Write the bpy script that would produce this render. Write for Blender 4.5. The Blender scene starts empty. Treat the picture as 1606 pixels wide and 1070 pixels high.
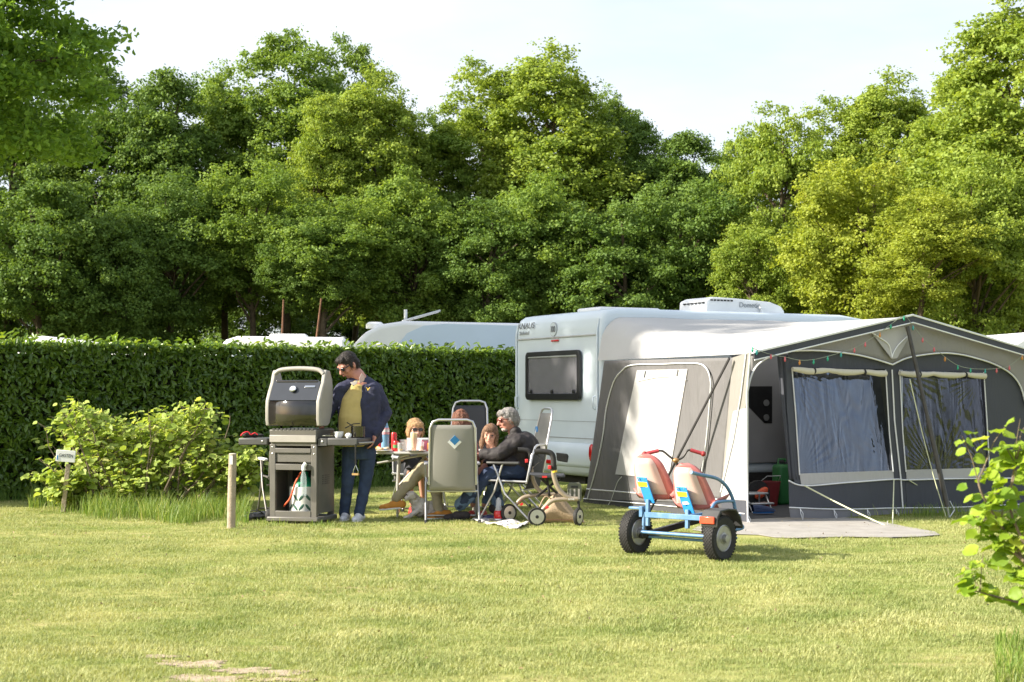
import bpy, bmesh, math, random
import numpy as np
from mathutils import Vector, Matrix, noise as mnoise

random.seed(7)
RNG = np.random.default_rng(11)
SC = bpy.context.scene
COL = SC.collection
PI = math.pi
R = math.radians

# ------------------------------------------------------------------ camera
CAM_H, FOC, CX, HY = 1.36, 2400.0, 803.0, 620.0
cam_data = bpy.data.cameras.new('camera')
cam = bpy.data.objects.new('camera', cam_data)
COL.objects.link(cam)
cam.location = (0, 0, CAM_H)
cam.rotation_euler = (R(90), 0, 0)
cam_data.sensor_width = 36.0
cam_data.lens = FOC / 1606.0 * 36.0
cam_data.shift_y = (HY - 535.0) / 1606.0
cam_data.clip_start = 0.1
cam_data.clip_end = 2000
cam_data.dof.use_dof = True
cam_data.dof.focus_distance = 15.5
cam_data.dof.aperture_fstop = 5.0
SC.camera = cam

# ------------------------------------------------------------------ light
SUN_AZ = R(13)      # the sun stands to the left, a little on the camera's side
SUN_EL = R(29)
sun_dir = Vector((-math.cos(SUN_AZ) * math.cos(SUN_EL), -math.sin(SUN_AZ) * math.cos(SUN_EL), math.sin(SUN_EL)))
world = bpy.data.worlds.new('World')
SC.world = world
world.use_nodes = True
wn, wl = world.node_tree.nodes, world.node_tree.links
wn.clear()
w_out = wn.new('ShaderNodeOutputWorld')
w_bg = wn.new('ShaderNodeBackground')
w_sky = wn.new('ShaderNodeTexSky')
w_sky.sky_type = 'NISHITA'
w_sky.sun_disc = False
w_sky.sun_elevation = SUN_EL
w_sky.sun_rotation = math.atan2(sun_dir.x, sun_dir.y)
w_sky.air_density = 1.0
w_sky.dust_density = 2.2
w_sky.ozone_density = 1.0
w_tc = wn.new('ShaderNodeTexCoord')
w_map = wn.new('ShaderNodeMapping')
w_map.inputs['Scale'].default_value = (1.2, 1.2, 4.5)
w_noi = wn.new('ShaderNodeTexNoise')
w_noi.inputs['Scale'].default_value = 1.3
w_noi.inputs['Detail'].default_value = 6
w_noi.inputs['Roughness'].default_value = 0.55
w_ramp = wn.new('ShaderNodeMapRange')
w_ramp.inputs['From Min'].default_value = 0.35
w_ramp.inputs['From Max'].default_value = 0.68
w_ramp.inputs['To Min'].default_value = 0.35
w_ramp.inputs['To Max'].default_value = 0.85
w_mix = wn.new('ShaderNodeMixRGB')
w_mix.inputs['Color2'].default_value = (5.3, 5.6, 6.0, 1)      # thin high cloud, same scale as the sky model
wl.new(w_tc.outputs['Generated'], w_map.inputs['Vector'])
wl.new(w_map.outputs['Vector'], w_noi.inputs['Vector'])
wl.new(w_noi.outputs['Fac'], w_ramp.inputs['Value'])
wl.new(w_ramp.outputs['Result'], w_mix.inputs['Fac'])
wl.new(w_sky.outputs['Color'], w_mix.inputs['Color1'])
wl.new(w_mix.outputs['Color'], w_bg.inputs['Color'])
w_bg.inputs['Strength'].default_value = 0.085
wl.new(w_bg.outputs['Background'], w_out.inputs['Surface'])

sun_data = bpy.data.lights.new('sun', 'SUN')
sun_data.energy = 4.6
sun_data.angle = R(0.53)
sun_data.color = (1.0, 0.92, 0.79)
sun = bpy.data.objects.new('sun', sun_data)
COL.objects.link(sun)
sun.rotation_euler = (-sun_dir).to_track_quat('-Z', 'Y').to_euler()
sun.location = (-20, -8, 15)

SC.view_settings.view_transform = 'Standard'
SC.view_settings.look = 'None'
SC.view_settings.gamma = 1
SC.view_settings.use_curve_mapping = False
SC.view_settings.exposure = 1.42
SC.render.engine = 'CYCLES'
SC.cycles.max_bounces = 7
SC.cycles.diffuse_bounces = 3
SC.cycles.glossy_bounces = 3
SC.cycles.transmission_bounces = 4
SC.cycles.transparent_max_bounces = 8
SC.cycles.caustics_reflective = False
SC.cycles.caustics_refractive = False
SC.cycles.use_denoising = True

# ------------------------------------------------------------------ geometry of the view -> world
def G(px, py):
    """ground point seen at a pixel"""
    z = FOC * CAM_H / (py - HY)
    return Vector(((px - CX) / FOC * z, z, 0))

def W(px, py, depth):
    return Vector(((px - CX) / FOC * depth, depth, CAM_H - (py - HY) / FOC * depth))

class Frame:
    """a local frame standing on the ground, turned about z"""
    def __init__(self, x, y, ang):
        self.o = Vector((x, y, 0)); self.a = ang
        self.m = Matrix.Translation(self.o) @ Matrix.Rotation(ang, 4, 'Z')
        self.i = self.m.inverted()
    def hit(self, px, py, axis, val):
        c = self.i @ Vector((0, 0, CAM_H))
        p = self.i @ W(px, py, 10.0)
        d = p - c
        t = (val - c[axis]) / d[axis]
        return c + d * t
    def w(self, p): return self.m @ Vector(p)

# ------------------------------------------------------------------ object helpers
def props(o, label=None, cat=None, group=None, kind=None):
    if label: o['label'] = label
    if cat: o['category'] = cat
    if group: o['group'] = group
    if kind: o['kind'] = kind
    return o

def thing(name, label, cat, loc=(0, 0, 0), rot=0.0, group=None):
    o = bpy.data.objects.new(name, None)
    o.empty_display_size = 0.2
    COL.objects.link(o)
    o.location = loc
    o.rotation_euler = (0, 0, rot)
    props(o, label, cat, group)
    return o

def link(name, me, parent=None):
    o = bpy.data.objects.new(name, me)
    COL.objects.link(o)
    if parent is not None: o.parent = parent
    return o

def dup(root, loc, rot, label=None, scale=None):
    r = root.copy(); COL.objects.link(r); r.location = loc; r.rotation_euler = (0, 0, rot)
    if scale is not None: r.scale = (scale,) * 3
    if label: r['label'] = label
    for ch in list(root.children):
        c = ch.copy(); COL.objects.link(c); c.parent = r
        for g in list(ch.children):
            d = g.copy(); COL.objects.link(d); d.parent = c
    return r

def frames_along(pts):
    n = len(pts); ts = []
    for i in range(n):
        a = pts[max(i - 1, 0)]; b = pts[min(i + 1, n - 1)]
        t = (b - a)
        ts.append(t.normalized() if t.length > 1e-9 else Vector((0, 0, 1)))
    up = Vector((0, 0, 1)) if abs(ts[0].z) < 0.9 else Vector((1, 0, 0))
    u = ts[0].cross(up).normalized(); out = []
    for t in ts:
        u = (u - t * u.dot(t))
        u = u.normalized() if u.length > 1e-6 else t.orthogonal().normalized()
        out.append((t, u, t.cross(u).normalized()))
    return out

def spline(pts, n=6, closed=False):
    """catmull-rom through the points"""
    P = [Vector(p) for p in pts]; out = []
    m = len(P)
    for i in range(m if closed else m - 1):
        if closed: p0, p1, p2, p3 = P[i - 1], P[i], P[(i + 1) % m], P[(i + 2) % m]
        else: p0, p1, p2, p3 = P[max(i - 1, 0)], P[i], P[i + 1], P[min(i + 2, m - 1)]
        for k in range(n):
            t = k / n
            out.append(0.5 * ((2 * p1) + (-p0 + p2) * t + (2 * p0 - 5 * p1 + 4 * p2 - p3) * t * t + (-p0 + 3 * p1 - 3 * p2 + p3) * t ** 3))
    if not closed: out.append(P[-1].copy())
    return out

class MB:
    def __init__(self): self.v = []; self.f = []; self.mi = []
    def add(self, vs, fs, mi=0):
        b = len(self.v)
        self.v.extend([Vector(x) for x in vs])
        for f in fs:
            self.f.append([b + i for i in f]); self.mi.append(mi)
        return self
    def box(self, c, s, rz=0.0, m=None, mi=0):
        c = Vector(c); hx, hy, hz = s[0] / 2, s[1] / 2, s[2] / 2
        vs = [Vector((x, y, z)) for x in (-hx, hx) for y in (-hy, hy) for z in (-hz, hz)]
        M = m if m is not None else Matrix.Rotation(rz, 3, 'Z')
        vs = [c + M @ v for v in vs]
        return self.add(vs, [(0, 1, 3, 2), (4, 6, 7, 5), (0, 4, 5, 1), (2, 3, 7, 6), (0, 2, 6, 4), (1, 5, 7, 3)], mi)
    def bar(self, a, b, w, h, mi=0):
        """box bar from a to b, w across, h thick"""
        a, b = Vector(a), Vector(b); t = (b - a); L = t.length; t.normalize()
        up = Vector((0, 0, 1)) if abs(t.z) < 0.95 else Vector((0, 1, 0))
        x = t.cross(up).normalized(); y = x.cross(t)
        M = Matrix((x, t, y)).transposed()
        return self.box((a + b) / 2, (w, L, h), m=M, mi=mi)
    def tube(self, pts, r, n=8, cap=True, mi=0, closed=False):
        P = [Vector(p) for p in pts]
        if closed: P = P + [P[0]]
        rs = r if isinstance(r, (list, tuple)) else [r] * len(P)
        fr = frames_along(P); vs = []; fs = []
        for p, rr, (t, u, w) in zip(P, rs, fr):
            for k in range(n):
                a = 2 * PI * k / n
                vs.append(p + (u * math.cos(a) + w * math.sin(a)) * rr)
        for i in range(len(P) - 1):
            for k in range(n):
                k2 = (k + 1) % n
                fs.append((i * n + k, i * n + k2, (i + 1) * n + k2, (i + 1) * n + k))
        if cap and not closed:
            fs.append(tuple(range(n - 1, -1, -1))); b = (len(P) - 1) * n
            fs.append(tuple(b + k for k in range(n)))
        return self.add(vs, fs, mi)
    def lathe(self, c, prof, n=20, mi=0, M=None):
        """prof = [(radius, height)...]"""
        c = Vector(c); vs = []; fs = []
        for (r, z) in prof:
            for k in range(n):
                a = 2 * PI * k / n
                p = Vector((r * math.cos(a), r * math.sin(a), z))
                vs.append(c + (M @ p if M is not None else p))
        for i in range(len(prof) - 1):
            for k in range(n):
                k2 = (k + 1) % n
                fs.append((i * n + k, i * n + k2, (i + 1) * n + k2, (i + 1) * n + k))
        if prof[0][0] > 1e-4: fs.append(tuple(range(n - 1, -1, -1)))
        if prof[-1][0] > 1e-4: fs.append(tuple((len(prof) - 1) * n + k for k in range(n)))
        return self.add(vs, fs, mi)
    def ell(self, c, r, n=12, m=8, M=None, mi=0):
        c = Vector(c)
        if not isinstance(r, (list, tuple)): r = (r, r, r)
        vs = []; fs = []
        for i in range(m + 1):
            th = PI * i / m
            for k in range(n):
                a = 2 * PI * k / n
                p = Vector((r[0] * math.sin(th) * math.cos(a), r[1] * math.sin(th) * math.sin(a), r[2] * math.cos(th)))
                vs.append(c + (M @ p if M is not None else p))
        for i in range(m):
            for k in range(n):
                k2 = (k + 1) % n
                fs.append((i * n + k, (i + 1) * n + k, (i + 1) * n + k2, i * n + k2))
        return self.add(vs, fs, mi)
    def prism(self, poly, d, mi=0):
        """poly = list of 3d points (planar), extruded by vector d"""
        P = [Vector(p) for p in poly]; d = Vector(d); n = len(P)
        vs = P + [p + d for p in P]
        fs = [tuple(range(n - 1, -1, -1)), tuple(range(n, 2 * n))]
        for k in range(n):
            k2 = (k + 1) % n
            fs.append((k, k2, n + k2, n + k))
        return self.add(vs, fs, mi)
    def grid(self, fn, nu, nv, mi=0):
        vs = [fn(i / nu, j / nv) for i in range(nu + 1) for j in range(nv + 1)]
        fs = [(i * (nv + 1) + j, (i + 1) * (nv + 1) + j, (i + 1) * (nv + 1) + j + 1, i * (nv + 1) + j + 1) for i in range(nu) for j in range(nv)]
        return self.add(vs, fs, mi)
    def build(self, name, mats, parent=None, world=False, smooth=None, bevel=0.0, segs=2, solid=0.0, remesh=0.0, smoothit=0, crinkle=0.0, cscale=9.0, weld=True, subsurf=0):
        if not isinstance(mats, (list, tuple)): mats = [mats]
        vs = self.v
        if world and parent is not None:
            im = (Matrix.Translation(parent.location) @ Matrix.Rotation(parent.rotation_euler[2], 4, 'Z')).inverted()
            vs = [im @ v for v in vs]
        me = bpy.data.meshes.new(name)
        me.from_pydata([tuple(v) for v in vs], [], self.f)
        for i, m in enumerate(self.mi): me.polygons[i].material_index = m
        bm = bmesh.new(); bm.from_mesh(me)
        if weld: bmesh.ops.remove_doubles(bm, verts=bm.verts, dist=1e-5)
        bmesh.ops.recalc_face_normals(bm, faces=bm.faces)
        bm.to_mesh(me); bm.free()
        if remesh > 0:
            tmp = bpy.data.objects.new('tmp', me); COL.objects.link(tmp)
            md = tmp.modifiers.new('r', 'REMESH'); md.mode = 'VOXEL'; md.voxel_size = remesh; md.adaptivity = 0
            if smoothit:
                ms = tmp.modifiers.new('s', 'SMOOTH'); ms.iterations = smoothit; ms.factor = 0.5
            dg = bpy.context.evaluated_depsgraph_get(); dg.update()
            me2 = bpy.data.meshes.new_from_object(tmp.evaluated_get(dg))
            bpy.data.objects.remove(tmp); bpy.data.meshes.remove(me)
            me = me2; me.name = name
            if crinkle > 0:
                ns = [v.normal.copy() for v in me.vertices]
                for v, nn in zip(me.vertices, ns):
                    q = v.co * cscale
                    h = mnoise.noise(q) + 0.5 * mnoise.noise(q * 2.3) + 0.3 * abs(mnoise.noise(q * Vector((3, 3, 6))))
                    v.co += nn * (h * crinkle)
            smooth = 180
        me.materials.clear()
        for m in mats: me.materials.append(m)
        if smooth is not None:
            me.polygons.foreach_set('use_smooth', [True] * len(me.polygons))
            if smooth < 179:
                me.set_sharp_from_angle(angle=R(smooth))
        o = link(name, me, parent)
        if subsurf:
            md = o.modifiers.new('subsurf', 'SUBSURF'); md.levels = subsurf; md.render_levels = subsurf
        if solid:
            md = o.modifiers.new('thickness', 'SOLIDIFY'); md.thickness = solid; md.offset = 0
        if bevel > 0:
            md = o.modifiers.new('bevel', 'BEVEL'); md.width = bevel; md.segments = segs
            md.limit_method = 'ANGLE'; md.angle_limit = R(40); md.harden_normals = False
            if smooth is None:
                me.polygons.foreach_set('use_smooth', [True] * len(me.polygons)); me.set_sharp_from_angle(angle=R(35))
        return o

def np_mesh(name, V, F, mats, attrs=None, smooth=False):
    me = bpy.data.meshes.new(name)
    V = np.asarray(V, dtype=np.float32); F = np.asarray(F, dtype=np.int32)
    k = F.shape[1]
    me.vertices.add(len(V)); me.vertices.foreach_set('co', V.ravel())
    me.loops.add(F.size); me.loops.foreach_set('vertex_index', F.ravel())
    me.polygons.add(len(F))
    me.polygons.foreach_set('loop_start', np.arange(0, F.size, k, dtype=np.int32))
    if smooth: me.polygons.foreach_set('use_smooth', np.ones(len(F), dtype=bool))
    me.update(calc_edges=True)
    for nm, arr in (attrs or {}).items():
        a = me.attributes.new(nm, 'FLOAT', 'POINT'); a.data.foreach_set('value', np.asarray(arr, dtype=np.float32))
    for m in (mats if isinstance(mats, (list, tuple)) else [mats]): me.materials.append(m)
    return me

# ------------------------------------------------------------------ materials
def new_mat(name):
    m = bpy.data.materials.new(name); m.use_nodes = True
    nt = m.node_tree; nt.nodes.clear()
    out = nt.nodes.new('ShaderNodeOutputMaterial')
    return m, nt, nt.nodes, nt.links, out

def mat(name, col, rough=0.5, metal=0.0, var=0.12, scale=12.0, bump=0.0, bscale=60.0, spec=0.5, dirt=None, dscale=3.0, damt=0.5,
        transl=0.0, alpha=1.0, weave=0.0, coat=0.0, trans=0.0, ior=1.45):
    m, nt, N, L, out = new_mat(name)
    p = N.new('ShaderNodeBsdfPrincipled')
    p.inputs['Roughness'].default_value = rough
    p.inputs['Metallic'].default_value = metal
    p.inputs['Specular IOR Level'].default_value = spec
    p.inputs['Coat Weight'].default_value = coat
    p.inputs['Alpha'].default_value = alpha
    p.inputs['Transmission Weight'].default_value = trans
    p.inputs['IOR'].default_value = ior
    tc = N.new('ShaderNodeTexCoord')
    no = N.new('ShaderNodeTexNoise'); no.inputs['Scale'].default_value = scale; no.inputs['Detail'].default_value = 5
    L.new(tc.outputs['Object'], no.inputs['Vector'])
    mr = N.new('ShaderNodeMapRange'); mr.inputs['From Min'].default_value = 0.3; mr.inputs['From Max'].default_value = 0.7
    mr.inputs['To Min'].default_value = 1 - var; mr.inputs['To Max'].default_value = 1 + var
    L.new(no.outputs['Fac'], mr.inputs['Value'])
    mx = N.new('ShaderNodeVectorMath'); mx.operation = 'SCALE'
    mx.inputs[0].default_value = col[:3]
    L.new(mr.outputs['Result'], mx.inputs['Scale'])
    src = mx.outputs['Vector']
    if dirt is not None:
        n2 = N.new('ShaderNodeTexNoise'); n2.inputs['Scale'].default_value = dscale; n2.inputs['Detail'].default_value = 8; n2.inputs['Roughness'].default_value = 0.7
        L.new(tc.outputs['Object'], n2.inputs['Vector'])
        r2 = N.new('ShaderNodeMapRange'); r2.inputs['From Min'].default_value = 0.5; r2.inputs['From Max'].default_value = 0.75
        r2.inputs['To Min'].default_value = 0; r2.inputs['To Max'].default_value = damt
        L.new(n2.outputs['Fac'], r2.inputs['Value'])
        mm = N.new('ShaderNodeMixRGB'); mm.inputs['Color2'].default_value = (*dirt, 1)
        L.new(r2.outputs['Result'], mm.inputs['Fac']); L.new(src, mm.inputs['Color1'])
        src = mm.outputs['Color']
    L.new(src, p.inputs['Base Color'])
    if bump > 0:
        nb = N.new('ShaderNodeTexNoise'); nb.inputs['Scale'].default_value = bscale; nb.inputs['Detail'].default_value = 4
        L.new(tc.outputs['Object'], nb.inputs['Vector'])
        bp = N.new('ShaderNodeBump'); bp.inputs['Strength'].default_value = bump; bp.inputs['Distance'].default_value = 0.02
        L.new(nb.outputs['Fac'], bp.inputs['Height']); L.new(bp.outputs['Normal'], p.inputs['Normal'])
    sh = p.outputs['BSDF']
    if transl > 0:
        tr = N.new('ShaderNodeBsdfTranslucent'); L.new(src, tr.inputs['Color'])
        ms = N.new('ShaderNodeMixShader'); ms.inputs['Fac'].default_value = transl
        L.new(sh, ms.inputs[1]); L.new(tr.outputs['BSDF'], ms.inputs[2]); sh = ms.outputs['Shader']
    L.new(sh, out.inputs['Surface'])
    return m

def leaf_mat(name, c1, c2, transl=0.35, c3=None, rough=0.45, spec=0.4, nscale=0.0, tcol=1.25):
    """two-tone leaves; 'rnd' is a per-leaf number stored on the mesh"""
    m, nt, N, L, out = new_mat(name)
    at = N.new('ShaderNodeAttribute'); at.attribute_name = 'rnd'
    rp = N.new('ShaderNodeValToRGB')
    e = rp.color_ramp.elements
    e[0].color = (*c1, 1); e[1].color = (*c2, 1)
    if c3:
        k = rp.color_ramp.elements.new(0.93); k.color = (*c2, 1)
        e[len(e) - 1].color = (*c3, 1)
    fac = at.outputs['Fac']
    if nscale > 0:
        ge = N.new('ShaderNodeNewGeometry')
        no = N.new('ShaderNodeTexNoise'); no.inputs['Scale'].default_value = nscale; no.inputs['Detail'].default_value = 3
        L.new(ge.outputs['Position'], no.inputs['Vector'])
        r = N.new('ShaderNodeMapRange'); r.inputs['From Min'].default_value = 0.3; r.inputs['From Max'].default_value = 0.7
        L.new(no.outputs['Fac'], r.inputs['Value'])
        mx = N.new('ShaderNodeMath'); mx.operation = 'MULTIPLY_ADD'; mx.inputs[1].default_value = 0.55
        mh = N.new('ShaderNodeMath'); mh.operation = 'MULTIPLY'; mh.inputs[1].default_value = 0.45
        L.new(at.outputs['Fac'], mh.inputs[0]); L.new(r.outputs['Result'], mx.inputs[0]); L.new(mh.outputs[0], mx.inputs[2])
        fac = mx.outputs[0]
    L.new(fac, rp.inputs['Fac'])
    p = N.new('ShaderNodeBsdfPrincipled'); p.inputs['Roughness'].default_value = rough; p.inputs['Specular IOR Level'].default_value = spec
    L.new(rp.outputs['Color'], p.inputs['Base Color'])
    tr = N.new('ShaderNodeBsdfTranslucent')
    tm = N.new('ShaderNodeVectorMath'); tm.operation = 'MULTIPLY'; tm.inputs[1].default_value = (tcol * 1.05, tcol, tcol * 0.5)
    L.new(rp.outputs['Color'], tm.inputs[0]); L.new(tm.outputs['Vector'], tr.inputs['Color'])
    ms = N.new('ShaderNodeMixShader'); ms.inputs['Fac'].default_value = transl
    L.new(p.outputs['BSDF'], ms.inputs[1]); L.new(tr.outputs['BSDF'], ms.inputs[2])
    L.new(ms.outputs['Shader'], out.inputs['Surface'])
    return m
# ================================================================== SETTING
# ---- lawn sheet
def lawn_material():
    m, nt, N, L, out = new_mat('lawn')
    ge = N.new('ShaderNodeNewGeometry')
    def noise(sc, det=5, rough=0.6, vec=None):
        n = N.new('ShaderNodeTexNoise'); n.inputs['Scale'].default_value = sc; n.inputs['Detail'].default_value = det; n.inputs['Roughness'].default_value = rough
        L.new(vec or ge.outputs['Position'], n.inputs['Vector']); return n.outputs['Fac']
    def ramp(f, a, b, ca, cb):
        r = N.new('ShaderNodeValToRGB'); r.color_ramp.elements[0].position = a; r.color_ramp.elements[1].position = b
        r.color_ramp.elements[0].color = (*ca, 1); r.color_ramp.elements[1].color = (*cb, 1); L.new(f, r.inputs['Fac']); return r.outputs['Color']
    mp = N.new('ShaderNodeMapping'); mp.inputs['Scale'].default_value = (0.35, 1.0, 1.0); L.new(ge.outputs['Position'], mp.inputs['Vector'])
    base = ramp(noise(1.3, 6, 0.65, mp.outputs['Vector']), 0.35, 0.68, (0.15, 0.21, 0.035), (0.44, 0.41, 0.17))
    dry = N.new('ShaderNodeMapping'); dry.inputs['Scale'].default_value = (0.45, 1.3, 1.0); dry.inputs['Location'].default_value = (3.1, 1.7, 0); L.new(ge.outputs['Position'], dry.inputs['Vector'])
    dm = ramp(noise(.9, 5, 0.7, dry.outputs['Vector']), 0.55, 0.68, (0, 0, 0), (.8, .8, .8))
    dmx = N.new('ShaderNodeMixRGB'); dmx.inputs['Color2'].default_value = (.46, .38, .20, 1); L.new(dm, dmx.inputs['Fac']); L.new(base, dmx.inputs['Color1']); base = dmx.outputs['Color']
    fine = ramp(noise(55, 4, 0.7), 0.3, 0.7, (0.68, 0.68, 0.62), (1.2, 1.18, 1.15))
    mx = N.new('ShaderNodeMixRGB'); mx.blend_type = 'MULTIPLY'; mx.inputs['Fac'].default_value = 1
    L.new(base, mx.inputs['Color1']); L.new(fine, mx.inputs['Color2'])
    p = N.new('ShaderNodeBsdfPrincipled'); p.inputs['Roughness'].default_value = 0.9; p.inputs['Specular IOR Level'].default_value = 0.1
    L.new(mx.outputs['Color'], p.inputs['Base Color'])
    bp = N.new('ShaderNodeBump'); bp.inputs['Strength'].default_value = 0.5; bp.inputs['Distance'].default_value = 0.03
    L.new(noise(35, 5, 0.7), bp.inputs['Height']); L.new(bp.outputs['Normal'], p.inputs['Normal'])
    L.new(p.outputs['BSDF'], out.inputs['Surface'])
    return m
M_lawn = lawn_material()
mb = MB()
mb.add([(-400, -60, 0), (400, -60, 0), (400, 900, 0), (-400, 900, 0)], [(0, 1, 2, 3)])
o = mb.build('lawn', M_lawn); props(o, 'wide mown camping lawn reaching back to the hedge and trees', kind='structure')

M_floor = mat('forest_floor', (0.045, 0.032, 0.018), 0.95, var=0.4, scale=2, bump=0.6, bscale=8)
mb = MB(); mb.add([(-70, 41, 0.004), (70, 36, 0.004), (110, 160, 0.004), (-110, 160, 0.004)], [(0, 1, 2, 3)])
o = mb.build('forest_floor', M_floor); props(o, kind='structure')

# bare sandy soil where the turf has worn through, bottom left of the lawn
M_soil = mat('bare_soil', (0.42, 0.33, 0.23), 0.95, var=0.25, scale=30, bump=0.5, bscale=120, dirt=(0.2, 0.14, 0.08), dscale=9, damt=0.6)
def soil_poly(px, py, rx, ry, seed, n=40):
    c = G(px, py); pts = []
    for k in range(n):
        a = 2 * PI * k / n
        rr = 1 + 0.9 * mnoise.noise(Vector((math.cos(a) * 1.6, math.sin(a) * 1.6, seed))) + 0.6 * mnoise.noise(Vector((math.cos(a) * 5, math.sin(a) * 5, seed)))
        pts.append((c.x + math.cos(a) * rx * rr, c.y + math.sin(a) * ry * rr, 0.004))
    return pts
SOIL = [(300, 1042, .20, .10, 1.3), (385, 1054, .20, .10, 4.2), (320, 1066, .22, .09, 8.0), (250, 1031, .10, .05, 5.0), (450, 1058, .10, .05, 6.0), (430, 1068, .14, .05, 9.1)]
soil_masks = []
for i, s in enumerate(SOIL):
    mb = MB(); P = soil_poly(*s); P = [(x, y, 0.004 + 0.0005 * i) for x, y, z in P]; mb.add(P, [tuple(range(len(P)))]); o = mb.build('bare_soil', M_soil); props(o, kind='structure')
    c = G(s[0], s[1]); soil_masks.append((c.x, c.y, s[2] * 1.02, s[3] * 1.05))

# ---- grass tufts (geometry nodes instance little tufts; one uncountable object)
def blade_set(n, rad, hmin, hmax, w, seed, lean=0.6):
    rg = np.random.default_rng(seed)
    V = []; F = []; A = []
    for i in range(n):
        a = rg.uniform(0, 2 * PI); r = rad * math.sqrt(rg.uniform()); x, y = r * math.cos(a), r * math.sin(a)
        h = rg.uniform(hmin, hmax); d = rg.uniform(0, 2 * PI); l = rg.uniform(0.1, lean) * h
        dx, dy = math.cos(d), math.sin(d); wx, wy = -dy * w, dx * w
        q = rg.uniform()
        b = len(V)
        V += [(x - wx, y - wy, -0.004), (x + wx, y + wy, -0.004), (x + wx * .8 + dx * l * .4, y + wy * .8 + dy * l * .4, h * .6), (x - wx * .8 + dx * l * .4, y - wy * .8 + dy * l * .4, h * .6), (x + dx * l * 1.1, y + dy * l * 1.1, h)]
        F += [(b, b + 1, b + 2), (b, b + 2, b + 3), (b + 3, b + 2, b + 4)]
        A += [q] * 5
    return V, F, A
M_blade = leaf_mat('grass_blade', (0.16, 0.24, 0.05), (0.53, 0.52, 0.25), transl=0.3, c3=(0.55, 0.50, 0.27), nscale=1.4, rough=0.6, spec=0.25, tcol=1.1)
# patchy colour comes from a world-space noise in leaf_mat (nscale)
tufts = []
for s in range(4):
    V, F, A = blade_set(18, 0.06, 0.010, 0.028, 0.0017, 100 + s, 1.5)
    me = np_mesh('grass_tuft', V, F, M_blade, {'rnd': A})
    tufts.append(bpy.data.objects.new('grass_tuft', me))

def frustum_points(z0, z1, dens_fn, margin=1.2):
    pts = []
    z = z0
    while z < z1:
        dz = 0.5; hw = 0.335 * z + margin
        n = int(dens_fn(z) * 2 * hw * dz)
        xs = RNG.uniform(-hw, hw, n); ys = RNG.uniform(z, z + dz, n)
        pts.append(np.stack([xs, ys], 1)); z += dz
    return np.concatenate(pts)
P = frustum_points(6.2, 23.0, lambda z: 620 if z < 10 else (430 if z < 14 else (260 if z < 18 else 140)))
keep = np.ones(len(P), bool)
for (x, y, rx, ry) in soil_masks:
    d = ((P[:, 0] - x) / rx) ** 2 + ((P[:, 1] - y) / ry) ** 2
    keep &= (d > 1.0) | (RNG.uniform(0, 1, len(P)) < 0.3)
KEEP_OUT = []     # convex quads (mats on the grass) kept clear
def in_quad(P, Q):
    ins = np.ones(len(P), bool)
    for i in range(len(Q)):
        a, b = Q[i], Q[(i + 1) % len(Q)]
        ins &= ((b[0] - a[0]) * (P[:, 1] - a[1]) - (b[1] - a[1]) * (P[:, 0] - a[0])) > 0
    return ins
MAT_PX = [(1085, 846), (1470, 843), (1330, 812), (1120, 812)]
matq = [G(*p) for p in MAT_PX]
MATQ = [(p.x, p.y) for p in matq]
keep &= ~in_quad(P, MATQ)
AQ = [(2.75, 16.5), (6.4, 18.35), (4.9, 21.4), (1.05, 19.5)]
keep &= ~in_quad(P, AQ)
P = P[keep]
# patchiness: thin where noise is low
pn = np.array([mnoise.noise(Vector((x * 1.1, y * 2.2, 3.3))) + .5 * mnoise.noise(Vector((x * 4, y * 6, 1.3))) for x, y in P])
scl = np.clip(0.95 + 0.45 * pn, 0.5, 1.4) * RNG.uniform(0.7, 1.25, len(P))
V = np.stack([P[:, 0], P[:, 1], np.full(len(P), 0.0)], 1)
me = bpy.data.meshes.new('lawn_grass')
me.vertices.add(len(V)); me.vertices.foreach_set('co', V.astype(np.float32).ravel())
for nm, arr in (('scl', scl), ('rot', RNG.uniform(0, 6.28, len(P)))):
    a = me.attributes.new(nm, 'FLOAT', 'POINT'); a.data.foreach_set('value', arr.astype(np.float32))
a = me.attributes.new('pick', 'INT', 'POINT'); a.data.foreach_set('value', RNG.integers(0, 4, len(P)).astype(np.int32))
me.update()
lawn_grass = link('lawn_grass', me); props(lawn_grass, 'short mown yellow-green grass blades covering the lawn', 'grass', kind='stuff')

def instance_nodes(objs):
    ng = bpy.data.node_groups.new('scatter', 'GeometryNodeTree')
    ng.interface.new_socket('Geometry', in_out='INPUT', socket_type='NodeSocketGeometry')
    ng.interface.new_socket('Geometry', in_out='OUTPUT', socket_type='NodeSocketGeometry')
    N, L = ng.nodes, ng.links
    gi = N.new('NodeGroupInput'); go = N.new('NodeGroupOutput')
    g2 = N.new('GeometryNodeGeometryToInstance')
    for t in objs:
        oi = N.new('GeometryNodeObjectInfo'); oi.inputs['Object'].default_value = t
        L.new(oi.outputs['Geometry'], g2.inputs[0])
    ip = N.new('GeometryNodeInstanceOnPoints')
    L.new(gi.outputs[0], ip.inputs['Points']); L.new(g2.outputs[0], ip.inputs['Instance'])
    ip.inputs['Pick Instance'].default_value = True
    def attr(nm, t):
        a = N.new('GeometryNodeInputNamedAttribute'); a.data_type = t; a.inputs['Name'].default_value = nm; return a
    pk = attr('pick', 'INT'); L.new(pk.outputs['Attribute'], ip.inputs['Instance Index'])
    sc = attr('scl', 'FLOAT'); L.new(sc.outputs['Attribute'], ip.inputs['Scale'])
    rt = attr('rot', 'FLOAT'); cx = N.new('ShaderNodeCombineXYZ'); L.new(rt.outputs['Attribute'], cx.inputs['Z'])
    L.new(cx.outputs[0], ip.inputs['Rotation'])
    L.new(ip.outputs['Instances'], go.inputs[0])
    return ng
lawn_grass.modifiers.new('scatter', 'NODES').node_group = instance_nodes(tufts)

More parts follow.
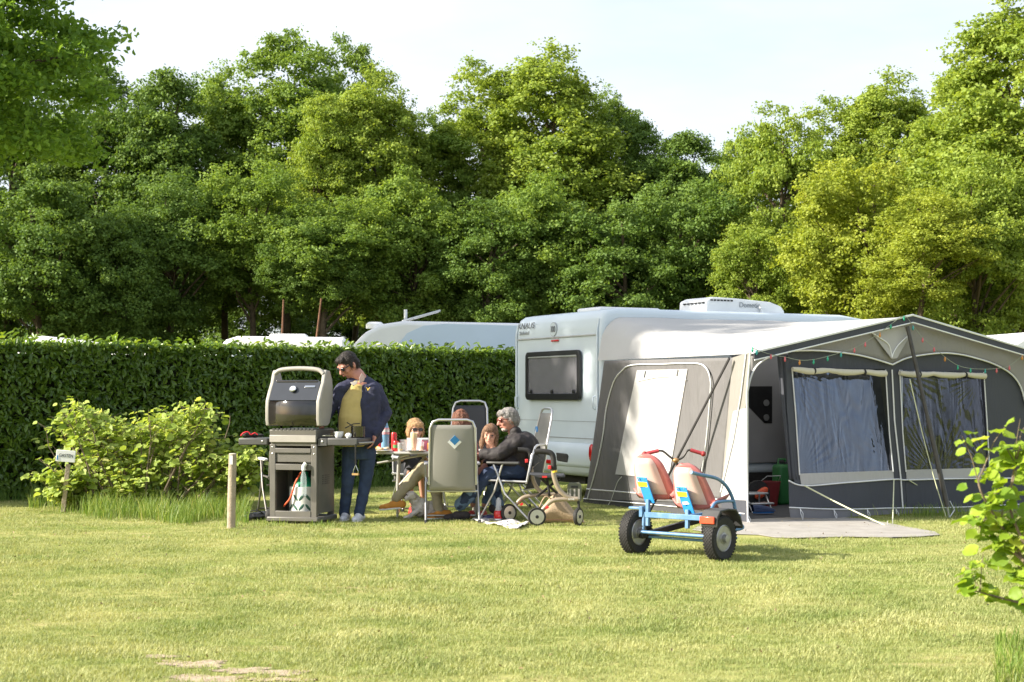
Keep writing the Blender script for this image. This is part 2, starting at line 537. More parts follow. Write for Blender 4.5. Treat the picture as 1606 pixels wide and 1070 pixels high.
# dead leaves and stalks lying in the turf
def litter():
    P2 = frustum_points(6.5, 19.0, lambda z: 5)
    C = np.stack([P2[:, 0], P2[:, 1], RNG.uniform(.015, .03, len(P2))], 1)
    V, F, A = leaf_cloud(C, np.tile(np.array([0, 0, 1.0]), (len(C), 1)), .030, .013, RNG.uniform(0, 1, len(C)), spread=.5)
    o = link('dead_leaves', np_mesh('dead_leaves', V, F, leaf_mat('dead_leaf', (.10, .06, .03), (.34, .25, .13), transl=.1), {'rnd': A}))
    props(o, 'small dead leaves and stalks scattered through the lawn', 'leaves', kind='stuff')
# ---- long grass
M_long = leaf_mat('long_grass_blade', (0.09, 0.18, 0.02), (0.27, 0.34, 0.08), transl=0.35, c3=(0.5, 0.45, 0.22), rough=0.5)
def long_grass(name, label, spots, mat_=M_long):
    """spots: (x, y, height) arrays"""
    V = []; F = []; A = []
    for (x, y, h) in spots:
        w = random.uniform(0.002, 0.0038); d = random.uniform(0, 2 * PI); l = random.uniform(0.08, 0.5) * h
        dx, dy = math.cos(d), math.sin(d); wa = random.uniform(0, PI); wx, wy = math.cos(wa) * w, math.sin(wa) * w
        b = len(V); q = random.random()
        V += [(x - wx, y - wy, 0), (x + wx, y + wy, 0)]
        for t, ww in ((0.4, 0.9), (0.75, 0.6)):
            V += [(x - wx * ww + dx * l * t * t, y - wy * ww + dy * l * t * t, h * t), (x + wx * ww + dx * l * t * t, y + wy * ww + dy * l * t * t, h * t)]
        V += [(x + dx * l, y + dy * l, h * 0.96)]
        F += [(b, b + 1, b + 3), (b, b + 3, b + 2), (b + 2, b + 3, b + 5), (b + 2, b + 5, b + 4), (b + 4, b + 5, b + 6)]
        A += [q] * 7
    o = link(name, np_mesh(name, V, F, mat_, {'rnd': A})); props(o, label, 'grass', kind='stuff')
def band(n, px0, px1, py0, py1, h0, h1):
    out = []
    for _ in range(n):
        px = random.uniform(px0, px1); py = random.uniform(py0, py1); g = G(px, py)
        k = 0.6 + 0.7 * mnoise.noise(Vector((g.x * 2.5, g.y * 2.5, 0.7)))
        out.append((g.x, g.y, random.uniform(h0, h1) * max(0.35, k + 0.35)))
    return out
sp = []
for _ in range(9000):
    t = random.random(); px = 45 + 345 * t
    edge = 800 + 22 * min(1, max(0, (px - 60) / 160)) + 4 * math.sin(px * .05)
    py = edge - abs(random.gauss(0, 16)) - random.random() * 8
    g = G(px, max(py, 768)); sp.append((g.x, g.y, random.uniform(0.12, 0.36) * (0.75 + 0.5 * mnoise.noise(Vector((g.x * 3, g.y * 3, 0))))))
long_grass('long_grass', 'tall uncut grass growing round the foot of the hazel bush', sp)

# ---- hedge
HL, HR = Vector((-9.0, 18.2, 0)), Vector((2.6, 25.9, 0))
hd = (HR - HL).normalized(); hn = Vector((hd.y, -hd.x, 0))       # hn points to the camera side
M_core = mat('dark_hedge_core', (0.018, 0.022, 0.008), 0.95, var=0.4, scale=6, bump=0.8, bscale=30)
M_laurel = leaf_mat('laurel_leaf', (0.065, 0.13, 0.018), (0.18, 0.28, 0.036), transl=0.34, c3=(0.34, 0.42, 0.05), rough=0.3, spec=0.5)
def leaf_cloud(C, Nrm, L, Wd, rnd, fold=0.25, spread=0.7, up=0.0, shape='diamond', rg=RNG):
    """one leaf per centre: C (n,3), Nrm (n,3) preferred facing; returns verts, faces, rnd"""
    n = len(C)
    nr = Nrm + rg.normal(0, spread, (n, 3)); nr /= np.linalg.norm(nr, axis=1, keepdims=True) + 1e-9
    d = rg.normal(0, 1, (n, 3)); d[:, 2] += up
    d -= nr * np.sum(d * nr, 1, keepdims=True); d /= np.linalg.norm(d, axis=1, keepdims=True) + 1e-9
    s = np.cross(nr, d)
    Ls = (L * rg.uniform(0.65, 1.25, n))[:, None]; Ws = (Wd * rg.uniform(0.7, 1.2, n))[:, None]
    if shape == 'diamond':
        v = np.stack([C - d * Ls * .5, C + s * Ws * .5 + nr * Ws * fold, C + d * Ls * .5, C - s * Ws * .5 + nr * Ws * fold], 1)
        F = np.arange(n * 4).reshape(n, 4)
        return v.reshape(-1, 3), F, np.repeat(rnd, 4)
    if shape == 'fold':       # two triangles pairs: 6 vertices, keel down the middle
        v = np.stack([C - d * Ls * .5, C - d * Ls * .12 + s * Ws * .5 + nr * Ws * fold, C + d * Ls * .25 + s * Ws * .38 + nr * Ws * fold,
                      C + d * Ls * .5 - nr * Ls * .12, C + d * Ls * .25 - s * Ws * .38 + nr * Ws * fold, C - d * Ls * .12 - s * Ws * .5 + nr * Ws * fold], 1)
        b = (np.arange(n) * 6)[:, None]
        F = np.concatenate([b + np.array([[0, 1, 2, 3]]), b + np.array([[0, 3, 4, 5]])], 0)
        return v.reshape(-1, 3), F, np.repeat(rnd, 6)

litter()
hedge = thing('hedge', 'long clipped dark green laurel hedge behind the picnic table', 'hedge', tuple((HL + HR) / 2))
hL = (HR - HL).length; HT = 2.05; HD = 1.0
mb = MB()
def hwave(u, z): return 0.05 * mnoise.noise(Vector((u * 1.2, z * 1.5, 0)))
def hp(u, off, z): p = HL + hd * u - hn * off; return Vector((p.x, p.y, z))
mb.prism([hp(0, .12, 0), hp(hL, .12, 0), hp(hL, HD, 0), hp(0, HD, 0)], (0, 0, HT - .14))  # opaque near-black box filling the hedge behind its leaves
mb.build('dark_core', M_core, hedge, world=True)
def hedge_leaves():
    nf, ntp = 30000, 11000
    u = RNG.uniform(0, hL, nf); z = RNG.uniform(0.02, 1, nf) ** 0.9 * HT; off = np.abs(RNG.normal(0, 0.055, nf))
    wv = np.array([0.09 * mnoise.noise(Vector((a * 1.5, b * 1.8, 0))) + 0.05 * mnoise.noise(Vector((a * 6, b * 6, 5))) for a, b in zip(u, z)])
    hln = np.array(HL); d = np.array(hd); n = np.array(hn)
    C1 = hln + d * u[:, None] - n * (off - 0.02 + wv)[:, None]; C1[:, 2] = z
    N1 = np.tile(n, (nf, 1)) * 0.7 + np.array([0, 0, 0.35])
    u2 = RNG.uniform(0, hL, ntp); o2 = RNG.uniform(0, HD, ntp)
    wt = np.array([0.05 * mnoise.noise(Vector((a * 1.2, b * 2, 9))) + 0.045 * mnoise.noise(Vector((a * 7, b * 7, 5))) for a, b in zip(u2, o2)])
    sp = (RNG.uniform(0, 1, ntp) < 0.13) * RNG.uniform(0, 0.14, ntp)
    C2 = hln + d * u2[:, None] - n * o2[:, None]; C2[:, 2] = HT - 0.05 + wt + RNG.uniform(-0.05, 0.05, ntp) + sp
    N2 = np.tile(np.array([0, 0, 1.0]), (ntp, 1)) + np.array([-0.3, -0.3, 0])
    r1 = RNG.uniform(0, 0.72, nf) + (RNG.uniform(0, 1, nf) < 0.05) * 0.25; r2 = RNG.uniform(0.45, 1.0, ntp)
    C = np.concatenate([C1, C2]); Nn = np.concatenate([N1, N2]); rr = np.concatenate([r1, r2])
    return leaf_cloud(C, Nn, 0.115, 0.046, rr, fold=0.2, spread=0.62, up=1.1, shape='fold')
V, F, A = hedge_leaves()
V = V - np.array(hedge.location)
o = link('foliage', np_mesh('foliage', V, F, M_laurel, {'rnd': A}), hedge); o['kind'] = 'stuff'
# rough grass along the hedge foot
sp = []
for _ in range(5200):
    u = random.uniform(1.5, hL); off = -abs(random.gauss(0.05, .22)); p = HL + hd * u - hn * off
    sp.append((p.x, p.y, random.uniform(.1, .34) * (0.8 + .5 * mnoise.noise(Vector((u * 2, off, 0))))))
M_long2 = leaf_mat('shaded_grass_blade', (0.05, 0.12, 0.016), (0.14, 0.22, 0.04), transl=0.3, rough=0.5)  # darker copy of the long grass, hedge shade put into its colour
long_grass('long_grass', 'rough grass tinted dark for hedge shade, growing along the foot of the laurel hedge', sp, M_long2)
# ================================================================== TREES
M_bark = mat('oak_bark', (0.10, 0.075, 0.05), 0.95, var=0.35, scale=5, bump=1.0, bscale=14)
M_pbark = mat('pine_bark', (0.17, 0.085, 0.05), 0.9, var=0.3, scale=5, bump=0.9, bscale=12)
LM = {
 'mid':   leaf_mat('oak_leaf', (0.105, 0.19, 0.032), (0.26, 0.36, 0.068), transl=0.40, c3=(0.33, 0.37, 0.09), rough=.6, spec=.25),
 'dark':  leaf_mat('dark_and_shaded_oak_leaf', (0.078, 0.15, 0.030), (0.19, 0.285, 0.058), transl=0.36, rough=.6, spec=.25),  # also puts wood shade into low, back and undergrowth foliage
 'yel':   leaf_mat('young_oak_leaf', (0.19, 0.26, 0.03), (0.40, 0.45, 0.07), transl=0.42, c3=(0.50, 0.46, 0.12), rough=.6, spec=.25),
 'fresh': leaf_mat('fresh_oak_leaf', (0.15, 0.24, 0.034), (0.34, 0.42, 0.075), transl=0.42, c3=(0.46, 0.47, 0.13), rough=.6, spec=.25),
 'near':  leaf_mat('near_oak_leaf', (0.095, 0.195, 0.028), (0.23, 0.36, 0.055), transl=0.45, rough=.6, spec=.25),
}
def crown_proto(seed, nb, nt, nl, RX, RZ, leaf=0.135, taper=0.0):
    """one crown: boughs near the surface, leaf tufts on each bough, leaves in each tuft"""
    rg = np.random.default_rng(seed)
    d = rg.normal(0, 1, (nb, 3)); d /= np.linalg.norm(d, axis=1, keepdims=True)
    rr = rg.uniform(0.12, 1, nb) ** 0.36
    c = d * rr[:, None]
    lob = 1 + 0.42 * np.array([mnoise.noise(Vector((x * 1.9, y * 1.9, z * 2.6 + seed))) for x, y, z in d])
    c *= lob[:, None]
    tz = (c[:, 2] + 1) / 2
    c[:, 0] *= 1 - taper * np.clip(tz, 0, 1); c[:, 1] *= 1 - taper * np.clip(tz, 0, 1)
    B = c * np.array([RX * .86, RX * .86, RZ * .93])
    outv = d.copy(); outv[:, 2] += 0.5
    outv /= np.linalg.norm(outv, axis=1, keepdims=True)
    bs = rg.uniform(0.40, 1.05, nb)
    td = rg.normal(0, 1, (nb, nt, 3)); td[:, :, 2] = td[:, :, 2] * .85 + .25
    td += outv[:, None, :] * 0.5
    td /= np.linalg.norm(td, axis=2, keepdims=True)
    T = B[:, None, :] + td * (bs[:, None, None] * rg.uniform(0.45, 1.15, (nb, nt, 1))) * np.array([1, 1, 0.8])
    tn = td.reshape(-1, 3); T = T.reshape(-1, 3)
    cr = np.repeat(rg.uniform(0, 0.35, nb), nt) + rg.uniform(0, .15, nb * nt)
    n = len(T); ts = rg.uniform(.6, 1.35, n)
    ld = rg.normal(0, 1, (n, nl, 3)) * np.array([0.13, 0.13, 0.09]) * ts[:, None, None]
    Lc = (T[:, None, :] + ld).reshape(-1, 3)
    Ln = np.repeat(tn, nl, 0) * 0.75 + np.array([0, 0, 0.45])
    rnd = np.clip(np.repeat(cr, nl) + rg.uniform(0, 0.52, len(Lc)), 0, 1)
    V, F, A = leaf_cloud(Lc, Ln, leaf, leaf * .75, rnd, fold=0.18, spread=0.8, rg=rg)
    return np_mesh('crown', V, F, LM['mid'], {'rnd': A}), B
def trunk_proto(seed, B, r=0.2):
    """stem and limbs in the crown's own space: z = 0 is the crown centre, the foot goes well down"""
    rd = random.Random(seed); mb = MB()
    pts = []; x = y = 0
    for k in range(10):
        z = -13 + k * 1.75
        if z > -8: x += rd.uniform(-.2, .2); y += rd.uniform(-.2, .2)
        pts.append(Vector((x, y, z)))
    rs = [r * (1.2 - 0.105 * k) for k in range(10)]
    mb.tube(pts, rs, 8)
    idx = list(range(len(B))); rd.shuffle(idx)
    for i in idx[:18]:
        e = Vector(B[i]) * .93
        z0 = max(-5.5, min(2.2, e.z - rd.uniform(.8, 2.6))); k = (z0 + 13) / 1.75; k0 = min(8, int(k)); s = pts[k0].lerp(pts[k0 + 1], k - k0)
        m1 = s.lerp(e, .45) + Vector((rd.uniform(-.3, .3), rd.uniform(-.3, .3), rd.uniform(-.1, .35)))
        mb.tube([s, m1, e], [r * .42, r * .25, .02], 5, cap=False)
    o = mb.build('trunk', M_bark, smooth=60); me = o.data; bpy.data.objects.remove(o)
    return me
PROTO = []          # (crown, trunk, radius, half height)
for sd, nb, nt, nl, RX, RZ, tp in ((1, 185, 20, 24, 3.0, 6.0, .30), (2, 170, 20, 25, 3.0, 6.0, .12), (3, 190, 19, 24, 3.0, 6.0, .42),
                                   (4, 115, 20, 24, 3.2, 3.7, .20), (5, 105, 21, 25, 3.2, 3.7, .0), (6, 120, 20, 24, 3.2, 3.7, .3)):
    cm, B = crown_proto(sd, nb, nt, nl, RX, RZ, taper=tp)
    PROTO.append((cm, trunk_proto(sd, B), RX, RZ))

def tree(px, ytop, depth, wpx, ybot, lm, proto, rot, label, group='trees of the wood behind the campsite', name='oak_tree', cat='tree'):
    """px: crown centre; ytop, ybot: rows of crown top and bottom in the picture; wpx: crown width"""
    s = FOC / depth
    X = (px - CX) / s; zt = CAM_H + (HY - ytop) / s; zb = CAM_H + (HY - ybot) / s
    t = thing(name, label, cat, (X, depth, 0), 0, group)
    rad = wpx / s / 2
    hz = (zt - zb) / 2
    k_ = proto % 3 + (0 if hz / rad > 1.55 else 3)
    cm, tm, RX, RZ = PROTO[k_]
    c = link('crown', cm, t)
    c.location = (0, 0, (zt + zb) / 2); c.scale = (rad / RX, rad / RX, hz / RZ); c.rotation_euler = (0, 0, rot)
    c.material_slots[0].link = 'OBJECT'; c.material_slots[0].material = LM[lm]
    k = link('trunk', tm, t)
    k.location = c.location; k.scale = c.scale; k.rotation_euler = (0, 0, rot)
    return t

KT = {'mid': 'leafy mid-green oak', 'dark': 'dark green oak', 'yel': 'bright yellow-green young-leaved oak', 'fresh': 'fresh light green oak'}
TREES = [
 # px, ytop, depth, width, ybot, leaf, proto, place in words
 (20, 120, 62, 260, 560, 'dark', 0, 'at the far left, behind the near oak boughs'),
 (165, 90, 60, 230, 520, 'dark', 1, 'second from the left, above the left hedge end'),
 (262, 88, 58, 200, 545, 'dark', 2, 'with rounded top just right of the near boughs'),
 (352, 92, 61, 180, 470, 'mid', 3, 'with an airy see-through top above the grill'),
 (450, 38, 60, 210, 430, 'mid', 4, 'tallest of the left half of the wood, above the standing man'),
 (560, 55, 62, 150, 420, 'mid', 1, 'with a narrow top just right of the tallest left tree'),
 (590, 98, 55, 190, 470, 'fresh', 3, 'above the far caravan with the roof hatch'),
 (508, 130, 54, 150, 440, 'fresh', 2, 'with lit yellowish boughs in front of the tallest left tree'),
 (672, 165, 57, 170, 500, 'mid', 0, 'in the skyline dip left of the central crown'),
 (770, 95, 58, 190, 470, 'fresh', 4, 'forming the left shoulder of the big central crown'),
 (868, 58, 57, 250, 450, 'fresh', 0, 'forming the big central crown above the caravan rear'),
 (950, 130, 60, 170, 480, 'mid', 3, 'on the right slope of the big central crown'),
 (1010, 178, 58, 150, 500, 'dark', 1, 'with knobbly top above the caravan skylight'),
 (1078, 190, 56, 170, 510, 'dark', 2, 'above the rooftop air conditioner'),
 (1150, 205, 64, 120, 470, 'mid', 4, 'low in the skyline notch between the dark and the sunny trees'),
 (1215, 178, 50, 200, 515, 'fresh', 3, 'leftmost of the sunny trees at the right'),
 (1330, 150, 53, 180, 480, 'fresh', 1, 'rising behind the yellow tree, left of its top'),
 (1400, 100, 52, 200, 460, 'fresh', 0, 'tall and airy behind the yellow tree'),
 (1352, 245, 44, 240, 540, 'yel', 4, 'bushy and yellowest, above the awning peak'),
 (1500, 90, 48, 220, 500, 'fresh', 2, 'second from the right edge of the picture'),
 (1600, -40, 45, 300, 530, 'fresh', 3, 'tallest of all, cut by the right edge'),
 (1540, 250, 42, 220, 560, 'fresh', 0, 'low in front of the tall right-hand pair'),
]
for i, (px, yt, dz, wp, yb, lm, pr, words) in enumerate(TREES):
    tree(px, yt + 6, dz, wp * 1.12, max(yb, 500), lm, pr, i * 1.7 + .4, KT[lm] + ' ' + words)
LOW = [  # left low crowns wear darker leaves for their neighbours' shade
 (70, 330, 47, 210, 560, 'dark', 2, 'low and shaded under the near oak branch'),
 (190, 380, 48, 170, 575, 'dark', 3, 'with drooping lower boughs left of the grill'),
 (280, 330, 50, 190, 520, 'dark', 0, 'low, with dim boughs straight left above the grill lid'),
 (400, 300, 50, 170, 480, 'mid', 1, 'low, above the white roof of the low far caravan'),
 (520, 350, 49, 190, 500, 'mid', 4, 'low, above the sloping nose of the far caravan'),
 (640, 330, 50, 190, 545, 'mid', 2, 'low, above the far caravan roof hatch'),
 (760, 370, 49, 170, 530, 'dark', 0, 'low and dim, left of the caravan roof edge'),
 (850, 330, 50, 190, 560, 'mid', 3, 'low, over the rear roof corner of the caravan'),
 (960, 360, 49, 200, 575, 'dark', 4, 'low, over the caravan roof skylight'),
 (1070, 330, 50, 190, 560, 'dark', 1, 'low and dark, left of the rooftop air conditioner'),
 (1180, 395, 46, 130, 545, 'fresh', 2, 'small and sunny right behind the air conditioner'),
 (1460, 350, 41, 180, 480, 'yel', 3, 'small and yellowish right of the awning peak'),
]
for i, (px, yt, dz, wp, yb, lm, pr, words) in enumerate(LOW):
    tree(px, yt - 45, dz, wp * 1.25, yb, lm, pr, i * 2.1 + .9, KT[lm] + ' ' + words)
# back rows: crowns close the wood, dark leaves carry its inner shade
BK = [(x, 300 + (x * 37) % 60) for x in range(-40, 1700, 110)]
BW = ['dark oak of the back row at the far left edge', 'dark back row oak behind the slanting thin stem', 'dark back row oak behind the left end of the hedge',
      'dark back row oak behind the hazel bush side of the hedge', 'dark back row oak seen in the gap left of the grill', 'dark back row oak behind the grill lid',
      'dark back row oak behind the slanting red stem', 'dark back row oak behind the far caravan roof hatch', 'dark back row oak behind the caravan rear corner',
      'dark back row oak behind the roof skylight', 'dark back row oak behind the big central crown', 'dark back row oak in the gap left of the sunny trees',
      'dark back row oak behind the first sunny tree', 'dark back row oak behind the yellow tree', 'dark back row oak behind the awning peak',
      'dark back row oak near the right edge', 'dark back row oak at the very right edge']
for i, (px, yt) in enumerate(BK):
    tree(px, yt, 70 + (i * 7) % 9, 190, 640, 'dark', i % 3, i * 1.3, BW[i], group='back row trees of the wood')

for i, (px, yt, dz) in enumerate(((-130, 60, 50), (-330, 40, 56), (-560, 60, 47), (-820, 50, 52), (-1080, 60, 46))):
    tree(px, yt, dz, 300, 540, 'dark', i % 3, i * 1.9, ['dark oak just outside the left edge', 'second dark oak outside the left edge', 'third dark oak outside the left edge', 'fourth dark oak outside the left edge', 'farthest dark oak outside the left edge'][i] + ' of the picture')

# bare stems one can see in the gap under the crowns
def stem(px, py0, depth, top_py, lean, r, m, label):
    s = FOC / depth; X = (px - CX) / s; h = CAM_H + (HY - top_py) / s
    t = thing('pine_tree', label, 'tree', (X, depth, 0), 0, 'bare lower stems in the dark wood edge')
    mb = MB(); mb.tube([(0, 0, 0), (lean * .3, 0, h * .35), (lean * .7, 0, h * .7), (lean, 0, h)], [r, r * .9, r * .75, r * .5], 8)
    mb.build('trunk', m, t, smooth=60)
    cm = PROTO[3 + int(px) % 3][0]
    c = link('crown', cm, t); c.location = (lean, 2.0, h + 1.2); c.scale = (.45, .45, .4)
    c.material_slots[0].link = 'OBJECT'; c.material_slots[0].material = LM['dark']
for a in [(437, 600, 46.5, 470, .15, .05, M_pbark, 'slim reddish pine stem left of the standing man, over the hedge'),
          (478, 600, 46.2, 468, .5, .05, M_pbark, 'slanting reddish pine stem above the standing man'),
          ]:
    stem(*a)

# undergrowth closing the wood edge at the foot
def undergrowth():
    n = 26000
    x = RNG.uniform(-30, 30, n); y = 42 + RNG.uniform(0, 18, n); 
    h = np.array([1.5 + 1.6 * mnoise.noise(Vector((a * .35, b * .35, 2))) for a, b in zip(x, y)])
    z = RNG.uniform(0, 1, n) ** .7 * np.clip(h, .4, 3.2)
    C = np.stack([x, y, z], 1); Nn = np.tile(np.array([-.3, -.6, .6]), (n, 1))
    V, F, A = leaf_cloud(C, Nn, .22, .16, RNG.uniform(0, .8, n), spread=.6)
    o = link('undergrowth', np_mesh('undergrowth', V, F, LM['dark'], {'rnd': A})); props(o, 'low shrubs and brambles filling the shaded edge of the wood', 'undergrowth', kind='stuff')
undergrowth()

# ---- near oak: bigger lobed leaves, crown reaching in at the top left
def oak_big(name, label, loc, crown_c, rad, hz, nb, nt, nl, leaf, lm, seed, tr=.3, thin=1.0):
    rg = np.random.default_rng(seed)
    t = thing(name, label, 'tree', (loc[0], loc[1], 0))
    cc = np.array(crown_c) - np.array([loc[0], loc[1], 0])
    d = rg.normal(0, 1, (nb, 3)); d /= np.linalg.norm(d, axis=1, keepdims=True)
    B = d * (rg.uniform(.15, 1, nb) ** .45)[:, None] * np.array([rad, rad, hz]) * .88
    td = rg.normal(0, 1, (nb, nt, 3)); td[:, :, 2] = td[:, :, 2] * .45
    td /= np.linalg.norm(td, axis=2, keepdims=True)
    T = (B[:, None, :] + td * rg.uniform(.25, 1.0, (nb, nt, 1)) * rad * .22 * np.array([1, 1, .6])).reshape(-1, 3)
    n = len(T)
    Lc = (T[:, None, :] + rg.normal(0, 1, (n, nl, 3)) * np.array([.16, .16, .08])).reshape(-1, 3) + cc
    Ln = np.tile(np.array([-.15, -.35, .8]), (len(Lc), 1))
    V, F, A = leaf_cloud(Lc, Ln, leaf, leaf * .6, np.clip(np.repeat(rg.uniform(0, .4, n), nl) + rg.uniform(0, .6, len(Lc)), 0, 1), fold=.15, spread=.8, shape='fold', rg=rg)
    link('crown', np_mesh('crown', V, F, LM[lm], {'rnd': A}), t)
    mb = MB(); h = crown_c[2]
    mb.tube([(0, 0, 0), (.1, 0, h * .4), (-.05, .1, h * .8), (0, 0, h + hz * .5)], [tr * 1.3, tr, tr * .75, tr * .3], 12)
    for i in range(0, nb, max(1, nb // 34)):
        e = Vector(B[i]) + Vector(cc); s = Vector((0, 0, min(max(e.z - 1.2, h * .4), h + .3)))
        m1 = s.lerp(e, .5) + Vector((0, 0, .35))
        mb.tube([s, m1, e], [tr * .3, tr * .18, .012], 5, cap=False)
    mb.build('trunk', M_bark, t, smooth=60)
    return t
oak_big('oak_tree', 'near oak tree with boughs filling the top left corner', (-10.4, 25.3), (-9.35, 25.0, 7.4), 3.2, 3.4, 105, 18, 26, .125, 'near', 21)
# ================================================================== CARAVAN AND AWNING
ANG = math.atan2(.459, .889)
FA = Frame(2.51, 16.30, ANG)                  # awning frame: origin front left corner, x along the front, y back to the caravan
co = FA.w((.2, 3.42, 0))
FC = Frame(co.x, co.y, ANG)                   # caravan frame: origin rear near corner, x along its length, y to its far side
CL, CW = 5.15, 2.34

M_cwhite = mat('caravan_white_shade_blue', (0.62, 0.70, 0.76), 0.32, var=0.03, scale=3, dirt=(0.5, 0.52, 0.5), dscale=1.5, damt=.18, coat=.3)  # blue of skylit shade mixed into the white
M_croof = mat('caravan_roof_white', (0.78, 0.79, 0.80), 0.4, var=0.04, scale=4, dirt=(.55, .55, .5), dscale=2, damt=.25)
M_trim = mat('aluminium_trim', (0.6, 0.61, 0.62), 0.35, metal=.8, var=.05)
M_black = mat('black_plastic', (0.018, 0.018, 0.02), 0.35, var=.2, scale=20)
M_rub = mat('black_rubber', (0.022, 0.021, 0.02), 0.75, var=.25, scale=40, bump=.2, bscale=90)
M_red = mat('red_lens', (0.55, 0.01, 0.012), 0.15, var=.1, coat=.6)
M_blind = mat('grey_window_blind', (0.34, 0.335, 0.36), 0.75, var=.1, scale=8)
M_glassdark = mat('tinted_window_glass', (0.22, 0.22, 0.24), 0.05, var=.02, alpha=.35, spec=.7)
M_txt = mat('grey_lettering', (0.20, 0.21, 0.23), 0.5, var=.05)
M_txt2 = mat('pale_grey_lettering', (0.33, 0.35, 0.37), 0.5, var=.05)

def text(name, s, parent, loc, size, rot, m, ext=0.001, align='CENTER', sx=1.0, shear=0.0):
    cu = bpy.data.curves.new(name, 'FONT'); cu.body = s; cu.size = size; cu.extrude = ext; cu.align_x = align; cu.align_y = 'CENTER'; cu.shear = shear
    tmp = bpy.data.objects.new('tmp', cu); COL.objects.link(tmp)
    dg = bpy.context.evaluated_depsgraph_get(); dg.update()
    me = bpy.data.meshes.new_from_object(tmp.evaluated_get(dg)); bpy.data.objects.remove(tmp)
    me.name = name; me.materials.clear(); me.materials.append(m)
    o = link(name, me, parent); o.location = loc; o.rotation_euler = rot; o.scale = (sx, 1, 1)
    return o
# the rear wall looks along -x of the frame: text there reads with +y to the left
ROT_REAR = (R(90), 0, R(-90))

car = thing('caravan', 'white touring caravan with grey rear window, behind the picnic table and the awning', 'caravan', tuple(FC.o), ANG)
# side profile, x along the length, z up; rear at x = 0
prof = [(0.03, .30), (-.03, .42), (-.035, .62), (0, .74), (0.0, 1.0), (0.0, 1.9), (.004, 2.2), (.02, 2.33), (.06, 2.405), (.13, 2.45), (.28, 2.475), (3.9, 2.475), (4.35, 2.42), (4.75, 2.2), (5.0, 1.7), (CL, 1.1), (CL, .5), (CL - .1, .30)]
mb = MB()
mb.prism([(x, 0, z) for x, z in prof], (0, CW, 0))
body = mb.build('body', M_cwhite, car, bevel=.07, segs=4)
# trim line at the rear and slightly proud rear cap edge
yl = lambda px: FC.hit(px, 600, 0, 0.0).y
zl = lambda px, py: FC.hit(px, py, 0, 0.0).z
mb = MB(); mb.box((.004, CW / 2, 2.135), (.035, CW - .16, .022)); mb.build('rear_trim', M_trim, car, bevel=.004)
for y in (.058, CW - .058):
    mb = MB(); mb.tube([(-.012, y, .36), (-.012, y, 2.2), (.02, y, 2.34)], .014, 6); mb.build('corner_trim', M_cwhite, car, smooth=60)
mb = MB(); mb.box((-.001, CW / 2, .80), (.006, CW - .2, .012)); mb.build('panel_seam', M_txt2, car)
mb = MB(); mb.box((-.001, CW / 2, 1.02), (.006, CW - .2, .006)); mb.build('panel_seam', M_txt2, car)
# bumper swelling and light units
mb = MB(); mb.prism([(-.055, .1, .44), (-.075, .1, .55), (-.06, .1, .66), (0, .1, .75), (0, .1, .40)], (0, CW - .2, 0)); mb.build('bumper', M_cwhite, car, bevel=.03, segs=3)
for y in (.12, CW - .12):
    mb = MB(); mb.ell((-.055, y, .62), (.03, .06, .12), 14, 10); mb.build('tail_light', M_red, car, smooth=60)
mb = MB(); mb.box((-.075, CW / 2 + .05, .47), (.02, .13, .055)); mb.build('reflector', M_red, car, bevel=.008)
mb = MB(); mb.box((-.01, CW / 2, 2.09), (.025, .19, .028)); mb.build('brake_light', M_red, car, bevel=.008)
# rear window
p0 = FC.hit(829, 553, 0, 0); p1 = FC.hit(914, 628, 0, 0)
wy0, wy1, wz0, wz1 = p1.y, p0.y, p1.z, p0.z
def rrect(y0, y1, z0, z1, r, x, n=5):
    out = []
    for (cy, cz, a0) in ((y1 - r, z1 - r, 0), (y0 + r, z1 - r, 90), (y0 + r, z0 + r, 180), (y1 - r, z0 + r, 270)):
        for k in range(n + 1):
            a = R(a0 + 90 * k / n); out.append((x, cy + r * math.cos(a), cz + r * math.sin(a)))
    return out
win = None
mb = MB()
outer = rrect(wy0, wy1, wz0, wz1, .07, -.02); inner = rrect(wy0 + .07, wy1 - .06, wz0 + .09, wz1 - .06, .04, -.02)
n = len(outer)
def ring(mb, o_, i_, dx):
    o2 = [(x + dx, y, z) for x, y, z in o_]; i2 = [(x + dx, y, z) for x, y, z in i_]; n = len(o_)
    vs = list(o_) + list(i_) + o2 + i2; fs = []
    for k in range(n):
        q = (k + 1) % n
        fs += [(k, q, n + q, n + k), (2 * n + k, 3 * n + k, 3 * n + q, 2 * n + q), (k, 2 * n + k, 2 * n + q, q), (n + k, n + q, 3 * n + q, 3 * n + k)]
    mb.add(vs, fs)
ring(mb, outer, inner, -.035)
win = mb.build('window', M_black, car, bevel=.006)
win['label'] = 'black framed rear window with closed grey blind'
mb = MB(); mb.prism(rrect(wy0 + .05, wy1 - .05, wz0 + .06, wz1 - .05, .05, -.024), (-.004, 0, 0)); mb.build('blind', M_blind, win)
mb = MB(); mb.prism(rrect(wy0 + .06, wy1 - .06, wz0 + .08, wz1 - .06, .05, -.036), (-.004, 0, 0)); mb.build('pane', M_glassdark, win)
mb = MB(); mb.box((-.043, (wy0 + wy1) / 2, wz1 - .075), (.012, wy1 - wy0 - .1, .022)); mb.build('blind_rail', M_trim, win, bevel=.004)
for k in range(3):
    mb = MB(); mb.box((-.05, wy0 + .16 + k * (wy1 - wy0 - .32) / 2, wz0 + .115), (.02, .05, .05)); mb.build('latch', M_black, win, bevel=.008)
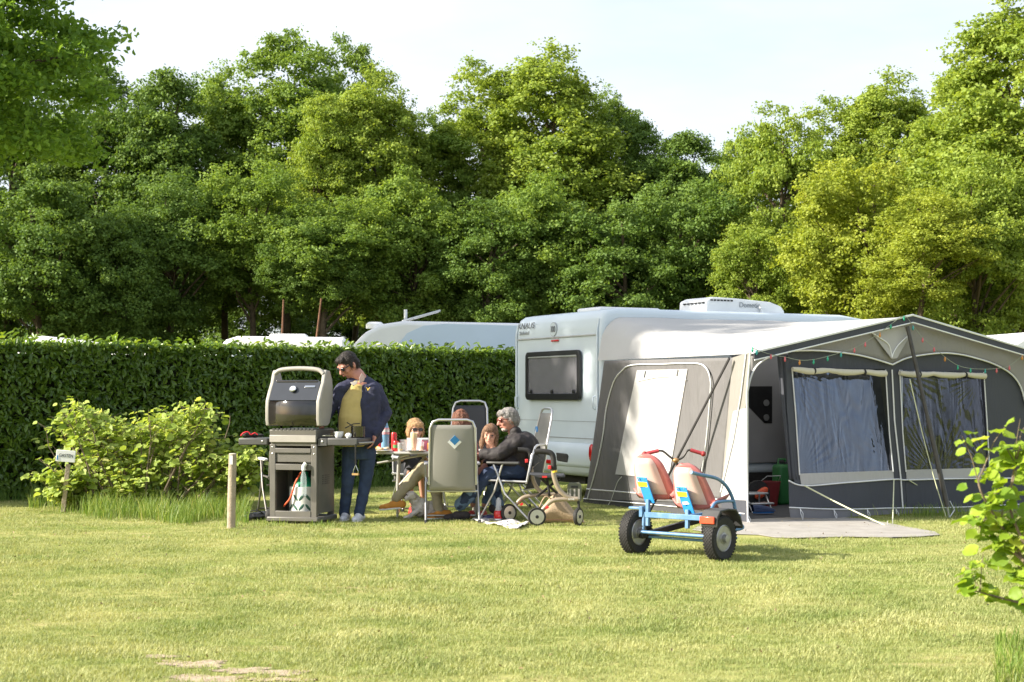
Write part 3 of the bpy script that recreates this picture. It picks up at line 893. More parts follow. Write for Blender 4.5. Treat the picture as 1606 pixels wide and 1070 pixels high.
# lettering
pk = FC.hit(829, 512, 0, 0.04); text('lettering', 'KNAUS', car, (-.004, pk.y, pk.z), .115, ROT_REAR, M_txt, .003, shear=.25, sx=1.3)
pk = FC.hit(824, 523, 0, 0.02); text('lettering', 'Südwind', car, (-.004, pk.y, pk.z), .07, ROT_REAR, M_txt2, .003, shear=.25, sx=1.2)
pk = FC.hit(871, 517, 0, 0.03)
text('lettering', '100', car, (-.010, pk.y, pk.z), .12, ROT_REAR, M_txt, .004, sx=.75)
mb = MB(); mb.lathe((.02, pk.y, pk.z), [(.088, 0), (.088, .026)], 28, M=Matrix.Rotation(R(-90), 3, 'Y')); mb.build('speed_sticker', M_cwhite, car)
mb = MB(); mb.lathe((.02, pk.y, pk.z), [(.096, 0), (.096, .023)], 28, M=Matrix.Rotation(R(-90), 3, 'Y')); mb.build('sticker_rim', M_txt2, car)
# small side marker + grab handles
for y in (.1, CW - .1):
    mb = MB(); mb.tube([(-.01, y, 1.18), (-.05, y, 1.2), (-.05, y, 1.33), (-.01, y, 1.35)], .011, 6); mb.build('grab_handle', M_cwhite, car, smooth=60)
# roof hatch and air conditioner
mb = MB(); mb.box((.85, .95, 2.50), (.95, .62, .06)); mb.build('roof_hatch', M_croof, car, bevel=.03, segs=3)
ac = thing('air_conditioner', 'white rounded air conditioner box sitting on the caravan roof', 'air conditioner', tuple(FC.w((0, 0, 0))), ANG)
pa = FC.hit(1104, 482, 1, .55); pb = FC.hit(1224, 482, 1, .55)
ax0, ax1 = pa.x, pb.x
mb = MB()
mb.prism([(ax0, .5, 2.478), (ax1 + .03, .5, 2.478), (ax1 + .04, .5, 2.53), (ax1 - .02, .5, 2.60), (ax1 - .2, .5, 2.655), (ax0 + .5, .5, 2.69), (ax0 + .12, .5, 2.70), (ax0 + .02, .5, 2.66)], (0, .68, 0))
mb.build('housing', M_croof, ac, bevel=.035, segs=3)
for k in range(7):
    mb = MB(); mb.box((ax0 + .09 + k * .055, .497, 2.655), (.038, .012, .02)); mb.build('vent', M_black, ac)
for k in range(6):
    mb = MB(); mb.box((ax0 + .005, .58 + k * .09, 2.62), (.02, .05, .018)); mb.build('vent', M_black, ac)
text('lettering', '⊡ Dometic'.replace('⊡ ', ''), ac, (ax0 + .72, .492, 2.60), .10, (R(90), 0, 0), M_txt2, .004)
mb = MB(); mb.box((ax0 + .9, .46, 2.52), (.03, .03, .1)); mb.box((ax0 + .9, .46, 2.57), (.08, .05, .02)); mb.build('aerial_foot', M_croof, ac)
# chassis, wheel and the side seen through the awning
mb = MB(); mb.box((2.5, CW / 2, .25), (4.6, .9, .12)); mb.build('chassis', M_rub, car)
for y in (.12, CW - .12):
    mb = MB(); mb.lathe((2.6, y, .32), [(.19, -.1), (.3, -.1), (.325, -.05), (.325, .05), (.3, .1), (.19, .1)], 24, M=Matrix.Rotation(R(90), 3, 'X')); w_ = mb.build('wheel', M_rub, car, smooth=40)
    mb = MB(); mb.lathe((2.6, y, .32), [(.03, -.08), (.19, -.09), (.19, .09), (.03, .08)], 20, M=Matrix.Rotation(R(90), 3, 'X')); mb.build('rim', M_trim, w_, smooth=40)
for k, (x0, x1, z0, z1) in enumerate(((1.9, 2.75, 1.15, 1.75), (3.4, 4.3, 1.15, 1.75))):
    mb = MB(); mb.box(((x0 + x1) / 2, -.012, (z0 + z1) / 2), (x1 - x0, .03, z1 - z0)); f = mb.build('window', M_black, car, bevel=.01)
    mb = MB(); mb.box(((x0 + x1) / 2, -.032, (z0 + z1) / 2), (x1 - x0 - .1, .006, z1 - z0 - .1)); mb.build('pane', M_blind, f)
# entry door with the dark organiser hanging on it, seen in the awning opening
dp = FC.hit(1172, 600, 1, -.02); dq = FC.hit(1211, 726, 1, -.02)
M_panel = mat('shade_darkened_panel', (0.27, 0.27, 0.28), .5, var=.05, scale=3)  # grey darkened to carry the shade inside the awning
mb = MB(); mb.box(((dp.x + dq.x) / 2, -.03, (1.95 + dq.z) / 2), (dq.x - dp.x + .5, .03, 1.95 - dq.z)); dr = mb.build('door', M_panel, car, bevel=.03, segs=3)
q = FC.hit(1232, 668, 1, -.01)
mb = MB(); mb.box((q.x + .12, -.012, q.z), (.75, .02, .2)); mb.build('side_band', M_blind, car)
text('lettering', 'Südwind', car, (q.x + .05, -.026, q.z), .13, (R(90), 0, 0), M_croof, .002, shear=.2)

# ------------------------------------------------------------------ awning
def canvas(name, col, transl=.12, rough=.85, fold=.35, dirt=None, var=.04):
    m, nt, N, L, out = new_mat(name)
    tc = N.new('ShaderNodeTexCoord')
    p = N.new('ShaderNodeBsdfPrincipled'); p.inputs['Roughness'].default_value = rough; p.inputs['Specular IOR Level'].default_value = .25
    no = N.new('ShaderNodeTexNoise'); no.inputs['Scale'].default_value = 2.2; no.inputs['Detail'].default_value = 7
    L.new(tc.outputs['Object'], no.inputs['Vector'])
    mr = N.new('ShaderNodeMapRange'); mr.inputs['To Min'].default_value = 1 - var * 2; mr.inputs['To Max'].default_value = 1 + var * 2; L.new(no.outputs['Fac'], mr.inputs['Value'])
    vm = N.new('ShaderNodeVectorMath'); vm.operation = 'SCALE'; vm.inputs[0].default_value = col; L.new(mr.outputs['Result'], vm.inputs['Scale'])
    L.new(vm.outputs['Vector'], p.inputs['Base Color'])
    mp = N.new('ShaderNodeMapping'); mp.inputs['Scale'].default_value = (2.2, 2.2, .55); L.new(tc.outputs['Object'], mp.inputs['Vector'])
    n2 = N.new('ShaderNodeTexNoise'); n2.inputs['Scale'].default_value = 1.8; n2.inputs['Detail'].default_value = 3; n2.inputs['Distortion'].default_value = .6; L.new(mp.outputs['Vector'], n2.inputs['Vector'])
    n3 = N.new('ShaderNodeTexNoise'); n3.inputs['Scale'].default_value = 420; L.new(tc.outputs['Object'], n3.inputs['Vector'])
    b1 = N.new('ShaderNodeBump'); b1.inputs['Strength'].default_value = fold; b1.inputs['Distance'].default_value = .12; L.new(n2.outputs['Fac'], b1.inputs['Height'])
    b2 = N.new('ShaderNodeBump'); b2.inputs['Strength'].default_value = .15; b2.inputs['Distance'].default_value = .002; L.new(n3.outputs['Fac'], b2.inputs['Height']); L.new(b1.outputs['Normal'], b2.inputs['Normal'])
    L.new(b2.outputs['Normal'], p.inputs['Normal'])
    tr = N.new('ShaderNodeBsdfTranslucent'); L.new(vm.outputs['Vector'], tr.inputs['Color'])
    ms = N.new('ShaderNodeMixShader'); ms.inputs['Fac'].default_value = transl
    L.new(p.outputs['BSDF'], ms.inputs[1]); L.new(tr.outputs['BSDF'], ms.inputs[2]); L.new(ms.outputs['Shader'], out.inputs['Surface'])
    return m
M_cvwhite = canvas('white_roof_canvas', (0.78, 0.77, 0.76), transl=.46, fold=.25)
M_cvgrey = canvas('light_grey_canvas', (0.44, 0.43, 0.43), transl=.06, fold=.3)
M_cvtaupe = canvas('taupe_canvas', (0.27, 0.26, 0.255), transl=.05)
M_cvleg = canvas('beige_grey_canvas', (0.27, 0.255, 0.235), transl=.05)
M_cvside = canvas('warm_grey_side_canvas', (0.15, 0.146, 0.148), transl=.03, fold=.6)
M_cvside2 = canvas('dark_grey_skirt_canvas', (0.085, 0.085, 0.092), transl=.02)
M_cvdark = canvas('anthracite_canvas', (0.072, 0.076, 0.092), transl=.02)
M_cvmid = canvas('mid_grey_skirt', (0.19, 0.19, 0.205), transl=.03)
M_pipe = mat('white_piping', (0.75, 0.76, 0.77), .5, var=.03)
M_pole = mat('dark_steel_pole', (0.07, 0.065, 0.06), .45, metal=.3, var=.2)
M_strap = mat('black_webbing', (0.03, 0.028, 0.028), .8, var=.2)

aw = thing('awning', 'large grey and white awning with gabled front and clear windows, fixed to the caravan side', 'awning', tuple(FA.o), ANG)
AWW = 4.36
def front(px, py, y=0.0): return FA.hit(px, py, 1, y)
EAVE, PEAK, PX_ = 1.80, 2.245, 2.18
BACKY = 3.42
def roof_front(u):      # height of the gable line at x = u * AWW
    x = u * AWW
    return EAVE + (PEAK - EAVE) * (1 - abs(x - PX_) / PX_)
def roof_back(u):
    x = u * AWW
    zt = 2.36
    e = min(x, AWW - x)
    if e < .38: return EAVE + (zt - EAVE) * math.sqrt(max(0, 1 - ((.38 - e) / .38) ** 2))
    return zt
def roof_pt(u, v):
    """v 0 at the front, 1 at the caravan; canvas sags a little between its poles"""
    xf = u * AWW; xb = .16 + u * (AWW - .2)
    zf, zb = roof_front(u), roof_back(u)
    k = v ** 1.15
    z = zf * (1 - k) + zb * k - .035 * math.sin(PI * v) * (1 - .5 * abs(2 * u - 1)) + .01 * mnoise.noise(Vector((u * 7, v * 5, 1)))
    y = -.10 + v * (BACKY - .005 + .10)
    if u <= 0.0001: z = EAVE
    return Vector((xf * (1 - v) + xb * v, y, z))
mb = MB(); mb.grid(lambda u, v: roof_pt(u ** 1.0, v), 64, 30)
mb.build('roof', M_cvwhite, aw, smooth=180)
# roof edge fascia: dark band with white piping top and bottom, along the gable
def fascia():
    mbk, mp = MB(), MB()
    for s0, s1 in ((0.0, .5), (.5, 1.0)):
        n = 14; top = []; bot = []
        for k in range(n + 1):
            u = s0 + (s1 - s0) * k / n; x = u * AWW; z = roof_front(u)
            top.append(Vector((x, -.115, z + .012))); bot.append(Vector((x, -.118, z - .068)))
        vs = top + bot; fs = [(k, k + 1, n + 2 + k, n + 1 + k) for k in range(n)]
        mbk.add(vs, fs)
        mp.tube([p + Vector((0, -.006, .004)) for p in top], .012, 6); mp.tube([p + Vector((0, -.006, 0)) for p in bot], .008, 6)
    mbk.build('fascia', M_cvdark, aw, solid=.006); mp.build('fascia_piping', M_pipe, aw, smooth=60)
fascia()

def panel(name, pxs, m, y=0.0, parent=None, t=.004, sub=0):
    mb = MB(); P = [front(px, py, y) for px, py in pxs]
    for p in P: p.y = y
    mb.prism(P, (0, t, 0))
    return mb.build(name, m, parent or aw)
def piping(name, pxs, y=-.012, r=.009, parent=None, sm=True, m=None):
    P = [front(px, py, y) for px, py in pxs]
    if sm: P = spline(P, 5)
    mb = MB(); mb.tube(P, r, 6); return mb.build(name, m or M_pipe, parent or aw, smooth=60)
ARCH_L = [(1171, 640), (1172, 617), (1178, 591), (1187, 574), (1203, 562), (1222, 555), (1239, 551), (1283, 550), (1334, 555), (1367, 562), (1400, 572)]
ARCH_R = [(1400, 572), (1419, 563), (1440, 558), (1476, 554), (1505, 556), (1531, 562), (1556, 570), (1578, 581), (1592, 593), (1602, 610), (1610, 640)]
# gable cloth above the arches
gtop = []
for u in (0, .1, .2, .3, .4, .5, .6, .7, .8, .9, 1.0):
    gtop.append(Vector((u * AWW, -.02, roof_front(u) - .03)))
PL = [front(px, py, -.02) for px, py in ARCH_L + ARCH_R[1:]]
mb = MB()
nA = 60
def arch_z(x):
    for a, b in zip(PL, PL[1:]):
        if a.x <= x <= b.x and b.x > a.x: return a.z + (b.z - a.z) * (x - a.x) / (b.x - a.x)
    return PL[0].z if x < PL[0].x else PL[-1].z
def gab(u, v):
    x = .02 + u * (AWW - .04); zt = roof_front(x / AWW) - .03; zb = min(zt - .01, arch_z(x))
    z = zt + (zb - zt) * v
    return Vector((x, -.02 - .02 * math.sin(PI * v) * (.5 + .5 * math.sin(x * 9)) - .012 * mnoise.noise(Vector((x * 4, z * 2, 0))), z))
mb.grid(gab, 120, 6); mb.build('gable_cloth', M_cvtaupe, aw, smooth=180, solid=.004)
piping('arch_piping', ARCH_L, -.05, .010); piping('arch_piping', ARCH_R, -.05, .010)
# gathered fold under the peak
fold = MB()
fold.prism([front(1366, 520, -.06), front(1418, 512, -.06), front(1425, 530, -.06), front(1407, 562, -.075), front(1399, 563, -.075)], (0, .01, 0))
fold.build('gathered_fold', M_cvgrey, aw)
piping('fold_piping', [(1364, 520), (1380, 530), (1394, 541), (1399, 560)], -.075, .007)
piping('fold_piping', [(1424, 527), (1410, 540), (1402, 552), (1399, 561)], -.08, .007)
# left corner leg of the gable (lit strip beside the opening)
# (the lit strip at the front edge of the side wall is built with the side wall)
# front wall: left window section, centre post, right window section, right wing
def section(pl_outer, m): return panel('front_wall', pl_outer, m, 0.0)
top_y = lambda px: 549
hdr = [(1238, 556), (1283, 545), (1334, 550), (1400, 565), (1476, 548), (1540, 560), (1606, 596), (1612, 590), (1612, 560), (1476, 540), (1400, 540), (1283, 540), (1236, 550)]
hdrm = MB()
# header strip between the arch and the windows (window tops at row 577)
panel('header', [(1236, 549), (1400, 553), (1612, 556), (1612, 592), (1544, 590), (1544, 584), (1411, 580), (1393, 579), (1243, 577), (1236, 577)], M_cvdark, .004)
panel('centre_post_cloth', [(1389, 579), (1411, 580), (1424, 803), (1400, 805)], M_cvdark, .002)
panel('right_wing', [(1543, 584), (1613, 592), (1618, 796), (1552, 796)], M_cvdark, .003)
panel('side_strip', [(1233, 560), (1243, 577), (1255, 745), (1256, 760), (1246, 757), (1234, 640)], M_cvdark, .001)
# light hem strips and dark skirts under the windows
panel('hem_strip', [(1254, 743), (1401, 738), (1402, 752), (1257, 761)], M_cvgrey, -.004)
panel('hem_strip', [(1421, 737), (1552, 734), (1560, 748), (1422, 752)], M_cvgrey, -.004)
panel('skirt', [(1237, 754), (1257, 761), (1402, 752), (1404, 796), (1238, 796)], M_cvdark, -.002)
panel('skirt', [(1420, 752), (1618, 750), (1620, 790), (1423, 797)], M_cvdark, -.002)
panel('mud_flap', [(1238, 797), (1404, 797), (1405, 806), (1300, 813), (1240, 812)], M_cvmid, -.006)
panel('mud_flap', [(1405, 797), (1620, 791), (1621, 801), (1405, 806)], M_cvmid, -.006)
piping('skirt_piping', [(1237, 754), (1262, 762), (1330, 757), (1402, 752), (1425, 753), (1500, 751), (1618, 750)], -.012, .009)
piping('bottom_piping', [(1238, 796), (1320, 799), (1404, 797), (1500, 796), (1620, 790)], -.012, .008)
piping('post_piping', [(1399, 580), (1403, 660), (1413, 752), (1416, 797)], -.012, .009, sm=False)
piping('post_piping', [(1389, 580), (1395, 680), (1401, 740)], -.012, .007, sm=False)
piping('post_piping', [(1411, 580), (1416, 680), (1421, 740)], -.012, .007, sm=False)
piping('window_piping', [(1242, 577), (1248, 650), (1254, 745)], -.012, .007, sm=False)
piping('window_piping', [(1543, 584), (1548, 660), (1552, 735)], -.012, .007, sm=False)

def film_material(name, seed, ax, mul=.42, add=.07):
    """clear pvc film: see-through, creased, glossy"""
    m, nt, N, L, out = new_mat(name)
    tc = N.new('ShaderNodeTexCoord')
    mp = N.new('ShaderNodeMapping'); mp.inputs['Scale'].default_value = ax; mp.inputs['Location'].default_value = (seed, 0, seed)
    L.new(tc.outputs['Object'], mp.inputs['Vector'])
    no = N.new('ShaderNodeTexNoise'); no.inputs['Scale'].default_value = 1.7; no.inputs['Detail'].default_value = 1.5; no.inputs['Distortion'].default_value = 1.6
    L.new(mp.outputs['Vector'], no.inputs['Vector'])
    bp = N.new('ShaderNodeBump'); bp.inputs['Strength'].default_value = .7; bp.inputs['Distance'].default_value = .03; L.new(no.outputs['Fac'], bp.inputs['Height'])
    gl = N.new('ShaderNodeBsdfGlossy'); gl.inputs['Roughness'].default_value = .06; gl.inputs['Color'].default_value = (.62, .68, .85, 1); L.new(bp.outputs['Normal'], gl.inputs['Normal'])  # gloss colour tints the reflections blue
    tr = N.new('ShaderNodeBsdfTransparent'); tr.inputs['Color'].default_value = (.76, .79, .86, 1)
    fr = N.new('ShaderNodeLayerWeight'); fr.inputs['Blend'].default_value = .5; L.new(bp.outputs['Normal'], fr.inputs['Normal'])
    pw = N.new('ShaderNodeMath'); pw.operation = 'POWER'; pw.inputs[1].default_value = 1.0; L.new(fr.outputs['Facing'], pw.inputs[0])
    ma = N.new('ShaderNodeMath'); ma.operation = 'MULTIPLY_ADD'; ma.inputs[1].default_value = mul; ma.inputs[2].default_value = add; ma.use_clamp = True; L.new(pw.outputs[0], ma.inputs[0])
    ms = N.new('ShaderNodeMixShader'); L.new(ma.outputs[0], ms.inputs['Fac']); L.new(tr.outputs[0], ms.inputs[1]); L.new(gl.outputs[0], ms.inputs[2])
    L.new(ms.outputs[0], out.inputs['Surface'])
    return m
M_film1 = film_material('clear_window_film', 1.0, (3.2, 1, .8))
M_film2 = film_material('clear_window_film_creased', 4.0, (3.4, 1, .9), .34, .0)
def film(name, c, m, seed, fan, tilt=.02):
    """c: four pixel corners (tl, tr, br, bl). Real creases fan out from the corners."""
    P = [front(px, py, .008) for px, py in c]
    def fn(u, v):
        a = P[0].lerp(P[1], u); b = P[3].lerp(P[2], u); p = a.lerp(b, v)
        e = min(1, 6 * min(u, 1 - u)) * min(1, 6 * min(v, 1 - v))
        w = 0
        for (fu, fv, k, amp) in fan:
            du, dv = (u - fu) * 1.1, (v - fv)
            r = math.hypot(du, dv); an = math.atan2(dv, du)
            w += .9 * amp * math.sin(an * k * 1.7 + 5 * mnoise.noise(Vector((an * 3, r, seed)))) * math.exp(-(r / .42) ** 2) * min(1, r * 6) 
        w += .006 * mnoise.noise(Vector((u * 6, v * 2, seed)))
        return Vector((p.x, p.y + e * w + tilt * (1 - v), p.z))
    mb = MB(); mb.grid(fn, 110, 80); return mb.build(name, m, aw, smooth=180)
f1 = film('window', [(1243, 577), (1389, 579), (1401, 740), (1254, 745)], M_film1, 1.0, [(-.02, 1.0, 30, .0042), (0, 0.02, 26, .003), (1.02, .9, 22, .0012)], .12)  # top leaned inward so this film mirrors more sky
f2 = film('window', [(1411, 580), (1543, 584), (1552, 736), (1421, 739)], M_film2, 2.0, [(1.02, .02, 30, .003), (.35, 1.05, 34, .0055), (0, 0, 22, .0025), (1.0, 1.0, 24, .003)])
# rolled blinds tied above each window
M_roll = canvas('rolled_cream_blind', (0.62, 0.58, 0.48), transl=.1)
def roll(pa, pb, seed):
    a, b = front(*pa, -.05), front(*pb, -.05); n = 26; pts = []; rs = []
    for k in range(n + 1):
        t = k / n; p = a.lerp(b, t)
        sag = -.016 * abs(math.sin(t * PI * 2.6)) + .006 * mnoise.noise(Vector((t * 8, seed, 0)))
        pts.append(p + Vector((0, 0, sag))); rs.append(.024 + .012 * abs(math.sin(t * PI * 2.6)) + .004 * mnoise.noise(Vector((t * 14, seed, 3))))
    mb = MB(); mb.tube(pts, rs, 10); o = mb.build('rolled_blind', M_roll, aw, smooth=60)
    for t in (.22, .76):
        p = a.lerp(b, t) + Vector((0, 0, -.012))
        mb = MB(); mb.lathe(p, [(.038, -.01), (.040, 0), (.038, .01)], 12, M=Matrix.Rotation(R(90), 3, 'Y')); mb.build('tie_strap', M_strap, o)
roll((1243, 579), (1389, 584), 1.0); roll((1411, 585), (1545, 588), 2.0)

# side wall (faces the barbecue): leans in a little towards its top
AWB = FA.i @ G(915, 788)
A0 = Vector((0.0, 0, 0)); B0 = Vector((AWB.x, AWB.y, 0))
ET = front(1146, 561, 0.0); BT = Vector((.17, BACKY - .02, EAVE))
ET.z = EAVE
sn = (B0 - A0).cross(ET - A0).normalized()
if sn.x > 0: sn = -sn
camL = FA.i @ Vector((0, 0, CAM_H))
def side(px, py, off=0.0):
    o_ = A0 + sn * off
    p = FA.i @ W(px, py, 10.0); d = p - camL
    t = (o_ - camL).dot(sn) / d.dot(sn)
    return camL + d * t
def spanel(name, pxs, m, off, t=.004, parent=None):
    mb = MB(); mb.prism([side(px, py, off) for px, py in pxs], tuple(-sn * t)); return mb.build(name, m, parent or aw)
def spipe(name, pxs, off=.012, r=.009, sm=True, m=None, parent=None):
    P = [side(px, py, off) for px, py in pxs]
    if sm: P = spline(P, 5)
    mb = MB(); mb.tube(P, r, 6); return mb.build(name, m or M_pipe, parent or aw, smooth=60)
tl, tr_ = (948, 566), (1152, 561)
def sidegrid(c, name, m, nu=50, nv=40, off=0.0, amp=.02):
    """bilinear canvas sheet from four pixel corners on the side plane, with soft folds"""
    P = [side(px, py, off) for px, py in c]
    def fn(u, v):
        a = P[0].lerp(P[1], u); b = P[3].lerp(P[2], u); p = a.lerp(b, v)
        e = min(1, 10 * min(u, 1 - u)) * min(1, 8 * min(v, 1 - v))
        w = amp * e * (mnoise.noise(Vector((u * 7 + v * 1.5, v * 1.6, 3))) + .5 * mnoise.noise(Vector((u * 16, v * 3, 5)))) - e * amp * .4
        return p + sn * w
    mb = MB(); mb.grid(fn, nu, nv); return mb.build(name, m, aw, smooth=180, solid=.003)
sidegrid([tl, tr_, (1131, 783), (920, 768)], 'side_wall', M_cvside, amp=.012)
spanel('side_skirt', [(919, 768), (1133, 785), (1171, 821), (1040, 803), (914, 789)], M_cvside2, .004)
spipe('skirt_piping', [(920, 767), (1132, 784)], .012, .009, sm=False)
spipe('bottom_piping', [(915, 782), (1040, 793), (1168, 806)], .012, .007, sm=False)
# door panel outlined by a white zip, its upper field is white window cover
dr_ = spanel('side_door', [(921, 783), (944, 700), (951, 640), (962, 600), (982, 576), (1010, 571), (1098, 570), (1112, 584), (1114, 610), (1107, 690), (1097, 760), (1094, 788)], M_cvside, .016, t=.003)
spipe('zip', [(921, 783), (936, 730), (946, 680), (951, 640), (962, 600), (974, 583), (990, 573), (1040, 571), (1090, 570), (1107, 577), (1114, 595), (1114, 620), (1108, 690), (1100, 745), (1094, 790)], .024, .009)
spanel('window_cover', [(999, 581), (1078, 579), (1064, 660), (1048, 752), (965, 744), (986, 640)], M_cvwhite, .026, t=.003)
spipe('cover_tape', [(1000, 598), (1040, 591), (1076, 596)], .034, .004)
for a, b in (((1012, 582), (1010, 592)), ((1063, 580), (1061, 590))):
    spipe('toggle', [a, b], .034, .006, sm=False, m=M_txt)
spipe('tie_cord', [(948, 800), (958, 785), (968, 757), (975, 748)], .03, .004)
spanel('corner_strip', [(1149, 561), (1177, 552), (1172, 617), (1169, 640), (1150, 645), (1141, 700), (1131, 770)], M_cvleg, .012, t=.003)
spanel('corner_strip', [(1150, 645), (1169, 640), (1171, 700), (1172, 785), (1131, 783), (1131, 770), (1141, 700)], M_cvwhite, .013, t=.003)
spanel('corner_skirt', [(1131, 783), (1172, 785), (1173, 820), (1133, 817)], M_cvdark, .014, t=.003)
spipe('corner_piping', [(1177, 552), (1171.5, 617), (1171.5, 700), (1172.5, 785), (1173, 820)], .02, .009, sm=False)
spipe('corner_piping', [(1170, 555), (1162, 620), (1150, 690), (1130, 772)], .022, .007, sm=False)
# side pole strap from the eave corner to the ground and its twin pole inside the front edge
def rope(name, a, b, r, m, parent=aw, sag=0.0):
    a, b = Vector(a), Vector(b); P = [a.lerp(b, t / 8) + Vector((0, 0, -sag * math.sin(PI * t / 8))) for t in range(9)]
    mb = MB(); mb.tube(P, r, 6); return mb.build(name, m, parent, smooth=60)
ec = front(1144, 562, -.06); gs = FA.i @ G(1016, 808)
rope('storm_strap', ec, Vector((gs.x, gs.y, 0.0)), .014, M_strap)
mb = MB(); mb.lathe((gs.x, gs.y, .05), [(.012, -.1), (.012, .05)], 8); mb.build('tent_peg', M_trim, aw)
# front storm pole from the peak down to the grass, with its rope and rubber
pk_ = front(1423, 512, -.13); pg = FA.i @ G(1486, 812)
mb = MB(); d = (Vector((pg.x, pg.y, .12)) - pk_)
mb.tube([pk_, pk_ + d * .55], .022, 8); mb.tube([pk_ + d * .52, pk_ + d], .028, 8)
mb.build('storm_pole', M_pole, aw, smooth=60)
mb = MB(); mb.tube([pk_ + d, Vector((pg.x + .02, pg.y, .0))], .012, 6); mb.tube([pk_ + d * .97 + Vector((.05, 0, 0)), (pg.x + .10, pg.y, .08), (pg.x + .03, pg.y, .0)], .008, 6); mb.build('pole_foot', M_trim, aw)
M_rope = mat('pale_guy_rope', (0.62, 0.64, 0.42), .7, var=.1)
def grope(pa, pg_, r=.006, y=-.05, sag=0.01):
    a = front(*pa, y); g = FA.i @ G(*pg_); rope('guy_rope', a, (g.x, g.y, 0), r, M_rope, sag=sag)
    mb = MB(); mb.lathe((g.x, g.y, 0), [(.006, -.1), (.006, .06)], 6); mb.build('tent_peg', M_trim, aw)
grope((1262, 762), (1392, 826), .008, -.04); grope((1402, 752), (1400, 822), .006, -.04); grope((1425, 753), (1512, 801), .006, -.04)
rope('guy_rope', front(1427, 595, -.14), FA.i @ G(1484, 812), .006, M_rope, sag=.08)
for px, py in ((1255, 798), (1308, 800), (1360, 799), (1405, 798), (1172, 806)):
    a = front(px, py, -.02); mb = MB(); mb.tube([a, a + Vector((.015, -.03, -.05)), Vector((a.x, a.y - .05, .0)), a + Vector((-.015, -.03, -.05)), a], .004, 5); mb.build('peg_loop', M_pipe, aw)

# right hand side wall (in shade, behind the hazel) and inner ground sheet
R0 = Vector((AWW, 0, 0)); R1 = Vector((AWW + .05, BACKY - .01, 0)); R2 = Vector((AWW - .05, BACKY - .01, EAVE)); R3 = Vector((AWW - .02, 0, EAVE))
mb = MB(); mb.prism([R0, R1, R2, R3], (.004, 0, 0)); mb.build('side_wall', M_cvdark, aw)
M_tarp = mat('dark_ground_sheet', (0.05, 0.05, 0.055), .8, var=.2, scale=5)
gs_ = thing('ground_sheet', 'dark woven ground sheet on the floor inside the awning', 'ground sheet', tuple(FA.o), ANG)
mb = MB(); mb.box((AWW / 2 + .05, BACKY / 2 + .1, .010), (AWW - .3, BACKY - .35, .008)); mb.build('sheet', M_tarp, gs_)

mb = MB(); mb.box((3.45, 2.1, .9), (1.55, 1.5, 1.75)); mb.build('added_dark_box', mat('added_window_dark', (.035, .04, .035), .9, var=.2), aw, bevel=.05)  # added black box darkens the view through the right window
# curtain gathered beside the opening
crt = MB()
def curtain(u, v):
    top = front(1218 + 24 * u, 556, .03); bot = front(1237 + 16 * u, 752, .02)
    mid = front(1232 + 10 * u, 690, .03)
    p = top.lerp(mid, v / .7) if v < .7 else mid.lerp(bot, (v - .7) / .3)
    return p + Vector((0, .018 * math.sin(u * 22 + v * 3) - .01, 0))
crt.grid(curtain, 40, 20); crt.build('gathered_curtain', M_cvdark, aw, smooth=180, solid=.003)
# inner poles
for x in (.04, PX_, AWW - .05):
    mb = MB(); mb.tube([(x, .06, 0), (x, .06, roof_front(x / AWW) - .03)], .013, 8); mb.build('frame_pole', M_trim, aw, smooth=60)

# ---- string of small lights under the gable
sl = thing('string_lights', 'string of small coloured lights hanging along the awning gable', 'string lights', tuple(FA.o), ANG)
LP = [(1180, 549), (1187, 553), (1209, 560), (1231, 564), (1254, 569), (1276, 568), (1298, 563), (1319, 557), (1340, 550), (1357, 541), (1380, 526), (1397, 513), (1418, 500),
      (1432, 515), (1447, 534), (1465, 549), (1482, 564), (1502, 577), (1522, 582), (1545, 583), (1563, 582), (1583, 578), (1603, 562)]
M_wire = mat('green_wire', (0.25, 0.28, 0.22), .5)
P = [front(px, py - 4, -.14) for px, py in LP]
mb = MB(); mb.tube(spline(P, 4), .0035, 5); mb.build('wire', M_wire, sl)
BC = [mat('%s_bulb' % n, c, .25, var=.05, coat=.5) for n, c in (('green', (.02, .35, .2)), ('orange', (.6, .25, .04)), ('pink', (.6, .12, .14)), ('teal', (.03, .3, .28)))]
for k, p in enumerate(P):
    mb = MB(); q = Vector((p.x, p.y, p.z))
    mb.lathe(q, [(.004, .004), (.008, -.004), (.009, -.018)], 8); mb.lathe(q, [(.008, -.016), (.013, -.026), (.012, -.038), (.006, -.05), (0.001, -.054)], 8)
    mb.build('bulb', BC[(k * 7 + k // 3) % 4], sl, smooth=60)

# ---- grey mat on the grass in front of the opening
M_mat = mat('faded_grey_mat', (0.33, 0.31, 0.285), .95, var=.12, scale=5, bump=.4, bscale=200, dirt=(.2, .19, .13), dscale=4, damt=.35)
mt = thing('ground_mat', 'faded grey-brown mat lying on the grass before the awning opening', 'mat', (MATQ[0][0], MATQ[0][1], 0))
edge = [(1085, 832), (1128, 838), (1190, 840), (1215, 844), (1250, 846), (1330, 844), (1400, 845), (1442, 844), (1474, 841), (1466, 836), (1420, 828), (1390, 822), (1345, 815), (1312, 812), (1300, 808), (1240, 808), (1180, 805), (1130, 808)]
P = [G(px, py) for px, py in edge]
mb = MB(); mb.prism([p + Vector((0, 0, .012 if 3 < i < 13 else .006)) for i, p in enumerate(P)], (0, 0, .004)); mb.build('mat_cloth', M_mat, mt, world=True)

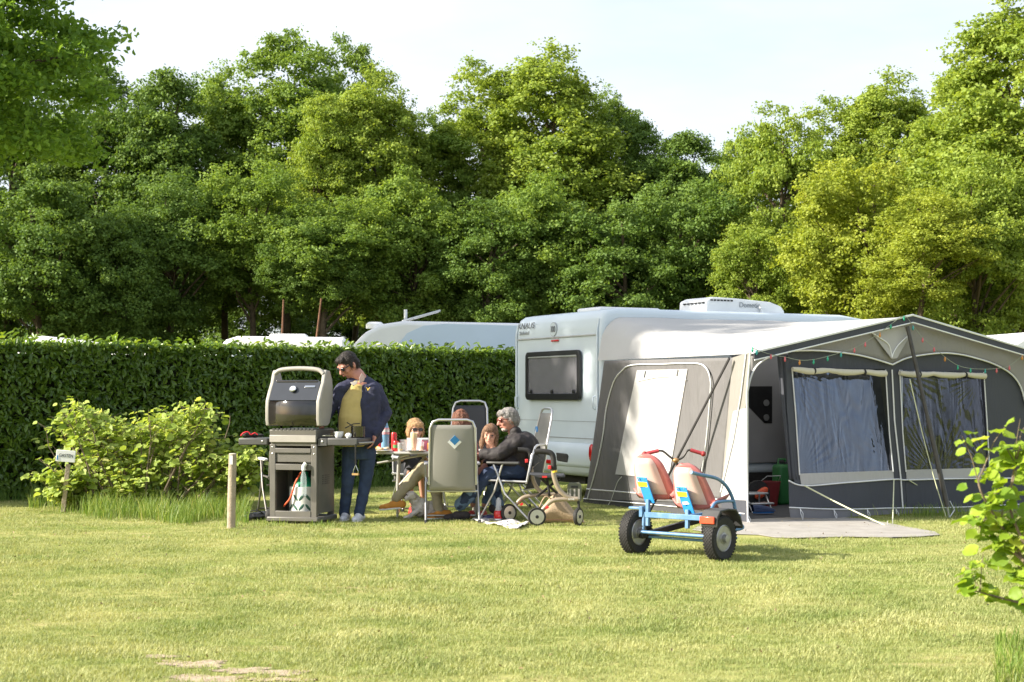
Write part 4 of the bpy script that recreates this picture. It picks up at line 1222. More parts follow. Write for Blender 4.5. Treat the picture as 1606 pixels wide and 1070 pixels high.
# ------------------------------------------------------------------ things inside the awning opening
M_or = mat('red_orange_plastic', (0.62, 0.09, 0.03), .4, var=.1)
M_gr = mat('shaded_green_plastic', (0.012, 0.10, 0.02), .45, var=.1)  # green darkened for the dim awning interior
q = FA.i @ G(1184, 800)
cb = thing('organiser', 'dark fabric organiser hanging on the caravan door inside the awning', 'organiser', tuple(FC.o), ANG)
a = [FC.hit(px, py, 1, -.05) for px, py in ((1166, 606), (1211, 606), (1211, 664), (1199, 664), (1170, 634))]
mb = MB(); mb.prism(a, (0, .012, 0)); mb.build('pocket_panel', M_black, cb)
for px, py in ((1202, 632), (1202, 655)):
    p = FC.hit(px, py, 1, -.06); mb = MB(); mb.lathe(p, [(.035, -.006), (.044, -.006), (.044, .006), (.035, .006)], 18, M=Matrix.Rotation(R(90), 3, 'X')); mb.build('metal_ring', M_trim, cb, smooth=40)
def at_in(px, py, yy): return FA.hit(px, py, 1, yy)
p = at_in(1188, 752, 1.6)
wh = thing('scooter_wheel', 'grey spoked toy wheel with an orange-red cover in the awning doorway', 'toy wheel', tuple(FA.w((p.x, p.y, 0))), ANG)
mb = MB(); mb.lathe((0, 0, .17), [(.12, -.02), (.17, -.02), (.175, 0), (.17, .02), (.12, .02)], 24, M=Matrix.Rotation(R(90), 3, 'X')); mb.build('tyre', M_rub, wh, smooth=40)
mb = MB()
for k in range(6):
    a_ = k * PI / 3; mb.bar((0, 0, .17), (.13 * math.cos(a_), 0, .17 + .13 * math.sin(a_)), .02, .02)
mb.build('spoke', M_trim, wh)
mb = MB(); mb.ell((.03, -.04, .19), (.11, .03, .055), 12, 8, M=Matrix.Rotation(R(-30), 3, 'Y')); mb.build('cover', M_or, wh, smooth=60)
p = at_in(1226, 770, 1.9)
gj = thing('green_canister', 'tall green plastic water canister standing inside the awning doorway', 'canister', tuple(FA.w((p.x, p.y, 0))), ANG)
mb = MB(); mb.box((0, 0, .26), (.2, .17, .5)); mb.build('canister_body', M_gr, gj, bevel=.04, segs=3)
mb = MB(); mb.tube([(-.06, 0, .5), (-.05, 0, .57), (.05, 0, .57), (.06, 0, .5)], .014, 8); mb.build('handle', M_gr, gj, smooth=60)
mb = MB(); mb.lathe((.06, 0, .5), [(.025, 0), (.025, .04)], 12); mb.build('cap', M_black, gj)
p = at_in(1219, 760, 1.7)
tb = thing('red_bucket', 'red bucket half hidden behind the orange toy wheel inside the awning', 'bucket', tuple(FA.w((p.x - .05, p.y + .1, 0))), ANG)
mb = MB(); mb.lathe((0, 0, 0), [(.10, .012), (.14, .30), (.145, .30), (.145, .31), (.13, .31), (.095, .02)], 20); mb.build('bucket_body', mat('dull_red_plastic', (.16, .015, .015), .5), tb, smooth=40)
mb = MB(); mb.tube([(-.14, 0, .3), (-.1, -.1, .38), (.1, -.1, .38), (.14, 0, .3)], .005, 5); mb.build('handle', M_trim, tb)
# grey storage crate in the doorway
p = at_in(1178, 765, 1.2)
gc = thing('step_stool', 'grey metal folding step just inside the awning doorway', 'step', tuple(FA.w((p.x + .02, p.y, 0))), ANG)
mb = MB(); mb.box((0, 0, .22), (.3, .22, .02)); mb.box((0, -.14, .11), (.3, .16, .02)); mb.build('tread', M_trim, gc, bevel=.006)
for sx in (-1, 1):
    mb = MB(); mb.tube([(sx * .14, .08, 0), (sx * .14, .05, .22), (sx * .14, -.05, .22), (sx * .14, -.2, 0)], .01, 6); mb.build('leg', M_trim, gc, smooth=60)
# shoes
M_shoe = mat('dark_blue_sneaker', (0.03, 0.05, 0.12), .7, var=.2, scale=30)
M_shoe2 = mat('bright_blue_strap', (0.02, 0.15, 0.45), .5)
def shoe(label, loc, rot, m1, m2, L=.27, grp=None):
    t = thing('shoe', label, 'shoe', loc, rot, grp)
    mb = MB()
    def sec(u, v):
        x = (u - .5) * L; w = .048 * (1 - .25 * abs(2 * u - 1) ** 3) * (1 if u > .3 else .82 + .6 * u); h = (.085 - .045 * max(0, (u - .35)) / .65) * (1 if u < .9 else .8)
        a = v * 2 * PI; return Vector((x, math.cos(a) * w, .02 + max(-.004, math.sin(a)) * h * (.9 if u > .02 else .8)))
    mb.grid(sec, 12, 12); mb.build('upper', m1, t, smooth=60)
    mb = MB(); mb.prism([(L * (.5 * c), .05 * s * (1 if c > 0 else .8), 0) for c, s in [(math.cos(a), math.sin(a)) for a in np.linspace(0, 2 * PI, 17)[:-1]]], (0, 0, .02)); mb.build('sole', m2, t)
    return t
p = G(1203, 812); shoe('dark sneaker with bright blue trim on the mat edge in the awning doorway', (p.x, p.y + .25, .03), R(20), M_shoe, M_shoe2)
p = G(1190, 810); shoe('dark sneaker lying behind its blue-trimmed twin in the awning doorway', (p.x - .02, p.y + .55, .02), R(10), M_shoe, M_rub)

# ================================================================== FAR CARAVANS BEYOND THE HEDGE
M_farside = mat('shade_blue_white_side', (0.55, 0.66, 0.80), .4, var=.03, scale=2)  # blue of the shade on white sides put into the panel colour
def far_caravan(label, x0px, x1px, toppx_y, depth, ang, length, profile, side_m, extra=None):
    s = FOC / depth; X = (x0px - CX) / s
    t = thing('caravan', label, 'caravan', (X, depth, 0), ang)
    mb = MB(); mb.prism([(x, 0, z) for x, z in profile], (0, 2.2, 0)); mb.build('body', M_croof, t, bevel=.08, segs=3)
    mb = MB()
    mb.prism([(x, -.006, z) for x, z in side_m], (0, -.006, 0)); mb.build('side_panel', M_farside, t)
    for k in (0, 1):
        xx = length * (.35 + .3 * k); mb = MB(); mb.box((xx, -.02, 1.45), (.9, .03, .5)); f = mb.build('window', M_black, t, bevel=.02)
        mb = MB(); mb.box((xx, -.04, 1.45), (.8, .01, .4)); mb.build('pane', M_glassdark, f)
    mb = MB(); mb.box((length * .55, 1.1, .25), (length * .8, 1.2, .14)); mb.build('chassis', M_rub, t)
    mb = MB(); mb.lathe((length * .55, .1, .32), [(.05, -.1), (.32, -.1), (.33, 0), (.32, .1), (.05, .1)], 20, M=Matrix.Rotation(R(90), 3, 'X')); mb.build('wheel', M_rub, t)
    return t, s
# caravan with sloping white nose: white front slope from (527,548) to (640,503), shaded side beyond coloured blue-grey
D1 = 28.0; s1 = FOC / D1
zz = lambda py: CAM_H + (HY - py) / s1
L1 = 290 / s1 / .97
fc, _ = far_caravan('white caravan with sloping nose and raised roof hatch, beyond the hedge', 527, 808, 503, D1, R(8), L1,
    [(0.05, .35), (-.25, .9), (-.1, 1.6), (.15, 2.0), (.33, 2.28), (.55, 2.52), (.8, 2.66), (1.25, 2.73), (L1, 2.70), (L1 + .2, 2.5), (L1 + .3, .5), (L1, .3)],
    None or [(.95, .45), (.95, 1.9), (1.1, 2.25), (1.3, 2.5), (1.6, 2.64), (2.0, 2.68), (L1 - .05, 2.65), (L1 + .1, 2.4), (L1 + .1, .45)])
mb = MB(); mb.box((1.62, .9, 2.86), (.75, .5, .035), m=Matrix.Rotation(R(-16), 3, 'Y')); mb.build('roof_hatch', M_trim, fc, bevel=.01)
mb = MB(); mb.tube([(1.33, .8, 2.7), (1.33, .8, 2.98)], .032, 8); mb.build('aerial', M_croof, fc, smooth=60)
mb = MB(); mb.lathe((.75, .8, 2.62), [(.17, 0), (.17, .08), (.12, .12)], 16); mb.build('roof_vent', M_croof, fc, smooth=40)
# low long white roof left of it
D2 = 31.0; s2 = FOC / D2; L2 = 200 / s2
fc2, _ = far_caravan('low white caravan roof showing over the hedge behind the grill lid', 341, 540, 533, D2, R(3), L2,
    [(0.05, .35), (-.05, 1.5), (.02, 2.3), (.15, 2.48), (.4, 2.56), (L2, 2.54), (L2 + .1, .4)], [(.3, .45), (.3, 2.2), (L2 - .1, 2.2), (L2 - .1, .45)])
mb = MB(); mb.box((1.35, 1, 2.59), (.75, .6, .09)); mb.build('roof_hatch', M_croof, fc2, bevel=.03)
# far left small white roof
fc3, _ = far_caravan('white caravan roof just showing over the left end of the hedge', 22, 90, 526, 33.0, R(-6), 1.3 + 3,
    [(0.05, .35), (-.05, 1.5), (.05, 2.3), (.25, 2.58), (.6, 2.64), (1.5, 2.5), (4.3, 2.3), (4.4, .4)], [(.4, .45), (.4, 1.9), (4.0, 1.9), (4.0, .45)])
# one more roof edge left of the main caravan and two beyond the awning at the right
fc4, _ = far_caravan('cream caravan roof tip peeking out left of the main caravan', 775, 830, 503, 36.0, R(20), 4,
    [(0.05, .35), (-.05, 1.5), (.1, 2.7), (.5, 3.05), (1.6, 3.12), (4.0, 3.1), (4.1, .4)], [(.4, .45), (.4, 1.9), (3.7, 1.9), (3.7, .45)])
fc5, _ = far_caravan('grey-roofed caravan beyond the right slope of the awning', 1500, 1600, 527, 27.0, R(10), 4,
    [(0.05, .35), (-.05, 1.5), (.1, 2.2), (.4, 2.36), (1.6, 2.37), (4.0, 2.35), (4.1, .4)], [(.4, .45), (.4, 1.9), (3.7, 1.9), (3.7, .45)])
mb = MB(); mb.lathe((.75, .8, 2.36), [(.22, 0), (.22, .06), (.1, .1)], 16); mb.build('roof_vent', M_croof, fc5, smooth=40)
fc6, _ = far_caravan('white round-nosed caravan cut off by the right edge of the picture', 1580, 1700, 525, 23.5, R(10), 4,
    [(0.05, .35), (-.12, 1.5), (-.02, 2.0), (.12, 2.2), (.35, 2.33), (1.6, 2.36), (4.0, 2.35), (4.1, .4)], [(.5, .45), (.5, 1.9), (3.7, 1.9), (3.7, .45)])
# ================================================================== PLANTS
M_twig = mat('grey_brown_twig', (0.17, 0.13, 0.09), .9, var=.3, scale=20)
M_hazel = leaf_mat('hazel_leaf', (0.19, 0.28, 0.04), (0.45, 0.54, 0.14), transl=0.42, c3=(0.56, 0.55, 0.2), rough=.5, spec=.3)
M_hazeln = leaf_mat('near_hazel_leaf', (0.15, 0.26, 0.02), (0.34, 0.46, 0.05), transl=0.45, c3=(0.46, 0.50, 0.09), rough=.5, spec=.3)

def round_leaves(C, D, Nn, L, rnd, rg):
    """broad toothed hazel leaves: 10-point outline folded on the midrib. C base point, D along, Nn facing"""
    n = len(C)
    D = D / np.linalg.norm(D, axis=1, keepdims=True)
    Nn = Nn - D * np.sum(Nn * D, 1, keepdims=True); Nn /= np.linalg.norm(Nn, axis=1, keepdims=True)
    S = np.cross(D, Nn)
    out = [(0.0, .10), (.0, .30), (.16, .47), (.40, .52), (.62, .43), (.82, .24), (1.0, 0.0)]
    Ls = (L * rg.uniform(.55, 1.2, n))[:, None]
    vs = []
    def pt(t, w, up): return C + D * Ls * t + S * Ls * w + Nn * Ls * up
    mid = [pt(t, 0, -.10 * (2 * t - 1) ** 2) for t in (0, .33, .66, 1.0)]
    prof = [(.0, .12), (-.04, .30), (.16, .46), (.42, .50), (.66, .40), (.84, .22)]
    right = [pt(t, w, .10 + .03 * math.sin(i * 2)) for i, (t, w) in enumerate(prof)]
    left = [pt(t, -w, .10 - .03 * math.sin(i * 2)) for i, (t, w) in enumerate(prof)]
    V = np.stack(mid + right + left, 1)          # 4 + 6 + 6 = 16
    def side_f(o): return [(0, o, o + 1, o + 1), (0, o + 1, o + 2, 1), (1, o + 2, o + 3, 2), (2, o + 3, o + 4, 2), (2, o + 4, o + 5, 3)]
    tri = []
    for o in (4, 10):
        f = [(0, o, o + 1), (0, o + 1, o + 2), (0, o + 2, 1), (1, o + 2, o + 3), (1, o + 3, 2), (2, o + 3, o + 4), (2, o + 4, o + 5), (2, o + 5, 3)]
        tri += f if o == 4 else [(a, c, b) for a, b, c in f]
    F = (np.arange(n) * 16)[:, None, None] + np.array(tri)[None]
    return V.reshape(-1, 3), F.reshape(-1, 3), np.repeat(rnd, 16)

def shrub(name, label, base, stems, leaf_L, per, m, seed, twig_r=.008, cat='bush', spread=.12, tl=(.14, .36)):
    """stems: list of polylines (world)"""
    rg = np.random.default_rng(seed); rd = random.Random(seed)
    t = thing(name, label, cat, base)
    C = []; D = []; Nn = []
    mb = MB()
    def leafy(poly, k):
        for _ in range(k):
            u = rd.random() ** .8 * (len(poly) - 1); i = min(int(u), len(poly) - 2); p = poly[i].lerp(poly[i + 1], u - i)
            a = rd.uniform(0, 2 * PI); d = Vector((math.cos(a), math.sin(a), rd.uniform(-.35, .35)))
            q = p + d * rd.uniform(.01, spread)
            C.append(q); D.append(d + Vector((0, 0, -.25))); Nn.append(Vector((rd.uniform(-.9, .2), rd.uniform(-.9, .4), rd.uniform(.35, 1.1))))
    for poly, tw in stems:
        P = spline(poly, 4); n = len(P)
        mb.tube(P, [twig_r * (1.5 - 1.1 * k / n) for k in range(n)], 5, cap=False)
        leafy(P[n // 4:], int(per * .35))
        for _ in range(tw):
            i = rd.randint(n // 4, n - 2); s = P[i]; a = rd.uniform(0, 2 * PI); l = rd.uniform(*tl)
            e = s + Vector((math.cos(a) * l, math.sin(a) * l, rd.uniform(.02, .24)))
            tp = [s, s.lerp(e, .5) + Vector((0, 0, .03)), e]; mb.tube(tp, [twig_r * .5, twig_r * .35, twig_r * .15], 4, cap=False)
            leafy(tp, int(per / max(tw, 1) * .65) + 1)
    mb.build('stems', M_twig, t, world=True, smooth=60)
    V, F, A = round_leaves(np.array(C), np.array(D), np.array(Nn), leaf_L, rg.uniform(0, 1, len(C)), rg)
    V = V - np.array(base)
    o = link('foliage', np_mesh('foliage', V, F, m, {'rnd': A}), t); o['kind'] = 'stuff'
    return t
rd = random.Random(5)
# left hazel: outline read off the picture (x, top row)
outl = [(50, 765), (70, 722), (85, 655), (120, 632), (165, 655), (205, 668), (240, 650), (285, 640), (310, 628), (345, 660), (358, 690), (375, 712), (405, 715)]
def top_at(px):
    for a, b in zip(outl, outl[1:]):
        if a[0] <= px <= b[0]: return a[1] + (b[1] - a[1]) * (px - a[0]) / (b[0] - a[0])
    return 760
stems = []
for k in range(58):
    px = 82 + 305 * (k + rd.random()) / 58; dz = rd.uniform(17.9, 19.2)
    top = W(px, top_at(px) + rd.uniform(0, 60) * (rd.random() ** 1.5) + 5, dz)
    bx = (CX - 803) + 0
    b0 = W(150 + (px - 225) * .45 + 75 + rd.uniform(-25, 25), HY + 1, dz); b0 = Vector((b0.x, dz + rd.uniform(-.2, .2), 0))
    m1 = b0.lerp(top, .4) + Vector((rd.uniform(-.06, .06), 0, .05)); m2 = b0.lerp(top, .75) + Vector((rd.uniform(-.05, .05), 0, .05))
    stems.append(([b0, m1, m2, top], 7))
for k in range(10):       # low outer shoots at both sides
    for px, py in ((rd.uniform(72, 110), rd.uniform(735, 770)), (rd.uniform(370, 402), rd.uniform(705, 745)), (rd.uniform(120, 340), rd.uniform(740, 780))):
        top = W(px, py, rd.uniform(17.8, 18.3)); b0 = Vector((top.x * .8 + -4.4 * .2, top.y + .2, 0))
        stems.append(([b0, b0.lerp(top, .5) + Vector((0, 0, .05)), top], 3))
hb = G(225, 810)
shrub('hazel_bush', 'broad yellow-green hazel bush growing before the hedge, left of the grill', (W(225, 800, 18.5).x, 18.5, 0), stems, .085, 52, M_hazel, 3)
# a few bare twigs
mb_t = thing('dry_twigs', 'bare grey twigs sticking out at the left of the hazel bush', 'twigs', (-5.3, 17.9, 0))
def tw(pts, r=.006):
    P = [W(x, y, 17.8) for x, y in pts]; mb = MB(); mb.tube(P, [r, r * .8] + [r * .5] * (len(P) - 2), 5); return mb
for pts in ([(100, 740), (76, 700), (72, 672), (58, 662)], [(110, 745), (84, 738), (60, 720)], [(352, 690), (360, 665), (361, 652)]):
    tw(pts).build('twig', M_twig, mb_t, world=True)

# right hazel, close to the camera, rooted outside the frame
stems = []
def sp_(pts, tw_, dz=6.6): stems.append(([W(x, y, dz + rd.uniform(-.15, .15) * (i > 0)) for i, (x, y) in enumerate(pts)], tw_))
sp_([(1660, 1030), (1606, 880), (1560, 810), (1535, 760), (1545, 735)], 6)
sp_([(1660, 1030), (1612, 870), (1585, 800), (1590, 740), (1600, 700)], 7)
sp_([(1690, 1030), (1640, 860), (1620, 780), (1612, 710)], 6)
sp_([(1606, 880), (1570, 850), (1540, 830), (1525, 800)], 5)
sp_([(1640, 960), (1612, 920), (1600, 900)], 3)
sp_([(1680, 980), (1620, 952), (1570, 938), (1530, 927)], 3, 6.9)
tr2 = shrub('hazel_bush', 'hazel shoots with large bright leaves entering at the right edge, nearest plant to the camera', tuple(W(1690, 620, 6.6).xy) + (0,), stems, .068, 50, M_hazeln, 9, twig_r=.006, spread=.05, tl=(.04, .12))
tr2['label'] = 'hazel shoots with large bright leaves entering at the right edge'
mb = MB(); g = G(1610, 1060)
root = Vector((2.62, 6.6, 0))
for e in (W(1660, 1030, 6.6), W(1690, 1030, 6.6), W(1640, 960, 6.6), W(1680, 980, 6.9)): mb.tube([root, root.lerp(e, .5) + Vector((.02, 0, 0)), e], [.02, .015, .011], 6)
mb.build('main_stems', M_twig, tr2, world=True, smooth=60)
# long grass tussock in the bottom right corner and single blades against the awning skirt
sp = []
for _ in range(800):
    g = G(random.uniform(1560, 1680), random.uniform(1005, 1085)); sp.append((g.x, g.y, random.uniform(.04, .12)))
long_grass('long_grass', 'tussock of longer bright grass in the bottom right corner', sp)
sp = []
for _ in range(700):
    px = random.choice([random.gauss(1330, 25), random.gauss(1450, 30), random.gauss(1500, 50)]); g = G(px, random.uniform(806, 813)); sp.append((g.x, g.y, random.uniform(.04, .17)))
long_grass('long_grass', 'thin grass tufts standing along the bottom edge of the awning', sp)
sp = []
for px, py, w_, h_ in ((362, 826, 14, .09), (425, 824, 26, .07), (500, 826, 30, .06), (104, 803, 14, .14), (560, 822, 40, .035), (700, 822, 60, .03), (880, 826, 50, .03), (1000, 869, 18, .03), (1130, 880, 16, .03)):
    for _ in range(90):
        g = G(random.gauss(px, w_ * .6), py + random.uniform(-4, 3)); sp.append((g.x, g.y, random.uniform(.4, 1.2) * h_))
long_grass('long_grass', 'short grass tufts left standing round posts, wheels and legs', sp)
# shade trees standing out of the picture at the left: they dapple the caravan
def shade_tree(label, x, y, zc, rad, hz, proto, thin):
    t = thing('oak_tree', label, 'tree', (x, y, 0))
    cm, tm, RX, RZ = PROTO[3 + proto]
    c = link('crown', cm, t); k = link('trunk', tm, t)
    for o in (c, k): o.location = (0, 0, zc); o.scale = (rad / RX, rad / RX, hz / RZ); o.rotation_euler = (0, 0, x * 2)
    c.material_slots[0].link = 'OBJECT'; c.material_slots[0].material = LM['mid']
shade_tree('tall oak left of the lawn throwing dappled shade on the caravan rear', -15.4, 16.5, 10.7, 2.5, 2.35, 1, 0)
# ================================================================== SIGN, POST
M_wood = mat('weathered_wood', (0.34, 0.28, 0.21), .9, var=.2, scale=14, bump=.4, bscale=50, dirt=(.2, .16, .11), dscale=6)
M_board = mat('white_sign_paint', (0.78, 0.78, 0.77), .45, var=.03)
M_ink = mat('black_lettering', (0.03, 0.03, 0.04), .6)
g = G(97, 804)
sg = thing('camping_sign', 'small white GASTEN sign board on a leaning wooden stake before the hazel bush', 'sign', (g.x, g.y, 0), R(8))
ppm = 2400 / g.y
mb = MB(); mb.bar((0, 0, -.1), (.075, -.01, .56), .05, .035); mb.build('stake', M_wood, sg, bevel=.004)
mb = MB(); mb.box((.05, -.035, .655), (.215, .035, .135), m=Matrix.Rotation(R(5), 3, 'Y')); bd = mb.build('board', M_board, sg, bevel=.004)
text('lettering', 'GASTEN', sg, (.055, -.0545, .66), .055, (R(90), R(5), 0), M_ink, .001, sx=.78)
mb = MB(); mb.box((-.042, -.054, .64), (.014, .003, .05), m=Matrix.Rotation(R(5), 3, 'Y')); mb.build('blue_mark', mat('blue_mark', (.05, .2, .5), .5), sg)
g = G(362, 829)
po = thing('wooden_post', 'round grey-brown wooden post at the right end of the hazel bush', 'post', (g.x, g.y, 0))
mb = MB(); mb.tube([(0, 0, -.2), (.008, 0, .3), (.02, 0, .76)], [.043, .042, .040], 14); mb.build('shaft', M_wood, po, smooth=50)
mb = MB(); mb.lathe((.02, 0, .76), [(.040, 0), (.030, .007), (0.001, .008)], 14); mb.build('top_cut', mat('cut_wood', (.55, .48, .38), .8, var=.2), po)
mb = MB(); mb.box((.012, -.043, .70), (.03, .004, .09)); mb.build('tag', M_board, po)

# ================================================================== BARBECUE (seen from its back)
M_bbq = mat('grey_brown_powder_coat', (0.125, 0.118, 0.104), .42, var=.08, scale=8, dirt=(.14, .12, .09), dscale=5, damt=.4)
M_bbqf = mat('beige_lid_frame', (0.33, 0.31, 0.28), .35, var=.06)
M_bbqd = mat('dark_grey_steel', (0.07, 0.07, 0.068), .4, var=.1, metal=.2)
M_enamel = mat('black_enamel', (0.010, 0.008, 0.007), .10, var=.2, coat=.8, spec=.7)
M_chrome = mat('chrome', (0.7, 0.7, 0.7), .15, metal=1, var=.03)
M_screw = mat('steel_screw', (0.5, 0.5, 0.5), .3, metal=.9)
gb = G(469, 822)
TB = -R(16)
bq = thing('barbecue', 'grey-brown gas barbecue on a trolley with its black lid raised', 'barbecue', (gb.x, gb.y + .25, 0), TB)
FB = Frame(gb.x, gb.y + .25, TB)
BW_, BD = .54, .48      # trolley width and depth
hx, hy = BW_ / 2, BD / 2
# four legs
for sx in (-1, 1):
    for sy in (-1, 1):
        mb = MB(); mb.box((sx * (hx - .033), sy * (hy - .02), .44), (.066, .04, .80)); lg = mb.build('leg', M_bbq, bq, bevel=.006)
        if sy < 0:
            for z in (.74, .81):
                mb = MB(); mb.ell((sx * (hx - .033), -hy - .001, z), (.007, .004, .007), 8, 5); mb.build('screw', M_screw, lg)
mb = MB(); mb.box((0, 0, .05), (BW_ + .05, BD + .06, .05)); mb.build('base_tray', M_bbq, bq, bevel=.012)
mb = MB(); mb.box((0, -hy + .005, .10), (BW_ - .134, .02, .07)); mb.build('base_rail', M_bbq, bq, bevel=.004)
mb = MB(); mb.box((0, -hy + .01, .60), (BW_ - .134, .02, .065)); mb.build('middle_rail', M_bbq, bq, bevel=.004)
mb = MB(); mb.box((0, -hy + .005, .775), (BW_ - .134, .022, .05)); mb.build('upper_rail', M_bbq, bq, bevel=.004)
mb = MB(); mb.box((0, -hy + .03, .70), (BW_ - .136, .03, .10)); mb.build('grease_drawer', M_bbq, bq, bevel=.006)
mb = MB(); mb.box((0, -hy - .004 + .015, .745), (.3, .012, .008)); mb.build('drawer_slot', M_bbqd, bq)
# fire box, slightly wider at the top
mb = MB()
def frustum(mb, z0, z1, w0, d0, w1, d1, cx=0, cy=0):
    vs = [(cx + sx * w0 / 2, cy + sy * d0 / 2, z0) for sx, sy in ((-1, -1), (1, -1), (1, 1), (-1, 1))] + [(cx + sx * w1 / 2, cy + sy * d1 / 2, z1) for sx, sy in ((-1, -1), (1, -1), (1, 1), (-1, 1))]
    mb.add(vs, [(3, 2, 1, 0), (4, 5, 6, 7), (0, 1, 5, 4), (1, 2, 6, 5), (2, 3, 7, 6), (3, 0, 4, 7)])
frustum(mb, .82, .995, BW_ - .02, BD - .02, BW_ + .0, BD + .02); mb.build('fire_box', M_bbq, bq, bevel=.008)
mb = MB(); mb.box((0, -hy + .0, .90), (BW_ - .01, .03, .075)); mb.build('back_plate', M_bbqf, bq, bevel=.004)
for k in range(11):
    mb = MB(); mb.box((-.22 + k * .044, -hy - .002, 1.0), (.028, .02, .018)); mb.build('vent_tooth', M_bbqd, bq)
mb = MB(); mb.box((.03, .05, 1.0), (BW_ - .1, BD - .1, .012)); mb.build('grate', M_bbqd, bq)
# side panels with slots, back mesh
for sx in (-1, 1):
    mb = MB(); mb.box((sx * (hx - .005), .0, .46), (.012, BD - .08, .70)); sp_o = mb.build('side_panel', M_bbq, bq)
    for r_ in range(5):
        for c_ in range(3):
            mb = MB(); mb.box((sx * (hx + .002), -.07 + c_ * .075, .42 + r_ * .022), (.004, .05, .009)); mb.build('slot', M_bbqd, sp_o)
M_meshd = mat('inside_shade_black', (0.02, 0.02, 0.02), .8)  # near-black stands for the shade inside the trolley
mb = MB(); mb.box((0, hy - .03, .46), (BW_ - .1, .01, .70)); mb.build('door', M_meshd, bq)
mb = MB()
for i in range(20):
    for j in range(4): mb.box((-.19 + i * .02, hy - .037, .62 + j * .02), (.010, .004, .010))
for i in range(4):
    for j in range(16): mb.box((.13 + i * .02, hy - .037, .22 + j * .022), (.010, .004, .010))
o = mb.build('perforation', mat('perforation', (.35, .35, .33), .6), bq); o['kind'] = 'stuff'
# white tray on the shelf behind the drawer
mb = MB(); mb.box((.03, -.08, .655), (.34, .24, .012), m=Matrix.Rotation(R(3), 3, 'Y')); mb.build('drip_tray', M_board, bq, bevel=.004)
# side shelves
mb = MB(); mb.box((-hx - .20, -.03, .865), (.34, .40, .075)); mb.build('side_shelf', M_bbqd, bq, bevel=.012, segs=3)
mb = MB(); mb.box((hx + .06, -.03, .865), (.11, .40, .085)); mb.build('shelf_bracket', M_bbqd, bq, bevel=.008)
mb = MB(); mb.box((hx + .285, -.03, .87), (.34, .40, .08)); ss = mb.build('side_shelf', M_bbqd, bq, bevel=.012, segs=3)
mb = MB(); mb.tube([(hx + .46, -.2, .86), (hx + .50, -.18, .86), (hx + .50, .12, .86), (hx + .46, .14, .86)], .01, 8); mb.build('towel_rail', M_bbqf, ss, smooth=60)
for x in (-hx - .09, hx + .06):
    mb = MB(); mb.ell((x, -.232, .87), (.012, .005, .012), 10, 6); mb.build('screw', M_screw, bq)
# lid: side frames with the profile of a raised hood, glossy back, upper part tilting away
lp = [(-.245, 1.035), (-.262, 1.10), (-.262, 1.22), (-.255, 1.30), (-.20, 1.40), (-.13, 1.50), (-.10, 1.58), (-.07, 1.63)]
lp_in = [(.03, 1.62), (.09, 1.52), (.11, 1.36), (.08, 1.20), (.02, 1.06), (-.05, 1.03)]
side_prof = lp + lp_in
LWd = .545
for sx in (-1, 1):
    mb = MB(); x = sx * (LWd / 2 + .018)
    mb.prism([(x - .022, y, z) for y, z in side_prof], (.044, 0, 0)); mb.build('lid_side', M_bbqf, bq, bevel=.012, segs=3)
lid_curve = spline([(0, -.235, 1.035), (0, -.252, 1.10), (0, -.252, 1.22), (0, -.243, 1.285), (0, -.205, 1.355), (0, -.145, 1.43), (0, -.12, 1.49)], 5)
mb = MB(); nL = len(lid_curve) - 1
mb.grid(lambda u, v: Vector((-LWd / 2 + LWd * u, lid_curve[round(v * nL)].y, lid_curve[round(v * nL)].z)), 2, nL)
lid = mb.build('lid', M_enamel, bq, smooth=180, solid=.012)
M_satin = mat('sky_sheen_hood_top', (0.045, 0.05, 0.06), .28, var=.05, spec=1.0, metal=.5)  # blue-grey tone carries the sky's sheen on the black lid
mb = MB(); mb.grid(lambda u, v: Vector((-LWd / 2 + .004 + (LWd - .008) * u, -.247 + .118 * v, 1.305 + .20 * v)), 2, 4); mb.build('lid_top', M_satin, bq, solid=.008)
mb = MB(); mb.box((0, -.20, 1.345), (LWd, .006, .012), m=Matrix.Rotation(R(-35), 3, 'X')); mb.build('lid_crease', M_bbqd, bq)
mb = MB(); mb.box((0, -.125, 1.505), (LWd - .06, .035, .03)); mb.build('handle', M_enamel, bq, bevel=.012, segs=3)
# arched top rail
ar = spline([(-LWd / 2 - .01, -.085, 1.585), (-LWd / 2 + .06, -.075, 1.63), (0, -.07, 1.645), (LWd / 2 - .06, -.075, 1.63), (LWd / 2 + .01, -.085, 1.585)], 5)
mb = MB()
for a, b in zip(ar, ar[1:]): mb.bar(a, b, .06, .03)
mb = MB(); mb.tube(ar, .024, 8); mb.build('lid_arch', M_bbqf, bq, smooth=60)
nrm = Matrix.Rotation(R(48), 3, 'X')
mb = MB(); mb.lathe((-.02, -.195, 1.425), [(.038, 0), (.040, .008), (.036, .014), (.0, .014)], 20, M=nrm); th = mb.build('thermometer', M_chrome, bq, smooth=40)
mb = MB(); mb.lathe((-.02, -.206, 1.435), [(.028, 0), (.0, .003)], 16, M=nrm); mb.build('dial', M_board, th)
mb = MB(); mb.box((.16, -.165, 1.455), (.12, .036, .004), m=Matrix.Rotation(R(40), 3, 'X')); mb.build('badge', M_chrome, bq, bevel=.003)
